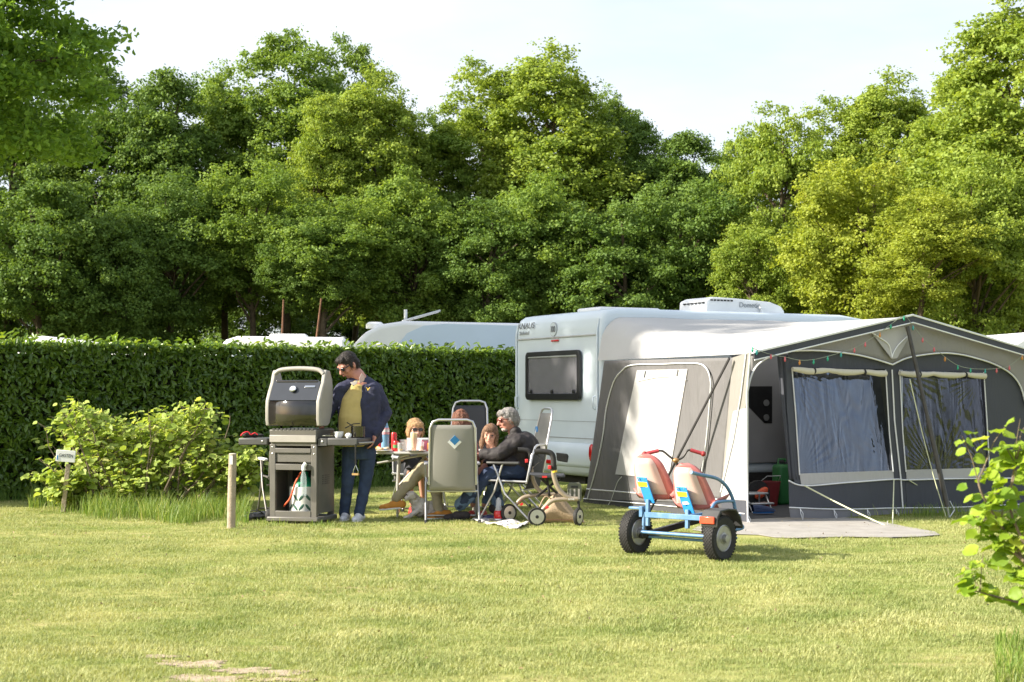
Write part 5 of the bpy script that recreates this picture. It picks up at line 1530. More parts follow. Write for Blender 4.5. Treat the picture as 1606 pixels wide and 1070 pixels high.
# wheels and castor
for y in (-.16, .16):
    mb = MB(); mb.lathe((-hx - .03, y, .075), [(.02, -.025), (.068, -.028), (.075, -.015), (.075, .015), (.068, .028), (.02, .025)], 20, M=Matrix.Rotation(R(90), 3, 'Y') @ Matrix.Rotation(R(20), 3, 'Z')); mb.build('wheel', M_rub, bq, smooth=40)
mb = MB(); mb.lathe((hx - .08, -.1, .03), [(.01, -.015), (.03, -.015), (.03, .015), (.01, .015)], 14, M=Matrix.Rotation(R(90), 3, 'Y')); mb.build('castor', M_rub, bq)
mb = MB(); mb.tube([(.12, -hy - .02, .62), (.125, -hy - .03, .60)], .012, 6); mb.build('hook', M_chrome, bq)

# gas cylinder standing in the trolley
M_gasg = mat('green_cylinder_paint', (0.01, 0.22, 0.11), .35, var=.06)
M_gasw = mat('off_white_plastic_cage', (0.62, 0.62, 0.58), .5, var=.05)
M_hose = mat('orange_gas_hose', (0.65, 0.10, 0.03), .5)
c = FB.w((.03, -.02, .075))
gc2 = thing('gas_cylinder', 'green gas cylinder in a slotted white cage inside the barbecue trolley', 'gas cylinder', (c.x, c.y, c.z), TB)
mb = MB(); mb.lathe((0, 0, 0), [(.13, .0), (.142, .02), (.142, .27), (.13, .33), (.09, .38), (.05, .42), (.045, .46), (.03, .47)], 28); mb.build('vessel', M_gasg, gc2, smooth=50)
# cage: rings and slanting bars
mb = MB(); mb.lathe((0, 0, 0), [(.150, 0), (.158, .0), (.158, .04), (.155, .29), (.152, .31), (.146, .31)], 36); cg = mb.build('cage', M_gasw, gc2, smooth=50)
M_open = mat('green_seen_through_cage', (0.03, 0.10, 0.07), .6)
for k in range(14):
    a = 2 * PI * k / 14; s_ = -1 if k % 2 else 1
    for z0 in (.095, .20):
        M2 = Matrix.Rotation(a, 3, 'Z') @ Matrix.Rotation(R(s_ * 38), 3, 'X')
        mb = MB(); mb.ell((.1555 * math.cos(a), .1555 * math.sin(a), z0), (.004, .015, .044), 10, 8, M=M2); mb.build('opening', M_open, cg)
mb = MB(); mb.lathe((0, 0, .46), [(.025, 0), (.025, .04), (.015, .05)], 12); mb.build('valve', M_chrome, gc2, smooth=40)
mb = MB(); mb.tube(spline([(.0, -.03, .50), (.01, -.09, .47), (-.03, -.155, .36), (-.08, -.175, .2), (-.15, -.16, .12), (-.19, -.1, .10)], 6), .010, 8); mb.build('hose', M_hose, gc2, smooth=60)
# plastic bottle hanging from the rail as grease catcher
M_pet = mat('clear_plastic_bottle', (0.55, 0.63, 0.66), .12, var=.02, alpha=.3, spec=.6)
c = FB.w((.135, -hy - .035, .30))
cb2 = thing('plastic_bottle', 'clear upside-down plastic bottle hanging under the barbecue rail before the gas cylinder', 'bottle', (c.x, c.y, c.z), TB)
mb = MB(); mb.lathe((0, 0, 0), [(.026, 0), (.033, .02), (.033, .14), (.030, .20), (.017, .25), (.015, .27)], 16); mb.build('bottle_body', M_pet, cb2, smooth=50)
mb = MB(); mb.tube([(0, 0, .27), (0, 0, .31), (.02, .015, .345)], .022, 8); mb.build('cloth_wrap', M_board, cb2, smooth=60)
# things lying on the shelves
def onb(x, y, z): return FB.w((x, y, z))
c = onb(hx + .20, -.12, .911)
t = thing('bowl', 'small white bowl on the right shelf of the barbecue', 'bowl', tuple(c))
mb = MB(); mb.lathe((0, 0, 0), [(.03, 0), (.045, .02), (.052, .065), (.048, .065), (.04, .02), (.0, .012)], 20); mb.build('bowl_body', M_board, t, smooth=50)
c = onb(hx + .38, -.02, .911)
t = thing('cooking_pot', 'black cooking pot with a long fork across it on the barbecue shelf', 'pot', tuple(c))
mb = MB(); mb.lathe((0, 0, 0), [(.065, 0), (.075, .01), (.078, .12), (.074, .12), (.07, .015), (0, .01)], 24); mb.build('pot_body', M_enamel, t, smooth=40)
mb = MB(); mb.tube([(-.14, .0, .10), (-.05, 0, .145), (.02, 0, .15)], .006, 6); mb.tube([(-.12, .02, .16), (-.02, -.02, .10)], .006, 6); mb.build('fork', M_black, t)
c = onb(hx + .33, -.17, .911)
t = thing('egg_cup', 'crumpled white paper napkin beside the black pot on the barbecue shelf', 'napkin', tuple(c))
t.name = 'napkin'
mb = MB(); mb.ell((0, 0, .025), (.035, .03, .028), 10, 7)
for i, v in enumerate(mb.v): mb.v[i] = v + Vector((1, 1, 1)) * .008 * mnoise.noise(v * 60)
mb.build('paper', M_board, t)
c = onb(hx + .10, -.1, .911)
t = thing('tongs', 'steel tongs with open arms on the barbecue shelf beside the white bowl', 'tongs', tuple(c), R(30))
for s in (-1, 1):
    mb = MB(); mb.bar((-.1, 0, .02), (.08, s * .03, .02 + (s > 0) * .03), .014, .004); mb.build('arm', M_chrome, t)
c = onb(-hx - .28, -.05, .905)
t = thing('oven_glove', 'black and red oven glove lying on the left shelf of the barbecue', 'glove', tuple(c), R(5))
mb = MB(); mb.ell((0, 0, .022), (.12, .05, .022), 14, 8); mb.ell((-.05, -.02, .035), (.05, .03, .02), 10, 6); mb.build('glove_body', M_rub, t, remesh=.006, smoothit=2, crinkle=.006, cscale=25)
mb = MB(); mb.tube(spline([(-.13, -.03, .02), (-.10, -.05, .05), (-.05, -.05, .06), (-.02, -.052, .03), (.02, -.05, .05), (.05, -.05, .03)], 4), .007, 6); mb.build('trim', mat('bright_red_trim', (.6, .02, .03), .5), t, smooth=60)
c = onb(hx + .44, -.245, .83)
t = thing('grill_brush', 'grill brush with a wire handle hanging from the right barbecue shelf', 'brush', tuple(c), TB)
mb = MB(); mb.tube([(0, 0, .02), (.0, 0, -.14), (.002, 0, -.2)], .007, 6); mb.build('handle', M_black, t)
mb = MB(); mb.tube([(.002, 0, -.2), (-.025, 0, -.26), (-.028, 0, -.29)], .004, 5); mb.tube([(.002, 0, -.2), (.028, 0, -.26), (.028, 0, -.28)], .004, 5); mb.build('wire', M_chrome, t)
mb = MB(); mb.box((0, 0, -.295), (.07, .03, .02)); mb.build('bristles', mat('brass_bristles', (.35, .22, .08), .6), t)
# black low trolley / case beside the left wheel
g = G(398, 818)
t = thing('tool_bag', 'flat black tool bag on the grass at the left foot of the barbecue', 'bag', (g.x, g.y + .1, 0), R(5))
mb = MB(); mb.ell((0, 0, .045), (.16, .09, .05), 16, 8); mb.ell((.08, 0, .05), (.08, .08, .05), 12, 8); mb.build('bag_body', M_black, t, remesh=.008, smoothit=2, crinkle=.01, cscale=20)
mb = MB(); mb.tube(spline([(-.1, -.05, .08), (-.04, -.07, .11), (.04, -.07, .11), (.09, -.05, .08)], 4), .008, 6); mb.build('handle', M_rub, t)
# blue can lying in the grass
g = G(389, 770)
t = thing('drink_can', 'small blue and yellow can lying in the grass left of the barbecue', 'can', (g.x, g.y, .034), R(40))
mb = MB(); mb.lathe((0, 0, 0), [(.024, -.06), (.033, -.05), (.033, .05), (.024, .06)], 16, M=Matrix.Rotation(R(80), 3, 'Y')); mb.build('can_body', mat('pale_blue_tin', (.25, .42, .62), .3, metal=.4), t, smooth=40)
mb = MB(); mb.lathe((0, 0, 0), [(.0335, .01), (.0335, .045)], 16, M=Matrix.Rotation(R(80), 3, 'Y')); mb.build('label_band', mat('yellow_print', (.6, .4, .05), .4), t)

# ================================================================== CAMPING CHAIRS
M_alu = mat('silver_chair_tube', (0.55, 0.55, 0.56), .3, metal=.75, var=.05)
M_dtube = mat('grey_brown_tube', (0.16, 0.15, 0.14), .4, metal=.5)
M_lgtex = mat('beige_textilene', (0.33, 0.32, 0.285), .75, var=.05, scale=200, transl=.25, bump=.25, bscale=500)
M_dktex = mat('dark_textilene', (0.045, 0.048, 0.055), .75, var=.1, scale=200, bump=.25, bscale=500)
M_gytex = mat('grey_textilene', (0.33, 0.325, 0.30), .75, var=.05, scale=200, transl=.2, bump=.25, bscale=500)
M_arm = mat('grey_plastic_armrest', (0.30, 0.30, 0.33), .5, var=.05)
def camp_chair(label, loc, rot, tex, tube, arm, back_h=1.12, recline=14, top_w=.42, bot_w=.50, group='folding camping chairs', tilt=0, arm_z=.63):
    """faces +y; back towards -y"""
    t = thing('camping_chair', label, 'chair', loc, rot, group)
    sh = .43
    tr_ = math.tan(R(recline))
    def bp(x, z): return Vector((x, -.24 - (z - sh) * tr_, z))
    n = 10
    top = [bp(-bot_w / 2, sh - .02), bp(-bot_w / 2 + .005, sh + .3), bp(-top_w / 2 - .01, back_h - .09), bp(-top_w / 2 + .02, back_h - .02), bp(-top_w / 2 + .08, back_h), bp(top_w / 2 - .08, back_h), bp(top_w / 2 - .02, back_h - .02), bp(top_w / 2 + .01, back_h - .09), bp(bot_w / 2 - .005, sh + .3), bp(bot_w / 2, sh - .02)]
    mb = MB(); mb.tube(top, .013, 8); mb.build('back_frame', tube, t, smooth=60)
    def back(u, v):
        z = sh - .08 + (back_h - .055 - sh + .08) * v; w = bot_w + (top_w - bot_w) * v - .01
        x = (u - .5) * w; p = bp(x, z); bow = .035 * (1 - (2 * u - 1) ** 2) * (.4 + .6 * math.sin(PI * v)); return p - Vector((0, bow, 0))
    mb = MB(); mb.grid(back, 12, 14); mb.build('backrest', tex, t, smooth=180, solid=.004)
    def seat(u, v):
        return Vector(((u - .5) * bot_w, -.24 + .50 * v, sh - .03 * math.sin(PI * u) - .01 * math.cos(v * 3)))
    mb = MB(); mb.grid(seat, 10, 10); mb.build('seat', tex, t, smooth=180, solid=.004)
    for s in (-1, 1):
        x = s * (bot_w / 2 + .01)
        mb = MB(); mb.tube([(x, -.25, sh), (x, .27, sh + .01)], .012, 8); mb.build('seat_rail', tube, t, smooth=60)
        mb = MB(); mb.box((x + s * .015, .02, arm_z), (.05, .38, .03)); mb.build('armrest', arm, t, bevel=.012, segs=3)
        mb = MB(); mb.tube([(x + s * .015, .13, arm_z - .015), (x + s * .02, .0, .3), (x + s * .025, -.30, .0)], .012, 8); mb.build('leg', tube, t, smooth=60)
        mb = MB(); mb.tube([(x + s * .012, .03, arm_z - .015), (x + s * .015, .12, .33), (x + s * .02, .30, .0)], .012, 8); mb.build('leg', tube, t, smooth=60)
        for y in (-.30, .30):
            mb = MB(); mb.tube([(x + s * .024, y * 1.0, 0), (x + s * .024, y * .97, .04)], .017, 8); mb.build('foot_cap', M_black, t)
    mb = MB(); mb.tube([(-bot_w / 2 - .02, -.20, .34), (bot_w / 2 + .02, -.20, .34)], .012, 8); mb.build('crossbar', tube, t, smooth=60)
    mb = MB(); mb.tube([(-bot_w / 2 - .02, .27, .045), (bot_w / 2 + .02, .27, .045)], .010, 8); mb.build('crossbar', tube, t, smooth=60)
    return t
gch = G(703, 815)
c1 = camp_chair('beige high-backed camping chair with a blue square badge, its back to the camera', (gch.x + .05, 16.47, 0), R(4), M_lgtex, M_alu, M_arm, back_h=1.10, recline=7, top_w=.46, bot_w=.50)
M_badge = mat('blue_badge', (.03, .18, .42), .4)
def bpt(x, z, off): return Vector((x, -.24 - (z - .43) * math.tan(R(7)) - .039 - off, z))
mb = MB(); p = bpt(.02, .885, .004); mb.box(p, (.075, .004, .075), m=Matrix.Rotation(R(9), 3, 'X') @ Matrix.Rotation(R(45), 3, 'Y')); mb.build('badge', M_badge, c1)
mb = MB(); p = bpt(.018, .865, .001); mb.box(p, (.105, .003, .105), m=Matrix.Rotation(R(9), 3, 'X') @ Matrix.Rotation(R(45), 3, 'Y')); mb.build('badge_border', M_board, c1)
mb = MB(); mb.grid(lambda u, v: Vector(((u - .5) * .40, -.14 + .34 * v, .455 + .03 * math.sin(PI * u) * math.sin(PI * v) + 0)), 10, 8); mb.build('cushion', mat('red_seat_cushion', (.38, .05, .05), .9, var=.1), c1, smooth=180, solid=.02)
c2 = camp_chair('black high-backed camping chair across the table, rising behind the brown-haired woman', (W(729, 700, 18.3).x, 18.3, 0), R(172), M_dktex, M_alu, M_black, back_h=1.29, recline=10, top_w=.40, bot_w=.48)
c3 = camp_chair('white-framed camping chair turned sideways under the seated child with sunglasses', (W(655, 700, 18.1).x, 18.1, 0), R(200), M_gytex, M_alu, M_arm, back_h=.78, recline=8, top_w=.40, bot_w=.46)
c4 = camp_chair('grey camping chair with black armrests under the grey-haired man', (W(805, 700, 16.75).x, 16.75, 0), R(70), M_dktex, M_alu, M_bbqd, back_h=.82, recline=12, top_w=.42, bot_w=.48)
c5 = camp_chair('pale grey camping chair with a narrow high back, empty before the caravan rear', (W(808, 700, 18.2).x, 18.2, 0), R(112), M_gytex, M_alu, M_arm, back_h=1.20, recline=13, top_w=.34, bot_w=.44)
mb = MB(); mb.ell((.20, -.36, .93), (.045, .012, .06), 12, 8); mb.build('tag', mat('blue_round_tag', (.04, .22, .5), .4), c5, smooth=60)
# folded garden chair behind the barbecue at the left
g = G(418, 792)
c6 = camp_chair('white folding chair half hidden behind the left side of the barbecue', (W(446, 700, 17.6).x, 17.6, 0), R(20), M_dktex, M_dtube, M_board, back_h=.74, recline=6, top_w=.38, bot_w=.44)

# ================================================================== TABLE WITH ITS THINGS
M_ttop = mat('cream_table_top', (0.66, 0.64, 0.60), .4, var=.04, scale=6)
TZ = .735
tc_ = Vector((-.86, 17.35, 0))
tb = thing('camping_table', 'cream folding camping table with rounded corners laid for a meal', 'table', tuple(tc_), R(3))
mb = MB()
def rr2(w, d, r, n=6):
    out = []
    for cx, cy, a0 in ((w / 2 - r, d / 2 - r, 0), (-w / 2 + r, d / 2 - r, 90), (-w / 2 + r, -d / 2 + r, 180), (w / 2 - r, -d / 2 + r, 270)):
        for k in range(n + 1): a = R(a0 + 90 * k / n); out.append((cx + r * math.cos(a), cy + r * math.sin(a)))
    return out
TW, TD = 1.38, .84
mb.prism([(x, y, TZ - .028) for x, y in rr2(TW, TD, .22)], (0, 0, .028)); mb.build('table_top', M_ttop, tb, bevel=.008, segs=3)
M_leg = mat('light_grey_leg', (0.50, 0.49, 0.46), .4, metal=.3)
for sx in (-1, 1):
    for sy in (-1, 1):
        x = sx * .42; y = sy * .30
        mb = MB(); mb.tube(spline([(x - sx * .12, y, TZ - .04), (x - sx * .02, y, TZ - .06), (x, y, TZ - .14), (x + sx * .01, y, .3), (x + sx * .01, y, 0)], 5), .015, 8); mb.build('leg', M_leg, tb, smooth=60)
    mb = MB(); mb.tube([(sx * .43, -.3, .33), (sx * .43, .3, .33)], .010, 8); mb.build('crossbar', M_leg, tb, smooth=60)
    mb = MB(); mb.tube([(sx * .43, 0, .33), (sx * .1, 0, TZ - .04)], .010, 8); mb.build('brace', M_leg, tb, smooth=60)
mb = MB(); mb.tube([(-.66, -.2, .60), (-.1, -.3, .70)], .012, 8); mb.build('brace', M_leg, tb, smooth=60)
def ontab(px, dz):
    p = W(px, 700, dz); return (p.x, dz, TZ + .001)
def cyl_thing(name, label, cat, px, dz, prof, m, part='body', extra=None, n=18):
    t = thing(name, label, cat, ontab(px, dz))
    mb = MB(); mb.lathe((0, 0, 0), prof, n); mb.build(part, m, t, smooth=45)
    for nm, pr, mm in (extra or []):
        mb = MB(); mb.lathe((0, 0, 0), pr, n); mb.build(nm, mm, t, smooth=45)
    return t
M_water = mat('blue_tinted_bottle', (0.22, 0.42, 0.62), .1, var=.03, alpha=.75, spec=.6)
M_lbl = mat('bottle_label', (0.75, 0.35, 0.38), .5, var=.1)
M_redc = mat('red_tin', (0.62, 0.03, 0.035), .3, var=.05, coat=.3)
M_orj = mat('orange_juice', (0.75, 0.30, 0.02), .3, var=.05)
M_yel = mat('yellow_plastic', (0.75, 0.50, 0.04), .4)
M_paper = mat('white_paper', (0.78, 0.77, 0.75), .7)
M_pink = mat('pink_carton', (0.70, 0.20, 0.28), .5, var=.08)
M_clear = mat('clear_tumbler', (0.8, 0.82, 0.84), .08, var=.02, alpha=.35, spec=.7)
cyl_thing('water_bottle', 'large clear blue water bottle with a red and white label at the left table end', 'bottle', 604, 17.0,
    [(.040, 0), (.046, .02), (.044, .10), (.046, .20), (.044, .25), (.028, .31), (.015, .34), (.014, .355)], M_water, 'bottle_body',
    [('label_band', [(.0475, .19), (.0475, .215)], M_lbl), ('label_band', [(.0475, .215), (.0475, .245)], M_paper), ('label_band', [(.046, .245), (.043, .262)], M_lbl), ('cap', [(.016, .35), (.016, .375), (0, .376)], mat('orange_cap', (.7, .3, .05), .4))])
cyl_thing('drink_can', 'tall slim red drink can standing behind the shorter red can on the table', 'can', 618, 17.1, [(.026, 0), (.032, .008), (.032, .195), (.026, .208), (0, .206)], M_redc, 'can_body')
cyl_thing('drink_can', 'shorter red drink can with a green badge, in front of the tall slim one', 'can', 621, 16.98, [(.026, 0), (.033, .008), (.033, .105), (.026, .118), (0, .116)], M_redc, 'can_body',
    [('badge', [(.0337, .04), (.0337, .075)], mat('green_badge', (.12, .3, .1), .4))])
t = cyl_thing('beer_glass', 'tall curved glass of orange drink with a yellow top before the child in sunglasses', 'glass', 649, 17.0,
    [(.024, 0), (.026, .01), (.024, .03), (.036, .12), (.037, .15)], M_orj, 'drink', [('froth', [(.0372, .15), (.038, .18), (.034, .20), (0, .205)], M_yel), ('glass_wall', [(.026, 0), (.028, .01), (.026, .03), (.039, .12), (.041, .19), (.037, .215)], M_clear)])
cyl_thing('paper_cup', 'white printed cup left of the orange drink glass', 'cup', 633, 17.05, [(.034, 0), (.042, .13), (.039, .13), (.031, .01), (0, .01)], M_paper, 'cup_body', [('print_band', [(.0365, .05), (.0395, .09)], M_txt2)])
cyl_thing('tumbler', 'clear tumbler with a yellow slice between the red cans and the printed cup', 'glass', 628, 16.95, [(.030, 0), (.033, .10)], M_clear, 'glass_wall', [('slice', [(.02, .01), (.028, .025), (0, .03)], M_yel)])
cyl_thing('tumbler', 'tumbler with an amber drink right of the tall orange glass', 'glass', 661, 16.95, [(.026, 0), (.030, .11)], M_clear, 'glass_wall', [('drink', [(.024, .004), (.027, .06), (0, .06)], M_orj)])
cyl_thing('jam_jar', 'small orange jar with a dark lid right at the edge of the beige chair', 'jar', 675, 17.0, [(.030, 0), (.034, .01), (.034, .08), (.028, .095)], M_orj, 'jar_body', [('lid', [(.029, .095), (.029, .112), (0, .112)], M_black)])
t = thing('juice_carton', 'pink and white carton standing behind the amber tumbler', 'carton', ontab(668, 17.15), R(10))
mb = MB(); mb.box((0, 0, .06), (.10, .05, .12)); mb.build('carton_body', M_pink, t, bevel=.003)
mb = MB(); mb.box((0, 0, .128), (.102, .052, .014)); mb.build('carton_top', M_paper, t)
t = thing('serving_tray', 'upright white napkin box behind the orange drink glass', 'box', ontab(655, 17.3), R(2)); t.name = 'napkin_box'
mb = MB(); mb.box((0, 0, .07), (.24, .06, .14)); mb.build('box_body', M_paper, t, bevel=.004)
for i, (px, dz, lb) in enumerate(((600, 16.98, 'white plate of sliced bread at the left end of the table'), (652, 16.98, 'empty white plate under the orange drink glass'))):
    t = thing('plate', lb, 'plate', ontab(px, dz))
    t.location.z -= 0
    mb = MB(); mb.lathe((0, 0, 0), [(.06, 0), (.12, .012), (.122, .014), (.118, .016), (.06, .004), (0, .004)], 28); mb.build('plate_body', M_paper, t, smooth=40)
t = thing('bread_slices', 'heap of pale bread slices on the left white plate', 'bread', tuple(Vector(ontab(600, 16.98)) + Vector((0, 0, .012))))
M_bread = mat('bread_crumb', (0.68, 0.52, 0.34), .85, var=.15, scale=40, bump=.3)
for k in range(7):
    a = k * 1.1; mb = MB(); mb.box((.055 * math.cos(a) * (k > 0), .03 * math.sin(a), .012 + .008 * (k % 3)), (.07, .05, .014), m=Matrix.Rotation(a, 3, 'Z') @ Matrix.Rotation(.25, 3, 'X')); mb.build('slice', M_bread, t, bevel=.006)
for px, dz, lb, m_ in ((588, 17.05, 'orange snack bag beside the water bottle, at the very end of the table', M_yel), (594, 17.12, 'red snack bag behind the orange one at the table end', M_redc)):
    t = thing('snack_bag', lb, 'bag', ontab(px, dz))
    mb = MB(); mb.grid(lambda u, v: Vector(((u - .5) * .075, -.02 * math.sin(PI * u) * math.sin(PI * v) + .006 * mnoise.noise(Vector((u * 6, v * 6, px))), .002 + v * .13)), 10, 12)
    mb.grid(lambda u, v: Vector(((u - .5) * .075, .02 * math.sin(PI * u) * math.sin(PI * v) + .006 * mnoise.noise(Vector((u * 6, v * 6, px + 3))), .002 + v * .13)), 10, 12)
    mb.build('bag_body', m_, t, smooth=60)

# ================================================================== ROLLATOR, BAG, RUG, LANTERN
M_rtube = mat('beige_frame_tube', (0.33, 0.27, 0.20), .35, metal=.25, var=.05)
gr = G(855, 826)
RO = Vector((gr.x, 15.95, 0))
ro = thing('rollator', 'beige folding walking frame on four wheels with black seat and handles', 'walking frame', tuple(RO), 0)
def rp(px, py, dz): return W(px, py, dz) - RO
def rtube(name, pts, r, m=M_rtube, sm=True, parent=None):
    P = [rp(*p) for p in pts]
    if sm: P = spline(P, 6)
    mb = MB(); mb.tube(P, r, 10); return mb.build(name, m, parent or ro, smooth=60)
ZN, ZF = 15.95, 16.5       # near and far side of the frame
rtube('side_tube', [(868, 735, ZN), (869, 748, ZN), (877, 768, ZN), (893, 781, ZN), (906, 783, ZN)], .026)
rtube('base_tube', [(847, 806, ZN), (855, 795, ZN), (868, 785, ZN), (888, 783, ZN), (907, 783, ZN)], .024)
rtube('side_tube', [(833, 729, ZF), (834, 745, ZF), (840, 762, ZF), (850, 773, ZF)], .024)
rtube('base_tube', [(806, 800, ZF), (812, 788, ZF), (824, 779, ZF), (850, 776, ZF), (878, 775, ZF)], .022)
rtube('handle', [(868, 734, ZN), (868, 720, ZN), (864, 711, ZN), (850, 708, ZN), (838, 709, ZN)], .030, M_rub)
rtube('handle', [(833, 728, ZF), (833, 716, ZF), (828, 707, ZF), (812, 705, ZF)], .026, M_rub)
for pts in ([(868, 737, ZN), (868, 730, ZN)], [(833, 731, ZF), (833, 724, ZF)]):
    rtube('clamp', pts, .036, M_rub, False)
rtube('height_mark', [(869.5, 738, ZN - .01), (870, 741, ZN - .01)], .028, M_yel, False)
for a in ((862, 733, ZN - .03), (826, 723, ZF - .03)):
    mb = MB(); mb.box(rp(*a), (.035, .03, .04)); mb.build('release_lever', M_redc, ro, bevel=.006)
mb = MB(); c = (rp(872, 718, ZN) + rp(890, 716, ZF)) / 2
mb.prism([rp(872, 710, 16.0), rp(890, 712, 16.2), rp(892, 716, 16.2), rp(890, 726, 16.2), rp(874, 723, 16.0)], (0, .06, 0)); mb.build('backrest_pad', M_rub, ro, bevel=.01)
mb = MB(); mb.prism([rp(829, 744, 16.0), rp(884, 746, 16.0), rp(886, 749, 16.0), rp(846, 750, 16.0)], (.02, .45, 0)); mb.build('seat', M_dktex, ro, bevel=.006)
mb = MB(); mb.box(rp(854, 748, 15.98), (.05, .02, .02)); mb.build('seat_strap', M_redc, ro)
for pts in ([(848, 750, 16.1), (878, 778, 16.4)], [(878, 750, 16.4), (842, 779, 16.1)], [(858, 750, 16.2), (862, 778, 16.2)]):
    rtube('cross_brace', pts, .014, M_rub, False)
rtube('brake_cable', [(838, 709, ZN), (850, 722, ZN), (842, 728, ZN), (836, 735, ZF)], .004, M_rub)
def rwheel(px, py, dz, r, yaw, front=False):
    c = rp(px, py, dz); c.z = r
    M = Matrix.Rotation(yaw, 3, 'Z') @ Matrix.Rotation(R(90), 3, 'X')
    mb = MB(); mb.lathe(c, [(r * .76, -.016), (r * .95, -.018), (r, -.010), (r, .010), (r * .95, .018), (r * .76, .016)], 28, M=M); w_ = mb.build('wheel', M_rub, ro, smooth=40)
    mb = MB(); mb.lathe(c, [(r * .64, -.019), (r * .76, -.019), (r * .76, .019), (r * .64, .019)], 28, M=M); mb.build('rim', M_alu, w_, smooth=40)
    for k in range(3):
        a = k * 2 * PI / 3 + .4; mb = MB(); mb.bar(c, c + M @ Vector((math.cos(a) * r * .68, math.sin(a) * r * .68, 0)), .022, .024); mb.build('spoke', M_alu, w_, bevel=.004)
    mb = MB(); mb.lathe(c, [(.0, -.026), (.018, -.024), (.018, .024), (0, .026)], 14, M=M); mb.build('hub', M_rub, w_)
rwheel(842, 811, ZN - .05, .097, R(8)); rwheel(907, 808, ZN - .0, .094, R(62)); rwheel(798, 806, ZF - .05, .097, R(35)); rwheel(880, 806, ZF + .1, .094, R(40))
rtube('fork', [(907, 786, ZN), (908, 796, ZN), (907, 807, ZN)], .014, M_rub, False)
rtube('fork', [(847, 803, ZN - .02), (843, 810, ZN - .02)], .014, M_rub, False); rtube('fork', [(806, 797, ZF), (799, 806, ZF)], .014, M_rub, False); rtube('fork', [(878, 776, ZF + .05), (880, 804, ZF + .1)], .014, M_rub, False)
for a in ((858, 796, ZN - .03), (818, 791, ZF - .03)):
    mb = MB(); mb.box(rp(*a), (.035, .02, .025), m=Matrix.Rotation(R(-30), 3, 'Y')); mb.build('reflector', M_redc, ro)
text('lettering', 'trive', ro, rp(896, 783, ZN - .03), .035, (R(90), 0, 0), M_board, .001)
# slatted tray hooked on the front
p = rp(901, 772, 16.05)
mb = MB(); mb.prism([(p.x + (x - .5) * .15, p.y, p.z + (z - .5) * .2) for x, z in ((.06, 0), (.94, 0), (1, .1), (1, .85), (.85, 1), (.15, 1), (0, .85), (0, .1))], (0, .02, 0)); ty = mb.build('tray', mat('olive_grey_tray', (.12, .125, .09), .5), ro, bevel=.006)
for k in range(3):
    mb = MB(); mb.box((p.x - .045 + k * .045, p.y - .006, p.z - .02), (.018, .006, .11)); mb.build('rib', M_bbqf, ty)
mb = MB(); mb.box((p.x, p.y - .006, p.z + .055), (.07, .006, .022)); mb.build('grip_slot', M_black, ty)

M_bagm = mat('sand_canvas_bag', (0.40, 0.30, 0.20), .85, var=.08, bump=.3, bscale=60)
g = G(884, 825)
bg = thing('shoulder_bag', 'sand-coloured canvas bag slumped on the grass behind the walking frame wheels', 'bag', (g.x, 16.25, 0), 0)
Ob = Vector((g.x, 16.25, 0))
mb = MB()
def bagf(u, v):
    L = [W(842, 823, 16.25) - Ob, W(916, 823, 16.25) - Ob]; a = L[0].lerp(L[1], u); topz = {0: .10, .3: .29, .45: .32, .6: .25, .8: .13, 1: .03}
    ks = sorted(topz); tz = .1
    for k0, k1 in zip(ks, ks[1:]):
        if k0 <= u <= k1: tz = topz[k0] + (topz[k1] - topz[k0]) * (u - k0) / (k1 - k0)
    th = v * 2 * PI
    return Vector((a.x, .085 * math.cos(th) * (.35 + .65 * (1 - abs(math.sin(th)) * .6)), max(0.004, tz / 2 + tz / 2 * math.sin(th))))
mb.grid(bagf, 24, 24); mb.build('bag_body', M_bagm, bg, smooth=60)
mb = MB(); mb.box((.0, -.088, .045), (.42, .008, .006)); mb.build('seam', mat('dark_seam', (.14, .07, .05), .8), bg)
mb = MB(); mb.tube(spline([W(846, 795, 16.2) - Ob, W(855, 779, 16.2) - Ob, W(866, 783, 16.2) - Ob, W(872, 780, 16.2) - Ob], 5), .008, 6); mb.build('strap', M_bagm, bg)
mb = MB(); mb.ell(W(905, 809, 16.12) - Ob, (.026, .006, .03), 12, 8); mb.build('badge', mat('light_blue_badge', (.35, .6, .75), .5), bg)

def rug_mat():
    m, nt, N, L, out = new_mat('patterned_rug')
    tc = N.new('ShaderNodeTexCoord'); vo = N.new('ShaderNodeTexVoronoi'); vo.inputs['Scale'].default_value = 16
    L.new(tc.outputs['Object'], vo.inputs['Vector'])
    r = N.new('ShaderNodeValToRGB'); r.color_ramp.elements[0].position = .26; r.color_ramp.elements[1].position = .32
    r.color_ramp.elements[0].color = (.10, .09, .11, 1); r.color_ramp.elements[1].color = (.66, .63, .62, 1)
    L.new(vo.outputs['Distance'], r.inputs['Fac'])
    p = N.new('ShaderNodeBsdfPrincipled'); p.inputs['Roughness'].default_value = .95; L.new(r.outputs['Color'], p.inputs['Base Color']); L.new(p.outputs[0], out.inputs['Surface'])
    return m
rg_ = thing('rug', 'crumpled white rug with dark spots on the grass left of the walking frame', 'rug', tuple(G(786, 826)), 0)
q = [G(738, 818), G(812, 832), G(832, 823), G(770, 812)]
mb = MB(); mb.grid(lambda u, v: q[0].lerp(q[1], u).lerp(q[3].lerp(q[2], u), v) + Vector((0, 0, .012 + .03 * abs(mnoise.noise(Vector((u * 5, v * 4, 2)))) + .012 * math.sin(u * 14))), 40, 16)
mb.build('rug_cloth', rug_mat(), rg_, world=True, smooth=180, solid=.006)
g = G(782, 818)
t = thing('lantern', 'red glass lantern with a wire handle on the edge of the spotted rug', 'lantern', (g.x, g.y - .02, .02))
mb = MB(); mb.lathe((0, 0, 0), [(.04, 0), (.052, .01), (.052, .085), (.042, .10)], 18); mb.build('red_glass', M_red, t, smooth=50)
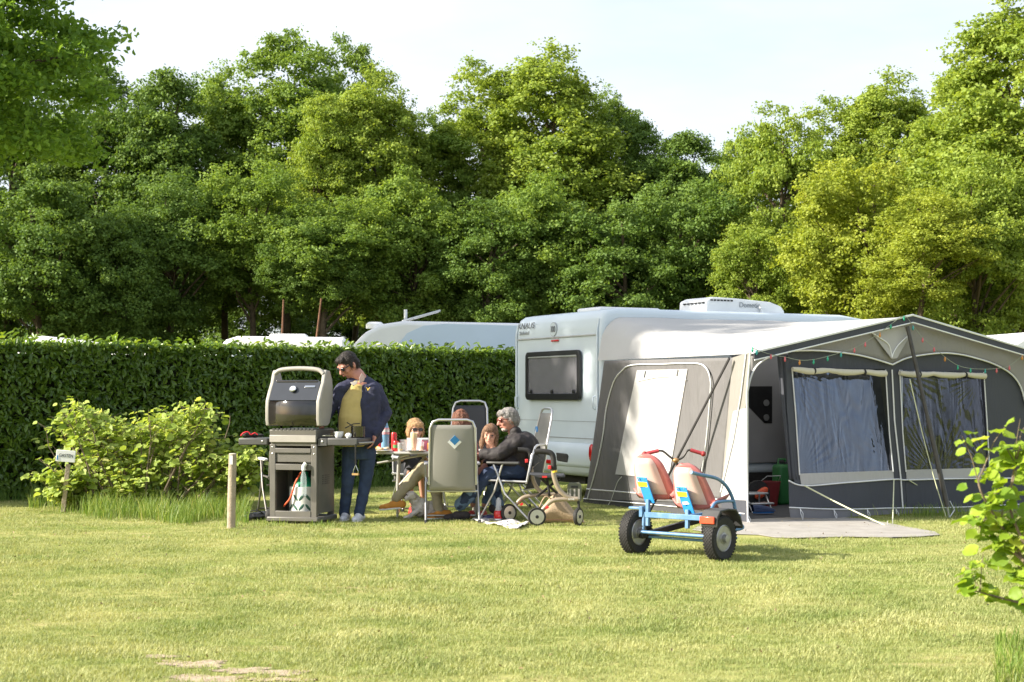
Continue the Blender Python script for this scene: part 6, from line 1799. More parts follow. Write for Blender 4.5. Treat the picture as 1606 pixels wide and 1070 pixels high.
mb = MB(); mb.lathe((0, 0, .10), [(.042, 0), (.03, .05), (.03, .11), (.012, .14)], 14); mb.build('glass_chimney', M_clear, t, smooth=50)
mb = MB(); mb.lathe((0, 0, .0), [(.054, -.008), (.056, .0), (.054, .014)], 18); mb.build('base_ring', M_alu, t)
g = G(766, 816)
t = thing('pet_bowl', 'dark blue feeding bowl on the grass beside the red lantern', 'bowl', (g.x, g.y, .0))
mb = MB(); mb.lathe((0, 0, 0), [(.085, 0), (.07, .05), (.065, .05), (.05, .015), (0, .012)], 22); mb.build('bowl_body', mat('dark_blue_enamel', (.03, .03, .12), .3), t, smooth=50)

# ================================================================== TWO-SEAT PEDAL KART
M_kblue = mat('blue_kart_paint', (0.10, 0.22, 0.38), .45, var=.2, scale=14, dirt=(.30, .26, .2), dscale=14, damt=.5)
M_kseat = mat('faded_red_seat_plastic', (0.47, 0.15, 0.135), .55, var=.12, scale=5, dirt=(.66, .45, .40), dscale=2.6, damt=.6, coat=.1)
M_seatpale = mat('sun_bleached_seat_back', (0.66, 0.47, 0.42), .55, var=.08, scale=4, dirt=(.55, .25, .21), dscale=2.6, damt=.8)
M_ply = mat('plywood', (0.42, 0.31, 0.21), .8, var=.15, scale=6)
M_rimk = mat('grey_wheel_rim', (0.35, 0.35, 0.36), .35, metal=.6, var=.1, dirt=(.15, .12, .08), dscale=10)
M_kpost = mat('blue_bracket_paint', (0.03, 0.25, 0.62), .35, var=.05)
kl, kr = G(997, 869), G(1129, 880)
kc = (kl + kr) / 2; kc.z = 0
kax = (kr - kl).normalized(); KA = math.atan2(kax.y, kax.x)
FK = Frame(kc.x, kc.y, KA)
kt = thing('pedal_kart', 'blue two-seat pedal kart with faded red bucket seats on the lawn', 'pedal kart', tuple(kc), KA)
TRK = (kr - kl).length
WR = .188
def kwheel(x, y, r=WR, w=.105, yaw=0):
    M = Matrix.Rotation(yaw, 3, 'Z') @ Matrix.Rotation(R(90), 3, 'Y'); c = Vector((x, y, r))
    mb = MB(); mb.lathe(c, [(r * .56, -w * .36), (r * .72, -w * .46), (r * .9, -w * .48), (r * .985, -w * .36), (r * .995, 0), (r * .985, w * .36), (r * .9, w * .48), (r * .72, w * .46), (r * .56, w * .36)], 40, M=M)
    wh_ = mb.build('wheel', M_rub, kt, smooth=35)
    mb = MB()
    for k in range(40):
        a = 2 * PI * k / 40
        for row in range(-3, 4):
            aa = a + (.5 if row % 2 else 0) * 2 * PI / 40
            mb.box(c + M @ Vector((math.cos(aa) * r * .995, math.sin(aa) * r * .995, row * w * .125)), (.006, .016, w * .10), m=M @ Matrix.Rotation(aa, 3, 'Z'))
    tr = mb.build('tread_blocks', M_rub, wh_); tr['kind'] = 'stuff'
    for s in (-1, 1):
        mb = MB(); mb.lathe(c, [(r * .60, s * w * .37), (r * .56, s * w * .42), (r * .50, s * w * .30), (r * .30, s * w * .26), (r * .26, s * w * .40), (r * .18, s * w * .42), (r * .16, s * w * .7), (0.001, s * w * .72)], 28, M=M)
        mb.build('rim', M_rimk, wh_, smooth=35)
    return wh_
kwheel(-TRK / 2, 0); kwheel(TRK / 2, 0)
kwheel(-.18, .84, .17, .09, R(6))
def kt_tube(name, pts, r, m=M_kblue, sm=False, n=8):
    P = spline(pts, 5) if sm else [Vector(p) for p in pts]
    mb = MB(); mb.tube(P, r, n); return mb.build(name, m, kt, smooth=60)
def kpx(px, py, axis, v): return FK.hit(px, py, axis, v)
# axle and frame bars
kt_tube('axle', [(-TRK / 2, 0, WR), (TRK / 2, 0, WR)], .014, M_rimk)
kt_tube('frame_bar', [(-TRK / 2 + .16, .0, .34), (TRK / 2 - .02, .0, .34)], .0)if False else None
mb = MB(); mb.bar((-TRK / 2 + .10, -.02, .345), (TRK / 2 - .06, -.02, .345), .035, .045); mb.build('rear_beam', M_kblue, kt, bevel=.004)
mb = MB(); mb.box((-TRK / 2 + .09, -.03, .37), (.035, .05, .09)); mb.build('beam_end', M_kblue, kt, bevel=.004)
kt_tube('bumper_tube', [(-TRK / 2 + .10, -.06, .20), (TRK / 2 - .09, -.06, .20)], .014)
kt_tube('bumper_tube', [(-TRK / 2 + .12, .02, .155), (TRK / 2 - .09, .02, .155)], .012)
kt_tube('upright', [(-TRK / 2 + .11, -.045, .20), (-TRK / 2 + .11, -.03, .35)], .014)
kt_tube('upright', [(TRK / 2 - .10, -.055, .20), (TRK / 2 - .10, -.02, .35)], .014)
for s in (-1, 1):
    kt_tube('chassis_rail', [(s * .24, -.02, .335), (s * .24, .42, .30), (s * .09 - .18, .78, .30)], .018)
    kt_tube('footboard_rail', [(s * .30, .02, .17), (s * .30, .45, .15)], .012)
kt_tube('cross_rail', [(-.26, .42, .30), (.26, .42, .30)], .015); kt_tube('front_fork', [(-.24, .84, .17), (-.24, .80, .36), (-.12, .80, .36), (-.12, .84, .17)], .014)
mb = MB(); mb.box((.08, .12, .185), (.50, .22, .014)); mb.build('footboard', M_ply, kt, bevel=.002)
mb = MB(); mb.bar((-.36, -.03, .16), (.05, .7, .34), .075, .05); mb.build('chain_guard', M_black, kt, bevel=.01)
# left mudguard stub and right mudguard with tail light
mb = MB(); mb.bar((-TRK / 2 - .06, .0, .395), (-TRK / 2 + .12, -.01, .395), .05, .022); mb.build('mudguard_arm', M_kblue, kt, bevel=.008)
mgp = [(-.17, .30), (-.165, .375), (-.12, .425), (0, .435), (.12, .425), (.19, .36), (.23, .27)]
mb = MB(); inner_ = [(y * .93, z - .016) for y, z in mgp][::-1]
mb.prism([(TRK / 2 - .075, y, z) for y, z in mgp + inner_], (.16, 0, 0)); mg = mb.build('mudguard', mat('grey_black_mudguard', (.05, .05, .05), .55, var=.2, dirt=(.15, .14, .12)), kt, bevel=.008)
mb = MB(); mb.box((TRK / 2 - .005, -.18, .345), (.14, .02, .06)); mb.build('tail_light', mat('orange_red_lens', (.65, .08, .04), .2, coat=.5), kt, bevel=.006)
# seats: bucket shells
def kseat(x0, y0, z0, h=.40, w=.34):
    mb = MB()
    prof = []
    def shell(u, v, off):
        # v 0 bottom-front of the pan .. 1 top of the back
        s = (u - .5) * 2
        if v < .38:
            k = v / .38; y = .30 - .30 * k; z = .03 * (1 - k); ww = w * (.86 + .14 * k); lip = .09 * abs(s) ** 3 * (1 - .2 * k)
            p = Vector((s * ww / 2, y, z + lip)); nrm = Vector((0, 0, 1))
        else:
            k = (v - .38) / .62; y = -.02 * math.sin(k * PI / 2) - .13 * k; z = .0 + h * k
            ww = w * (1 - .42 * k ** 1.3) * (1 if k < .72 else math.sqrt(max(.03, 1 - ((k - .72) / .285) ** 2.2)))
            p = Vector((s * ww / 2, y + .10 * abs(s) ** 2.5 * (1 - .3 * k), z)); nrm = Vector((0, 1, .2))
        return p
    rim_w = .0
    P = lambda u, v: shell(u, v, 0)
    mb.grid(P, 18, 26)
    o_ = mb.build('seat', M_kseat, kt, smooth=180, solid=.012)
    o_.location = (x0, y0, z0)
    # raised, sun-bleached panel on the rear face of the back
    mb = MB()
    def pan(u, v):
        p = shell(.12 + .74 * u, .45 + .50 * v, 0); e = min(1, 8 * min(u, 1 - u)) * min(1, 8 * min(v, 1 - v)); return p + Vector((0, -.010 - .022 * e, 0))
    mb.grid(pan, 16, 18); o2 = mb.build('back_panel', M_seatpale, o_, smooth=180)
    return o_
sL = kpx(1018, 783, 1, .02); sR = kpx(1080, 799, 1, .02)
for sxx, zz_ in ((sL.x, sL.z), (sR.x, sR.z)):
    kseat(sxx, .06, zz_, h=.385, w=.43)
    # bracket plate up the rear of the seat, yellow sticker, post
    b0 = Vector((sxx + .005, .06, zz_ - .01)); b1 = Vector((sxx - .01, -.03, zz_ + .19))
    mb = MB(); mb.bar(b0 + Vector((.01, -.045, -.02)), b1 + Vector((0, -.045, 0)), .13, .008); br = mb.build('seat_bracket', M_kpost, kt, bevel=.003)
    c = b0.lerp(b1, .68) + Vector((0, -.055, 0)); d = (b1 - b0).normalized()
    mb = MB(); mb.bar(c - d * .02 + Vector((.0, 0, 0)), c + d * .025, .125, .003); mb.build('sticker', M_yel, br)
    for s in (-1, 1):
        mb = MB(); mb.ell(b0.lerp(b1, .93) + Vector((s * .03, -.053, 0)), .008, 8, 6); mb.build('bolt', M_screw, br)
    mb = MB(); mb.bar((sxx + .015, -.02, .25), (sxx + .01, -.01, zz_), .032, .032); mb.build('seat_post', M_kblue, kt, bevel=.003)
mb = MB(); c = Vector((sR.x + .012, -.030, sR.z + .055)); mb.bar(c - Vector((0, .0, .01)), c + Vector((-.002, -.004, .012)), .07, .003); mb.build('sticker', M_board, kt)
# handlebars
hbp = kpx(1060, 723, 1, .58)
hz_ = hbp.z
def hb(px, py): return FK.i @ W(px, py, 13.45)
P = [hb(1032, 706 + 1), hb(1040, 708), hb(1050, 716), hb(1058, 721), hb(1066, 720), hb(1072, 716), hb(1078, 707), hb(1084, 706)]
kt_tube('handlebar', P, .010, M_pole, True)
for a, b in (((1011, 712), (1033, 707)), ((1083, 706), (1103, 712))):
    kt_tube('grip', [hb(*a), hb(*b)], .017, mat('red_grip', (.42, .05, .06), .5)); e = hb(*(a if a[0] < 1050 else b))
    mb = MB(); mb.ell(e, .024, 10, 8); mb.build('grip_end', mat('dark_red_knob', (.3, .03, .03), .5), kt, smooth=60)
cst = hb(1060, 722)
kt_tube('steering_column', [cst, (cst.x - .0, .75, .25)], .014, M_pole)
mb = MB(); mb.ell(cst, (.03, .03, .022), 12, 8); mb.build('steering_clamp', mat('brass_clamp', (.45, .25, .1), .4, metal=.5), kt, smooth=60)
# right guard rail hoop
def kr_(px, py, x): return FK.hit(px, py, 0, x)
XR = TRK / 2 - .10
P = [kr_(1084, 741, XR), kr_(1100, 745, XR), kr_(1125, 751, XR), kr_(1140, 764, XR), kr_(1150, 785, XR), kr_(1154, 808, XR)]
kt_tube('guard_rail', P, .015, M_kblue, True)
kt_tube('guard_rail', [kr_(1116, 798, XR), kr_(1122, 789, XR), kr_(1138, 786, XR), kr_(1151, 786, XR)], .013, M_kblue, True)
kt_tube('step_hoop', [kr_(1139, 811, XR + .02), kr_(1160, 809, XR + .02)], .018, M_kblue)
kt_tube('step_hoop', [kr_(1146, 832, XR + .06), kr_(1160, 830, XR + .06), kr_(1165, 827, XR + .06), kr_(1160, 822, XR + .06), kr_(1146, 820, XR + .06)], .014, M_kblue, True)
kt_tube('strut', [kr_(1154, 808, XR), kr_(1120, 812, XR - .2)], .012, M_kblue)
# ================================================================== PEOPLE
M_skin = mat('skin', (0.50, 0.27, 0.19), .5, var=.08, scale=8, spec=.35)
M_skinr = mat('reddened_skin', (0.52, 0.24, 0.18), .5, var=.1, scale=8, spec=.35)
M_navy = mat('navy_jacket', (0.028, 0.030, 0.062), .8, var=.15, scale=12, bump=.35, bscale=16)
M_navy2 = mat('navy_yoke', (0.036, 0.038, 0.10), .8, var=.1)
M_yshirt = mat('mustard_shirt', (0.50, 0.38, 0.14), .85, var=.06, bump=.3, bscale=14)
M_wshirt = mat('white_undershirt', (0.34, 0.31, 0.27), .8)
M_collar = mat('pinkish_grey_collar', (0.27, 0.20, 0.19), .8, var=.06)
M_jean = mat('dark_blue_denim', (0.030, 0.048, 0.10), .85, var=.2, scale=14, bump=.4, bscale=24)
M_jeanl = mat('washed_blue_denim', (0.12, 0.19, 0.30), .85, var=.25, scale=10, bump=.4, bscale=24)
M_khaki = mat('khaki_trousers', (0.36, 0.31, 0.20), .85, var=.08, bump=.4, bscale=18)
M_blackj = mat('black_brown_jacket', (0.020, 0.016, 0.017), .7, var=.3, scale=9, bump=.6, bscale=12)
M_hairb = mat('dark_hair', (0.018, 0.012, 0.009), .5, var=.4, scale=60, bump=.6, bscale=120)
M_hairg = mat('grey_hair', (0.27, 0.25, 0.235), .6, var=.35, scale=50, bump=.8, bscale=110)
M_hairl = mat('light_brown_hair', (0.40, 0.24, 0.11), .5, var=.3, scale=50, bump=.6, bscale=110)
M_hairr = mat('reddish_brown_hair', (0.17, 0.065, 0.035), .5, var=.35, scale=50, bump=.6, bscale=110)
M_hairm = mat('mid_brown_hair', (0.20, 0.11, 0.06), .5, var=.35, scale=50, bump=.6, bscale=110)
M_lens = mat('dark_sunglasses', (0.012, 0.012, 0.014), .1, spec=.8)
M_lip = mat('lips', (0.42, 0.14, 0.12), .45)
M_sneak = mat('white_sneaker', (0.62, 0.62, 0.66), .6, var=.08)
M_oshoe = mat('orange_slip_on_shoe', (0.62, 0.26, 0.045), .75, var=.1)
M_rshoe = mat('red_plastic_clog', (0.50, 0.04, 0.04), .5)
M_grshirt = mat('dark_grey_shirt', (0.06, 0.06, 0.07), .85)
M_pinksh = mat('coral_top', (0.5, 0.16, 0.14), .85)

def cap(mb, a, b, ra, rb, n=12):
    """rounded tapered limb piece"""
    a, b = Vector(a), Vector(b); d = b - a; L = d.length
    t = d.normalized(); pts = []; rs = []
    for k in range(4): th = PI / 2 * k / 4; pts.append(a - t * ra * math.cos(th)); rs.append(max(.0008, ra * math.sin(th)))
    pts.append(a); rs.append(ra); pts.append(a.lerp(b, .5)); rs.append((ra + rb) / 2); pts.append(b); rs.append(rb)
    for k in range(1, 5): th = PI / 2 * k / 4; pts.append(b + t * rb * math.sin(th)); rs.append(max(.0008, rb * math.cos(th)))
    # straight tube with a fixed frame
    u = t.orthogonal().normalized(); w = t.cross(u); vs = []; fs = []
    for p, r in zip(pts, rs):
        for k in range(n):
            an = 2 * PI * k / n; vs.append(p + (u * math.cos(an) + w * math.sin(an)) * r)
    m = len(pts)
    for i in range(m - 1):
        for k in range(n):
            q = (k + 1) % n; fs.append((i * n + k, i * n + q, (i + 1) * n + q, (i + 1) * n + k))
    fs.append(tuple(range(n - 1, -1, -1))); fs.append(tuple((m - 1) * n + k for k in range(n)))
    mb.add(vs, fs)
def chain(mb, pts, rs):
    for i in range(len(pts) - 1): cap(mb, pts[i], pts[i + 1], rs[i], rs[i + 1])
def basis(fwd, up=(0, 0, 1)):
    f = Vector(fwd).normalized(); u = Vector(up); r = f.cross(u).normalized(); u = r.cross(f).normalized()
    return Matrix((r, f, u)).transposed()      # columns: right, forward, up
def head(mb, c, fwd, s=1.0, up=(0, 0, 1), male=True):
    """skull, jaw, nose, brows, lips, ears in one figure; c = centre of the skull; returns the basis"""
    M = basis(fwd, up); c = Vector(c)
    P = lambda x, y, z: c + M @ (Vector((x, y, z)) * s)
    mb.ell(c, (.074 * s, .092 * s, .098 * s), 18, 14, M=M)
    mb.ell(P(0, .026, -.055), (.058 * s, .062 * s, .066 * s), 16, 12, M=M)
    mb.ell(P(0, .052, -.098), (.028 * s, .028 * s, .022 * s), 12, 8, M=M)          # chin
    cap(mb, P(0, .088, .012), P(0, .112, -.030), .010 * s, .015 * s, 10)             # nose
    for x in (-1, 1):
        mb.ell(P(x * .015, .100, -.034), (.009 * s, .010 * s, .007 * s), 8, 6, M=M)
        mb.ell(P(x * .032, .080, .024), (.026 * s, .014 * s, .008 * s), 10, 6, M=M)  # brow
        mb.ell(P(x * .040, .070, -.028), (.022 * s, .018 * s, .022 * s), 10, 8, M=M) # cheek
        mb.ell(P(x * .077, -.004, -.014), (.010 * s, .020 * s, .031 * s), 10, 8, M=M)# ear
    mb.ell(P(0, .091, -.060), (.024 * s, .012 * s, .010 * s), 10, 6, M=M)
    cap(mb, P(0, -.020, -.075), P(0, -.032, -.15), .050 * s if male else .042 * s, .055 * s if male else .046 * s)
    return M, P
def hand(mb, wrist, d, palm_n, s=1.0, curl=.5, side=1):
    """palm with five separate fingers; d points along the fingers, palm_n out of the palm"""
    d = Vector(d).normalized(); n = Vector(palm_n); n = (n - d * n.dot(d)).normalized(); x = d.cross(n) * side
    w = Vector(wrist)
    M = Matrix((x, d, n)).transposed()
    mb.ell(w + d * .045 * s, (.040 * s, .050 * s, .016 * s), 12, 8, M=M)
    cap(mb, w - d * .02 * s, w + d * .02 * s, .026 * s, .024 * s, 10)
    for k, (off, L) in enumerate(((-.030, .062), (-.010, .074), (.010, .070), (.029, .055))):
        a = w + d * .082 * s + x * off * s; dd = d; p = a
        for j, fr in enumerate((.45, .32, .23)):
            c_ = curl * (.5 + .6 * j); dd = (d * math.cos(c_) + n * math.sin(c_)).normalized(); q = p + dd * L * fr * s
            cap(mb, p, q, (.0092 - .0006 * j) * s, (.0086 - .0006 * j) * s, 8); p = q
    a = w + d * .025 * s - x * .032 * s; b = a + (d * .6 - x * .6 + n * .4).normalized() * .038 * s; c_ = b + (d * .9 - x * .1 + n * .3).normalized() * .030 * s
    cap(mb, a, b, .013 * s, .0105 * s, 8); cap(mb, b, c_, .0105 * s, .009 * s, 8)
def torso_loft(mb, stations, yaw):
    """stations: (centre, half width, half depth); closed elliptical loft"""
    n = 20; vs = []; fs = []; Rz = Matrix.Rotation(yaw, 3, 'Z')
    first, last = stations[0], stations[-1]
    st = [(Vector(first[0]) , .01, .01)] + list(stations) + [(Vector(last[0]), .01, .01)]
    for c, a, b in st:
        c = Vector(c)
        for k in range(n):
            an = 2 * PI * k / n; ca, sa = math.cos(an), math.sin(an)
            vs.append(c + Rz @ Vector((a * math.copysign(abs(ca) ** .85, ca), b * math.copysign(abs(sa) ** .85, sa), 0)))
    for i in range(len(st) - 1):
        for k in range(n):
            q = (k + 1) % n; fs.append((i * n + k, i * n + q, (i + 1) * n + q, (i + 1) * n + k))
    fs.append(tuple(range(n - 1, -1, -1))); fs.append(tuple((len(st) - 1) * n + k for k in range(n)))
    mb.add(vs, fs)
def glasses(t, P, M, s=1.0, m=None):
    g_ = None
    mb = MB()
    for x in (-1, 1):
        mb.ell(P(x * .034, .094, .004), (.029 * s, .010 * s, .020 * s), 14, 8, M=M)
    cap(mb, P(-.012, .104, .010), P(.012, .104, .010), .004 * s, .004 * s, 6)
    for x in (-1, 1): cap(mb, P(x * .062, .086, .010), P(x * .080, .0, .002), .004 * s, .004 * s, 6)
    mb.build('sunglasses', m or M_lens, t, smooth=60)
def hair_cap(t, P, M, c, s, m, prims, crinkle=.010, cs=40, vox=.006):
    mb = MB()
    for (x, y, z), r in prims: mb.ell(P(x, y, z), tuple(k * s for k in r), 16, 12, M=M)
    o = mb.build('hair', m, t, remesh=vox, smoothit=2, crinkle=crinkle, cscale=cs)
    me = o.data; rg = np.random.default_rng(len(me.polygons)); idx = rg.integers(0, len(me.polygons), 900)
    V = []; F = []
    for i in idx:
        pl = me.polygons[int(i)]; c0 = Vector(pl.center); nn = Vector(pl.normal)
        dn = Vector((rg.normal(0, .35), rg.normal(0, .35), -1.0)) + nn * .25; dn -= nn * dn.dot(nn) * .8
        if dn.length < 1e-3: continue
        dn.normalize(); sd = nn.cross(dn).normalized() * .0022; L_ = rg.uniform(.02, .055) * s
        b = len(V); V += [c0 - sd + nn * .001, c0 + sd + nn * .001, c0 + dn * L_ + nn * rg.uniform(.002, .010)]; F.append((b, b + 1, b + 2))
    st = link('hair_strands', np_mesh('hair_strands', [tuple(v) for v in V], F, m), t); st['kind'] = 'stuff'
def shoe_blob(t, heel, toe, m, sole_m, w=.048, h=.07, name='shoe'):
    heel, toe = Vector(heel), Vector(toe); d = toe - heel
    mb = MB(); cap(mb, heel + Vector((0, 0, h * .55)), heel.lerp(toe, .45) + Vector((0, 0, h * .62)), h * .55, h * .5); cap(mb, heel.lerp(toe, .4) + Vector((0, 0, h * .5)), toe + Vector((0, 0, h * .36)) - d * .08, w * .9, h * .36)
    mb.ell(heel.lerp(toe, .72) + Vector((0, 0, h * .38)), (w, w * 1.1, h * .4), 12, 8)
    o = mb.build(name, m, t, remesh=.007, smoothit=3)
    M = basis(d); mb = MB(); P = []
    L = d.length
    for k in range(18):
        a = 2 * PI * k / 18; P.append(heel.lerp(toe, .5) + M @ Vector((math.cos(a) * w * 1.02, math.sin(a) * L * .56, 0)))
    mb.prism(P, (0, 0, .018)); mb.build('sole', sole_m, o if False else t, bevel=.004)

def J(px, py, dz, base): return W(px, py, dz) - Vector(base)

# ---- standing man at the barbecue
Z0 = 16.55
base = (W(552, 820, Z0).x, Z0, 0)
man = thing('person', 'standing man in open navy jacket, mustard shirt and sunglasses, looking down behind the barbecue', 'person', base)
man['label'] = 'standing man in navy jacket and mustard shirt looking down beside the barbecue'
j = lambda px, py, dy=0: J(px, py, Z0 + dy, base)
fwd = Vector((-.72, -.55, 0))
fdir = Vector((-.68, -.52, -.62))
hc = j(546, 571, .0)
sR, sL = j(533, 606, -.05), j(592, 607, .04)
nb = j(565, 593, .03)
hipR, hipL = j(549, 706, .0), j(577, 706, .04)
knR, knL = j(545, 758, -.05), j(573, 758, .0)
anR, anL = j(540, 806, .05), j(563, 808, -.05)
elR, wrR = j(519, 642, -.05), j(508, 664, -.14)
elL, wrL = j(606, 648, .06), j(588, 684, -.14)
mb = MB()
M, P = head(mb, hc, fdir, 1.2, up=(-.25, -.2, 1))
chain(mb, [hc + Vector((.03, .02, -.09)), nb], [.056, .07])
torso_loft(mb, [(nb.lerp(sR.lerp(sL, .5), .5), .10, .08), (sR.lerp(sL, .5) + Vector((0, 0, -.04)), .15, .09), (j(563, 650, .02), .15, .11), (j(562, 690, .02), .15, .11), (hipR.lerp(hipL, .5), .15, .11)], R(8))
for s_, e_, w_ in ((sR + Vector((.03, 0, -.04)), elR, wrR), (sL + Vector((-.035, 0, -.04)), elL, wrL)): chain(mb, [s_, e_, w_], [.05, .038, .028])
for h_, k_, a_ in ((hipR, knR, anR), (hipL, knL, anL)): chain(mb, [h_, k_, a_], [.08, .052, .038])
hand(mb, wrR, (-.35, -.2, -.7), (-.6, .3, .2), 1.05, .5, 1)
hand(mb, wrL, (-.25, -.25, -.9), (-.8, -.2, .2), 1.05, .55, -1)
mb.build('body', M_skinr, man, remesh=.0085, smoothit=2)
glasses(man, P, M, 1.2)
hair_cap(man, P, M, hc, 1.2, M_hairb, [((0, -.014, .030), (.080, .092, .086)), ((0, -.045, -.02), (.074, .062, .075)), ((0, .045, .078), (.055, .045, .030)), ((-.070, .010, .0), (.014, .022, .035)), ((.070, .010, .0), (.014, .022, .035))], .004, 30)
mb = MB(); mb.ell(P(0, .099, -.062), (.020, .006, .006), 10, 6, M=M); mb.build('mouth', M_lip, man)
mb = MB()
torso_loft(mb, [(nb + Vector((-.02, -.01, -.03)), .075, .07), (j(562, 606, .0), .11, .09), (j(556, 625, -.02), .15, .12), (j(553, 655, -.035), .16, .15), (j(553, 680, -.03), .16, .155), (j(555, 700, -.01), .155, .13)], R(14))
mb.build('shirt', M_yshirt, man, remesh=.009, smoothit=3, crinkle=.004)
# trousers
mb = MB(); torso_loft(mb, [(j(562, 694, .02), .155, .125), (j(563, 706, .02), .16, .13), (j(563, 720, .01), .15, .12)], R(8))
for h_, k_, a_ in ((hipR, knR, anR), (hipL, knL, anL)): chain(mb, [h_ + Vector((0, 0, -.02)), k_, a_ + Vector((0, 0, .0))], [.094, .068, .058])
mb.build('trousers', M_jean, man, remesh=.010, smoothit=3, crinkle=.008, cscale=12)
for a_, dx in ((anR, -.02), (anL, -.05)):
    h_ = Vector((a_.x + .02, a_.y + .05, 0)); shoe_blob(man, h_, h_ + Vector((dx * 1.2, -.23, 0)), M_sneak, M_board, .045, .085)
# jacket: back, open fronts, sleeves, collar
mb = MB()
torso_loft(mb, [(nb + Vector((.01, .03, .005)), .085, .072), (j(566, 604, .04), .16, .11), (j(566, 612, .04), .215, .13), (j(570, 640, .05), .19, .135), (j(572, 670, .06), .185, .14), (j(573, 694, .06), .185, .14)], R(8))
# left front (picture right) closes over the belly side; right front hangs at the picture left
for a, b, ra, rb in ((j(585, 612, -.03), j(582, 690, -.06), .085, .095), (j(572, 640, -.09), j(573, 688, -.11), .06, .065), (j(536, 612, -.05), j(537, 688, -.07), .055, .050), (j(574, 610, -.05), j(570, 640, -.10), .055, .05)):
    cap(mb, a, b, ra, rb)
sR2, sL2 = sR + Vector((.02, 0, -.035)), sL + Vector((-.025, 0, -.035))
chain(mb, [nb + Vector((-.02, .03, -.03)), sR2], [.075, .075]); chain(mb, [nb + Vector((.02, .03, -.03)), sL2], [.08, .082])
chain(mb, [sR2, elR, wrR + (elR - wrR) * .12], [.076, .058, .044])
chain(mb, [sL2, elL, wrL + (elL - wrL) * .10], [.084, .066, .048])
mb.build('jacket', M_navy, man, remesh=.009, smoothit=3, crinkle=.011, cscale=9)
for pts, dz in (([(563, 593), (567, 585), (573, 591), (571, 598), (564, 602)], -.125),):
    mb = MB(); mb.prism([j(x, y, dz) for x, y in pts], (0, .012, 0)); mb.build('collar', M_collar, man, bevel=.004)
mb = MB(); mb.prism([j(549, 600, -.12), j(561, 597, -.10), j(560, 602, -.125), j(554, 606, -.14)], (0, .015, 0)); mb.build('undershirt', M_wshirt, man, bevel=.004)
mb = MB(); cap(mb, j(577, 612, -.13), j(580, 608, -.13), .006, .004); cap(mb, j(578, 612, -.13), j(575, 608, -.13), .005, .003); mb.build('chest_logo', M_yel, man)

# ---- generic seated figure pieces
def seated(name, label, base, jj, spec):
    t = thing('person', label, 'person', base)
    return t

# ---- old man, seated, leaning forward to the left
Z1 = 16.75
base = (W(805, 816, Z1).x, Z1, 0)
om = thing('person', 'grey-haired older man in a black jacket and jeans leaning forward on his chair', 'person', base)
j = lambda px, py, dy=0: J(px, py, Z1 + dy, base)
hc = j(797, 657, .0)
mb = MB(); M, P = head(mb, hc, (-.93, -.30, -.22), 1.12)
nb = j(806, 678, .02); sN = j(812, 692, -.14); sF = j(806, 690, .20)
chain(mb, [hc + Vector((.03, .01, -.07)), nb], [.058, .066])
hips = j(815, 738, .02)
mb2s = [(j(808, 684, .03), .10, .10), (j(813, 700, .03), .16, .19), (j(818, 718, .03), .16, .19), (j(817, 738, .03), .17, .19)]
torso_loft(mb, [(c, a * .8, b * .8) for c, a, b in mb2s], 0)
elN, wrN = j(783, 712, -.20), j(754, 712, -.12)
elF, wrF = j(780, 715, .18), j(764, 728, .0)
chain(mb, [sN, elN, wrN], [.05, .04, .028]); chain(mb, [sF, elF, wrF], [.05, .04, .028])
kN, aN = j(766, 744, -.12), j(722, 792, -.08)
kF, aF = j(770, 742, .14), j(781, 792, .10)
chain(mb, [hips + Vector((0, -.1, 0)), kN, aN], [.08, .055, .04]); chain(mb, [hips + Vector((0, .1, 0)), kF, aF], [.08, .055, .04])
hand(mb, wrN, (-.9, .1, -.1), (0, -.2, -1), 1.05, .6, 1); hand(mb, wrF, (-.5, -.4, -.5), (-.5, .3, -.6), 1.05, .5, -1)
mb.build('body', M_skinr, om, remesh=.009, smoothit=2)
glasses(om, P, M, 1.12, mat('brown_sunglasses', (.10, .02, .015), .15, spec=.7))
hair_cap(om, P, M, hc, 1.12, M_hairg, [((0, -.012, .032), (.084, .098, .080)), ((0, -.05, -.01), (.080, .064, .085)), ((0, .055, .070), (.062, .04, .032)), ((-.074, -.01, .0), (.012, .03, .04)), ((.074, -.01, .0), (.012, .03, .04))], .006, 32)
mb = MB(); mb.ell(P(0, .045, -.09), (.048, .05, .032), 12, 8, M=M); mb.build('beard', mat('grey_stubble', (.42, .36, .33), .8, var=.2, scale=60), om, remesh=.006, smoothit=1, crinkle=.003, cscale=60)
mb = MB(); torso_loft(mb, mb2s, 0)
mb.ell(j(822, 705, .03), (.17, .24, .20), 16, 12); mb.ell(j(810, 692, .03), (.12, .23, .10), 16, 12); mb.ell(j(800, 725, .0), (.16, .19, .14), 16, 12)
chain(mb, [sN, elN, wrN.lerp(elN, .12)], [.095, .075, .052]); chain(mb, [sF, elF, wrF.lerp(elF, .12)], [.09, .072, .05])
chain(mb, [nb + Vector((.02, -.05, 0)), nb + Vector((.02, .05, 0))], [.065, .065])
mb.build('jacket', M_blackj, om, remesh=.010, smoothit=3, crinkle=.016, cscale=8)
mb = MB(); mb.ell(hips, (.17, .2, .12), 14, 10)
chain(mb, [hips + Vector((0, -.1, 0)), kN, aN], [.105, .080, .062]); chain(mb, [hips + Vector((0, .1, 0)), kF, aF], [.10, .078, .062])
mb.build('trousers', M_jean, om, remesh=.011, smoothit=3, crinkle=.010, cscale=10)
mb = MB(); chain(mb, [kN.lerp(aN, .25), aN], [.070, .067]); chain(mb, [kF.lerp(aF, .3), aF], [.073, .068])
o = mb.build('washed_shins', M_jeanl, om, remesh=.010, smoothit=2, crinkle=.010, cscale=12); o.name = 'trouser_legs'
M_slip = mat('dark_slipper', (0.045, 0.038, 0.04), .85, var=.4, scale=20)
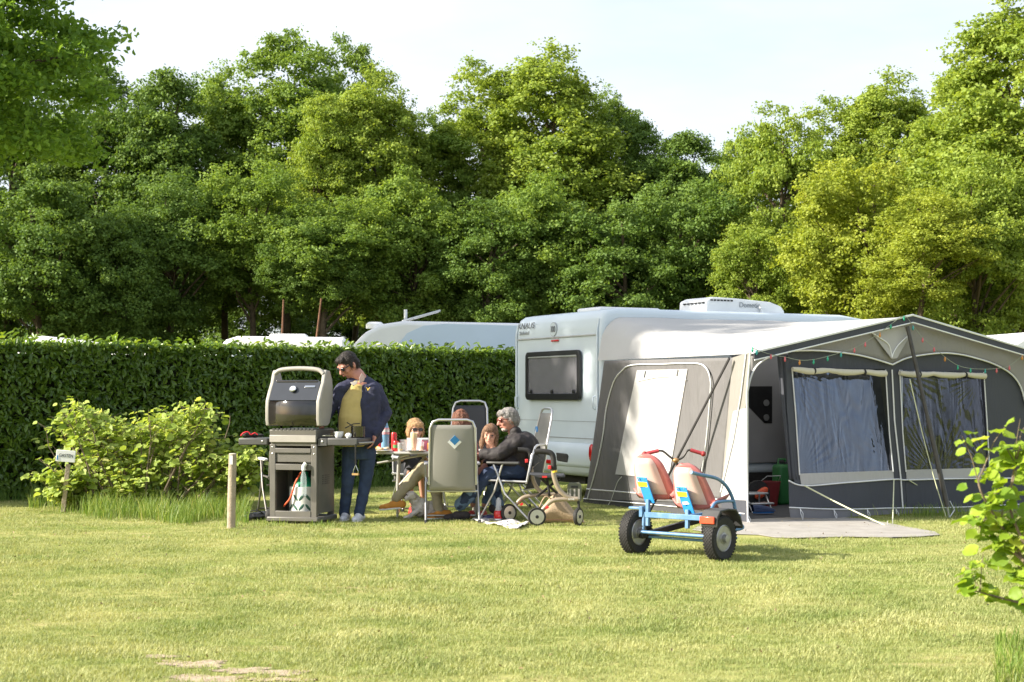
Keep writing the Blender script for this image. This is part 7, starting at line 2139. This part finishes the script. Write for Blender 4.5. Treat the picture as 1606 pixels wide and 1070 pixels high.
g1 = Vector((aN.x, aN.y, 0)); shoe_blob(om, g1 + Vector((.06, 0, .0)), g1 + Vector((-.17, -.05, 0)), M_slip, M_rub, .05, .09)
g1 = Vector((aF.x, aF.y, 0)); shoe_blob(om, g1 + Vector((-.05, 0, .06)), g1 + Vector((.17, -.10, .0)), M_slip, M_rub, .052, .10)

# ---- woman in the beige chair (seen from behind)
Z2 = 16.58
base = (W(708, 816, Z2).x, Z2, 0)
wo = thing('person', 'woman with reddish-brown hair, khaki trousers and orange shoes, seated in the beige chair', 'person', base)
j = lambda px, py, dy=0: J(px, py, Z2 + dy, base)
hc = j(722, 660, .12)
mb = MB(); M, P = head(mb, hc, (-.25, .95, -.15), 1.05, male=False)
nb = j(720, 684, .08); sh_l, sh_r = j(690, 694, .08), j(740, 694, .08)
chain(mb, [hc + Vector((0, 0, -.07)), nb], [.045, .055])
tors = [(j(716, 690, .08), .10, .07), (j(715, 699, .08), .17, .10), (j(713, 725, .06), .15, .11), (j(710, 752, .05), .18, .13)]
torso_loft(mb, [(c, a * .85, b * .85) for c, a, b in tors], 0)
elr, wrr = j(745, 722, .15), j(752, 712, .45); ell_, wrl = j(684, 722, .15), j(683, 712, .45)
chain(mb, [sh_r, elr, wrr], [.045, .036, .025]); chain(mb, [sh_l, ell_, wrl], [.045, .036, .025])
hp = j(708, 757, .06); k1, a1 = j(664, 733, .42), j(622, 782, .30); k2, a2 = j(680, 745, .50), j(688, 800, .25)
chain(mb, [hp + Vector((-.08, 0, 0)), k1, a1], [.08, .055, .038]); chain(mb, [hp + Vector((.02, 0, 0)), k2, a2], [.08, .055, .038])
hand(mb, wrr, (0, 1, 0), (0, 0, -1), .95, .4, -1); hand(mb, wrl, (0, 1, 0), (0, 0, -1), .95, .4, 1)
mb.build('body', M_skin, wo, remesh=.009, smoothit=2)
hair_cap(wo, P, M, hc, 1.05, M_hairr, [((0, -.012, .026), (.090, .100, .088)), ((0, -.045, -.045), (.098, .070, .11)), ((-.055, -.02, -.09), (.045, .06, .09)), ((.055, -.02, -.09), (.045, .06, .09)), ((0, -.03, .09), (.05, .06, .03))], .007, 26)
mb = MB(); torso_loft(mb, tors, 0); chain(mb, [sh_r, elr], [.06, .05]); chain(mb, [sh_l, ell_], [.06, .05]); mb.build('top', M_pinksh, wo, remesh=.010, smoothit=3, crinkle=.008, cscale=10)
mb = MB(); mb.ell(hp, (.19, .15, .11), 14, 10); chain(mb, [hp + Vector((-.08, .04, 0)), k1, a1], [.098, .078, .054]); chain(mb, [hp + Vector((.02, .04, 0)), k2, a2], [.098, .076, .055])
mb.build('trousers', M_khaki, wo, remesh=.010, smoothit=3, crinkle=.009, cscale=13)
shoe_blob(wo, a1 + Vector((.06, 0, -.11)), a1 + Vector((-.18, -.02, -.13)), M_oshoe, M_board, .045, .085)
g1 = Vector((a2.x, a2.y, 0)); shoe_blob(wo, g1 + Vector((.10, .02, 0)), g1 + Vector((-.12, -.08, 0)), M_oshoe, M_board, .047, .09)

# ---- child with sunglasses across the table
Z3 = 17.95
base = (W(650, 816, Z3).x, Z3, 0)
bo = thing('person', 'child with light brown bobbed hair and sunglasses sitting behind the table', 'person', base)
j = lambda px, py, dy=0: J(px, py, Z3 + dy, base)
hc = j(651, 672, .0)
mb = MB(); M, P = head(mb, hc, (.38, -.90, -.18), 1.05, male=False)
nb = j(649, 694, .03)
chain(mb, [hc + Vector((0, .02, -.08)), nb], [.038, .045])
tors = [(j(649, 696, .04), .08, .06), (j(649, 704, .04), .135, .08), (j(649, 730, .04), .12, .09), (j(650, 752, .02), .14, .11)]
torso_loft(mb, [(c, a * .85, b * .85) for c, a, b in tors], 0)
for s_ in (-1, 1):
    sh = j(649 + s_ * 15, 705, .03); el = j(649 + s_ * 20, 722, -.12); wr = j(649 + s_ * 12, 712, -.34)
    chain(mb, [sh, el, wr], [.036, .028, .02]); hand(mb, wr, (0, -1, 0), (0, 0, -1), .75, .4, s_)
    k = j(650 + s_ * 9, 741, -.40); a = j(655 + s_ * 9, 790, -.35); chain(mb, [j(650 + s_ * 7, 753, 0), k, a], [.06, .042, .028])
mb.build('body', M_skin, bo, remesh=.008, smoothit=2)
glasses(bo, P, M, 1.05)
mb = MB(); mb.ell(P(0, .098, -.060), (.018, .006, .006), 10, 6, M=M); mb.build('mouth', M_lip, bo)
hair_cap(bo, P, M, hc, 1.05, M_hairl, [((0, -.010, .032), (.090, .098, .086)), ((0, -.040, -.035), (.092, .066, .085)), ((-.078, .020, -.030), (.022, .045, .070)), ((.078, .010, -.030), (.020, .040, .070)), ((-.015, .072, .060), (.062, .030, .030)), ((-.055, .062, .030), (.024, .028, .036))], .004, 30)
mb = MB(); torso_loft(mb, tors, 0)
for s_ in (-1, 1): chain(mb, [j(649 + s_ * 15, 705, .03), j(649 + s_ * 20, 722, -.12)], [.048, .042])
mb.build('shirt', M_grshirt, bo, remesh=.009, smoothit=3, crinkle=.006)
mb = MB(); mb.ell(j(650, 752, .0), (.14, .12, .08), 12, 8)
for s_ in (-1, 1): chain(mb, [j(650 + s_ * 7, 753, 0), j(650 + s_ * 9, 741, -.38)], [.075, .06])
mb.build('shorts', M_grshirt, bo, remesh=.010, smoothit=2)
for s_ in (-1, 1):
    a = j(655 + s_ * 9, 790, -.35); g1 = Vector((a.x, a.y, 0)); shoe_blob(bo, g1 + Vector((0, .05, 0)), g1 + Vector((.01, -.15, 0)), M_rshoe, M_rshoe, .042, .075, 'clog')

# ---- girl beside the old man
Z4 = 17.35
base = (W(772, 816, Z4).x, Z4, 0)
gi = thing('person', 'girl with long brown hair peeping past the arm of the older man', 'person', base)
j = lambda px, py, dy=0: J(px, py, Z4 + dy, base)
hc = j(769, 680, .0)
mb = MB(); M, P = head(mb, hc, (-.10, -.95, -.25), 1.0, up=(.10, 0, 1), male=False)
nb = j(773, 702, .04); chain(mb, [hc + Vector((.01, .02, -.08)), nb], [.036, .042])
tors = [(j(773, 704, .05), .08, .06), (j(774, 712, .05), .13, .08), (j(775, 735, .05), .11, .09), (j(776, 755, .03), .13, .11)]
torso_loft(mb, [(c, a * .85, b * .85) for c, a, b in tors], 0)
for s_ in (-1, 1):
    sh = j(774 + s_ * 14, 713, .04); el = j(774 + s_ * 19, 730, -.1); wr = j(772 + s_ * 10, 722, -.26)
    chain(mb, [sh, el, wr], [.034, .027, .02]); hand(mb, wr, (-.4, -1, 0), (0, 0, -1), .72, .4, s_)
    k = j(772 + s_ * 9, 744, -.33); a = j(750 + s_ * 9, 792, -.30); chain(mb, [j(775 + s_ * 7, 754, 0), k, a], [.06, .042, .028])
mb.build('body', M_skin, gi, remesh=.008, smoothit=2)
for x in (-1, 1):
    mb = MB(); mb.ell(P(x * .031, .084, .002), (.013, .006, .008), 8, 6, M=M); mb.build('eye', M_ink, gi)
mb = MB(); mb.ell(P(0, .098, -.062), (.020, .006, .006), 10, 6, M=M); mb.build('mouth', M_lip, gi)
hair_cap(gi, P, M, hc, 1.0, M_hairm, [((0, -.012, .030), (.086, .096, .084)), ((0, -.045, -.06), (.085, .055, .11)), ((.078, .012, -.055), (.026, .045, .105)), ((-.074, .0, -.05), (.022, .040, .10)), ((.02, .07, .062), (.055, .028, .028)), ((.09, -.01, -.12), (.03, .04, .07))], .0045, 30)
mb = MB(); torso_loft(mb, tors, 0)
for s_ in (-1, 1): chain(mb, [j(774 + s_ * 14, 713, .04), j(774 + s_ * 19, 730, -.1)], [.046, .04])
mb.build('top', M_grshirt, gi, remesh=.009, smoothit=3, crinkle=.006)
mb = MB(); mb.ell(j(775, 755, .0), (.13, .12, .08), 12, 8)
for s_ in (-1, 1): chain(mb, [j(775 + s_ * 7, 754, 0), j(772 + s_ * 9, 744, -.33), j(752 + s_ * 9, 786, -.30)], [.072, .056, .042])
mb.build('trousers', M_jeanl, gi, remesh=.010, smoothit=2, crinkle=.006)
for s_ in (-1, 1):
    a = j(750 + s_ * 9, 792, -.30); g1 = Vector((a.x, a.y, 0)); shoe_blob(gi, g1 + Vector((0, .05, 0)), g1 + Vector((-.04, -.14, 0)), M_rshoe, M_rshoe, .040, .07, 'clog')

# ---- small dog lying under the table
base = (W(664, 806, 16.95).x, 16.95, 0)
dg_ = thing('dog', 'small white and tan dog lying on the grass under the table', 'dog', base)
j = lambda px, py, dy=0: J(px, py, 16.95 + dy, base)
M_fur = mat('white_fur', (0.6, 0.55, 0.5), .9, var=.2, scale=14, bump=.8, bscale=50, dirt=(.34, .17, .08), dscale=5, damt=.9)
mb = MB()
mb.ell(j(678, 800, .05), (.17, .11, .10), 16, 12); mb.ell(j(660, 796, .0), (.11, .10, .11), 14, 10)
cap(mb, j(655, 790, -.02), j(648, 781, -.05), .07, .055); mb.ell(j(645, 778, -.07), (.062, .060, .055), 14, 10)
cap(mb, j(641, 780, -.10), j(636, 783, -.14), .030, .022); mb.ell(j(634.5, 782, -.155), (.010, .010, .008), 8, 6)
for dx in (-1, 1):
    mb.ell(j(646 + dx * 6, 779, -.05), (.016, .028, .042), 10, 8)
    cap(mb, j(655, 802, -.03 + dx * .05), j(640, 811, -.10 + dx * .05), .030, .022); mb.ell(j(637, 811.5, -.12 + dx * .05), (.032, .025, .016), 10, 6)
mb.ell(j(690, 806, -.04), (.085, .05, .055), 12, 8); cap(mb, j(690, 811, -.08), j(678, 813, -.13), .022, .018)
cap(mb, j(700, 806, .05), j(708, 810, .08), .022, .010)
mb.build('body', M_fur, dg_, remesh=.009, smoothit=2, crinkle=.010, cscale=30)
for dx in (-1, 1):
    mb = MB(); mb.ell(j(641 + dx * 3, 776, -.115), .007, 8, 6); mb.build('eye', M_ink, dg_)
mb = MB(); mb.ell(j(633.5, 781.5, -.165), (.009, .008, .007), 8, 6); mb.build('nose', M_ink, dg_)
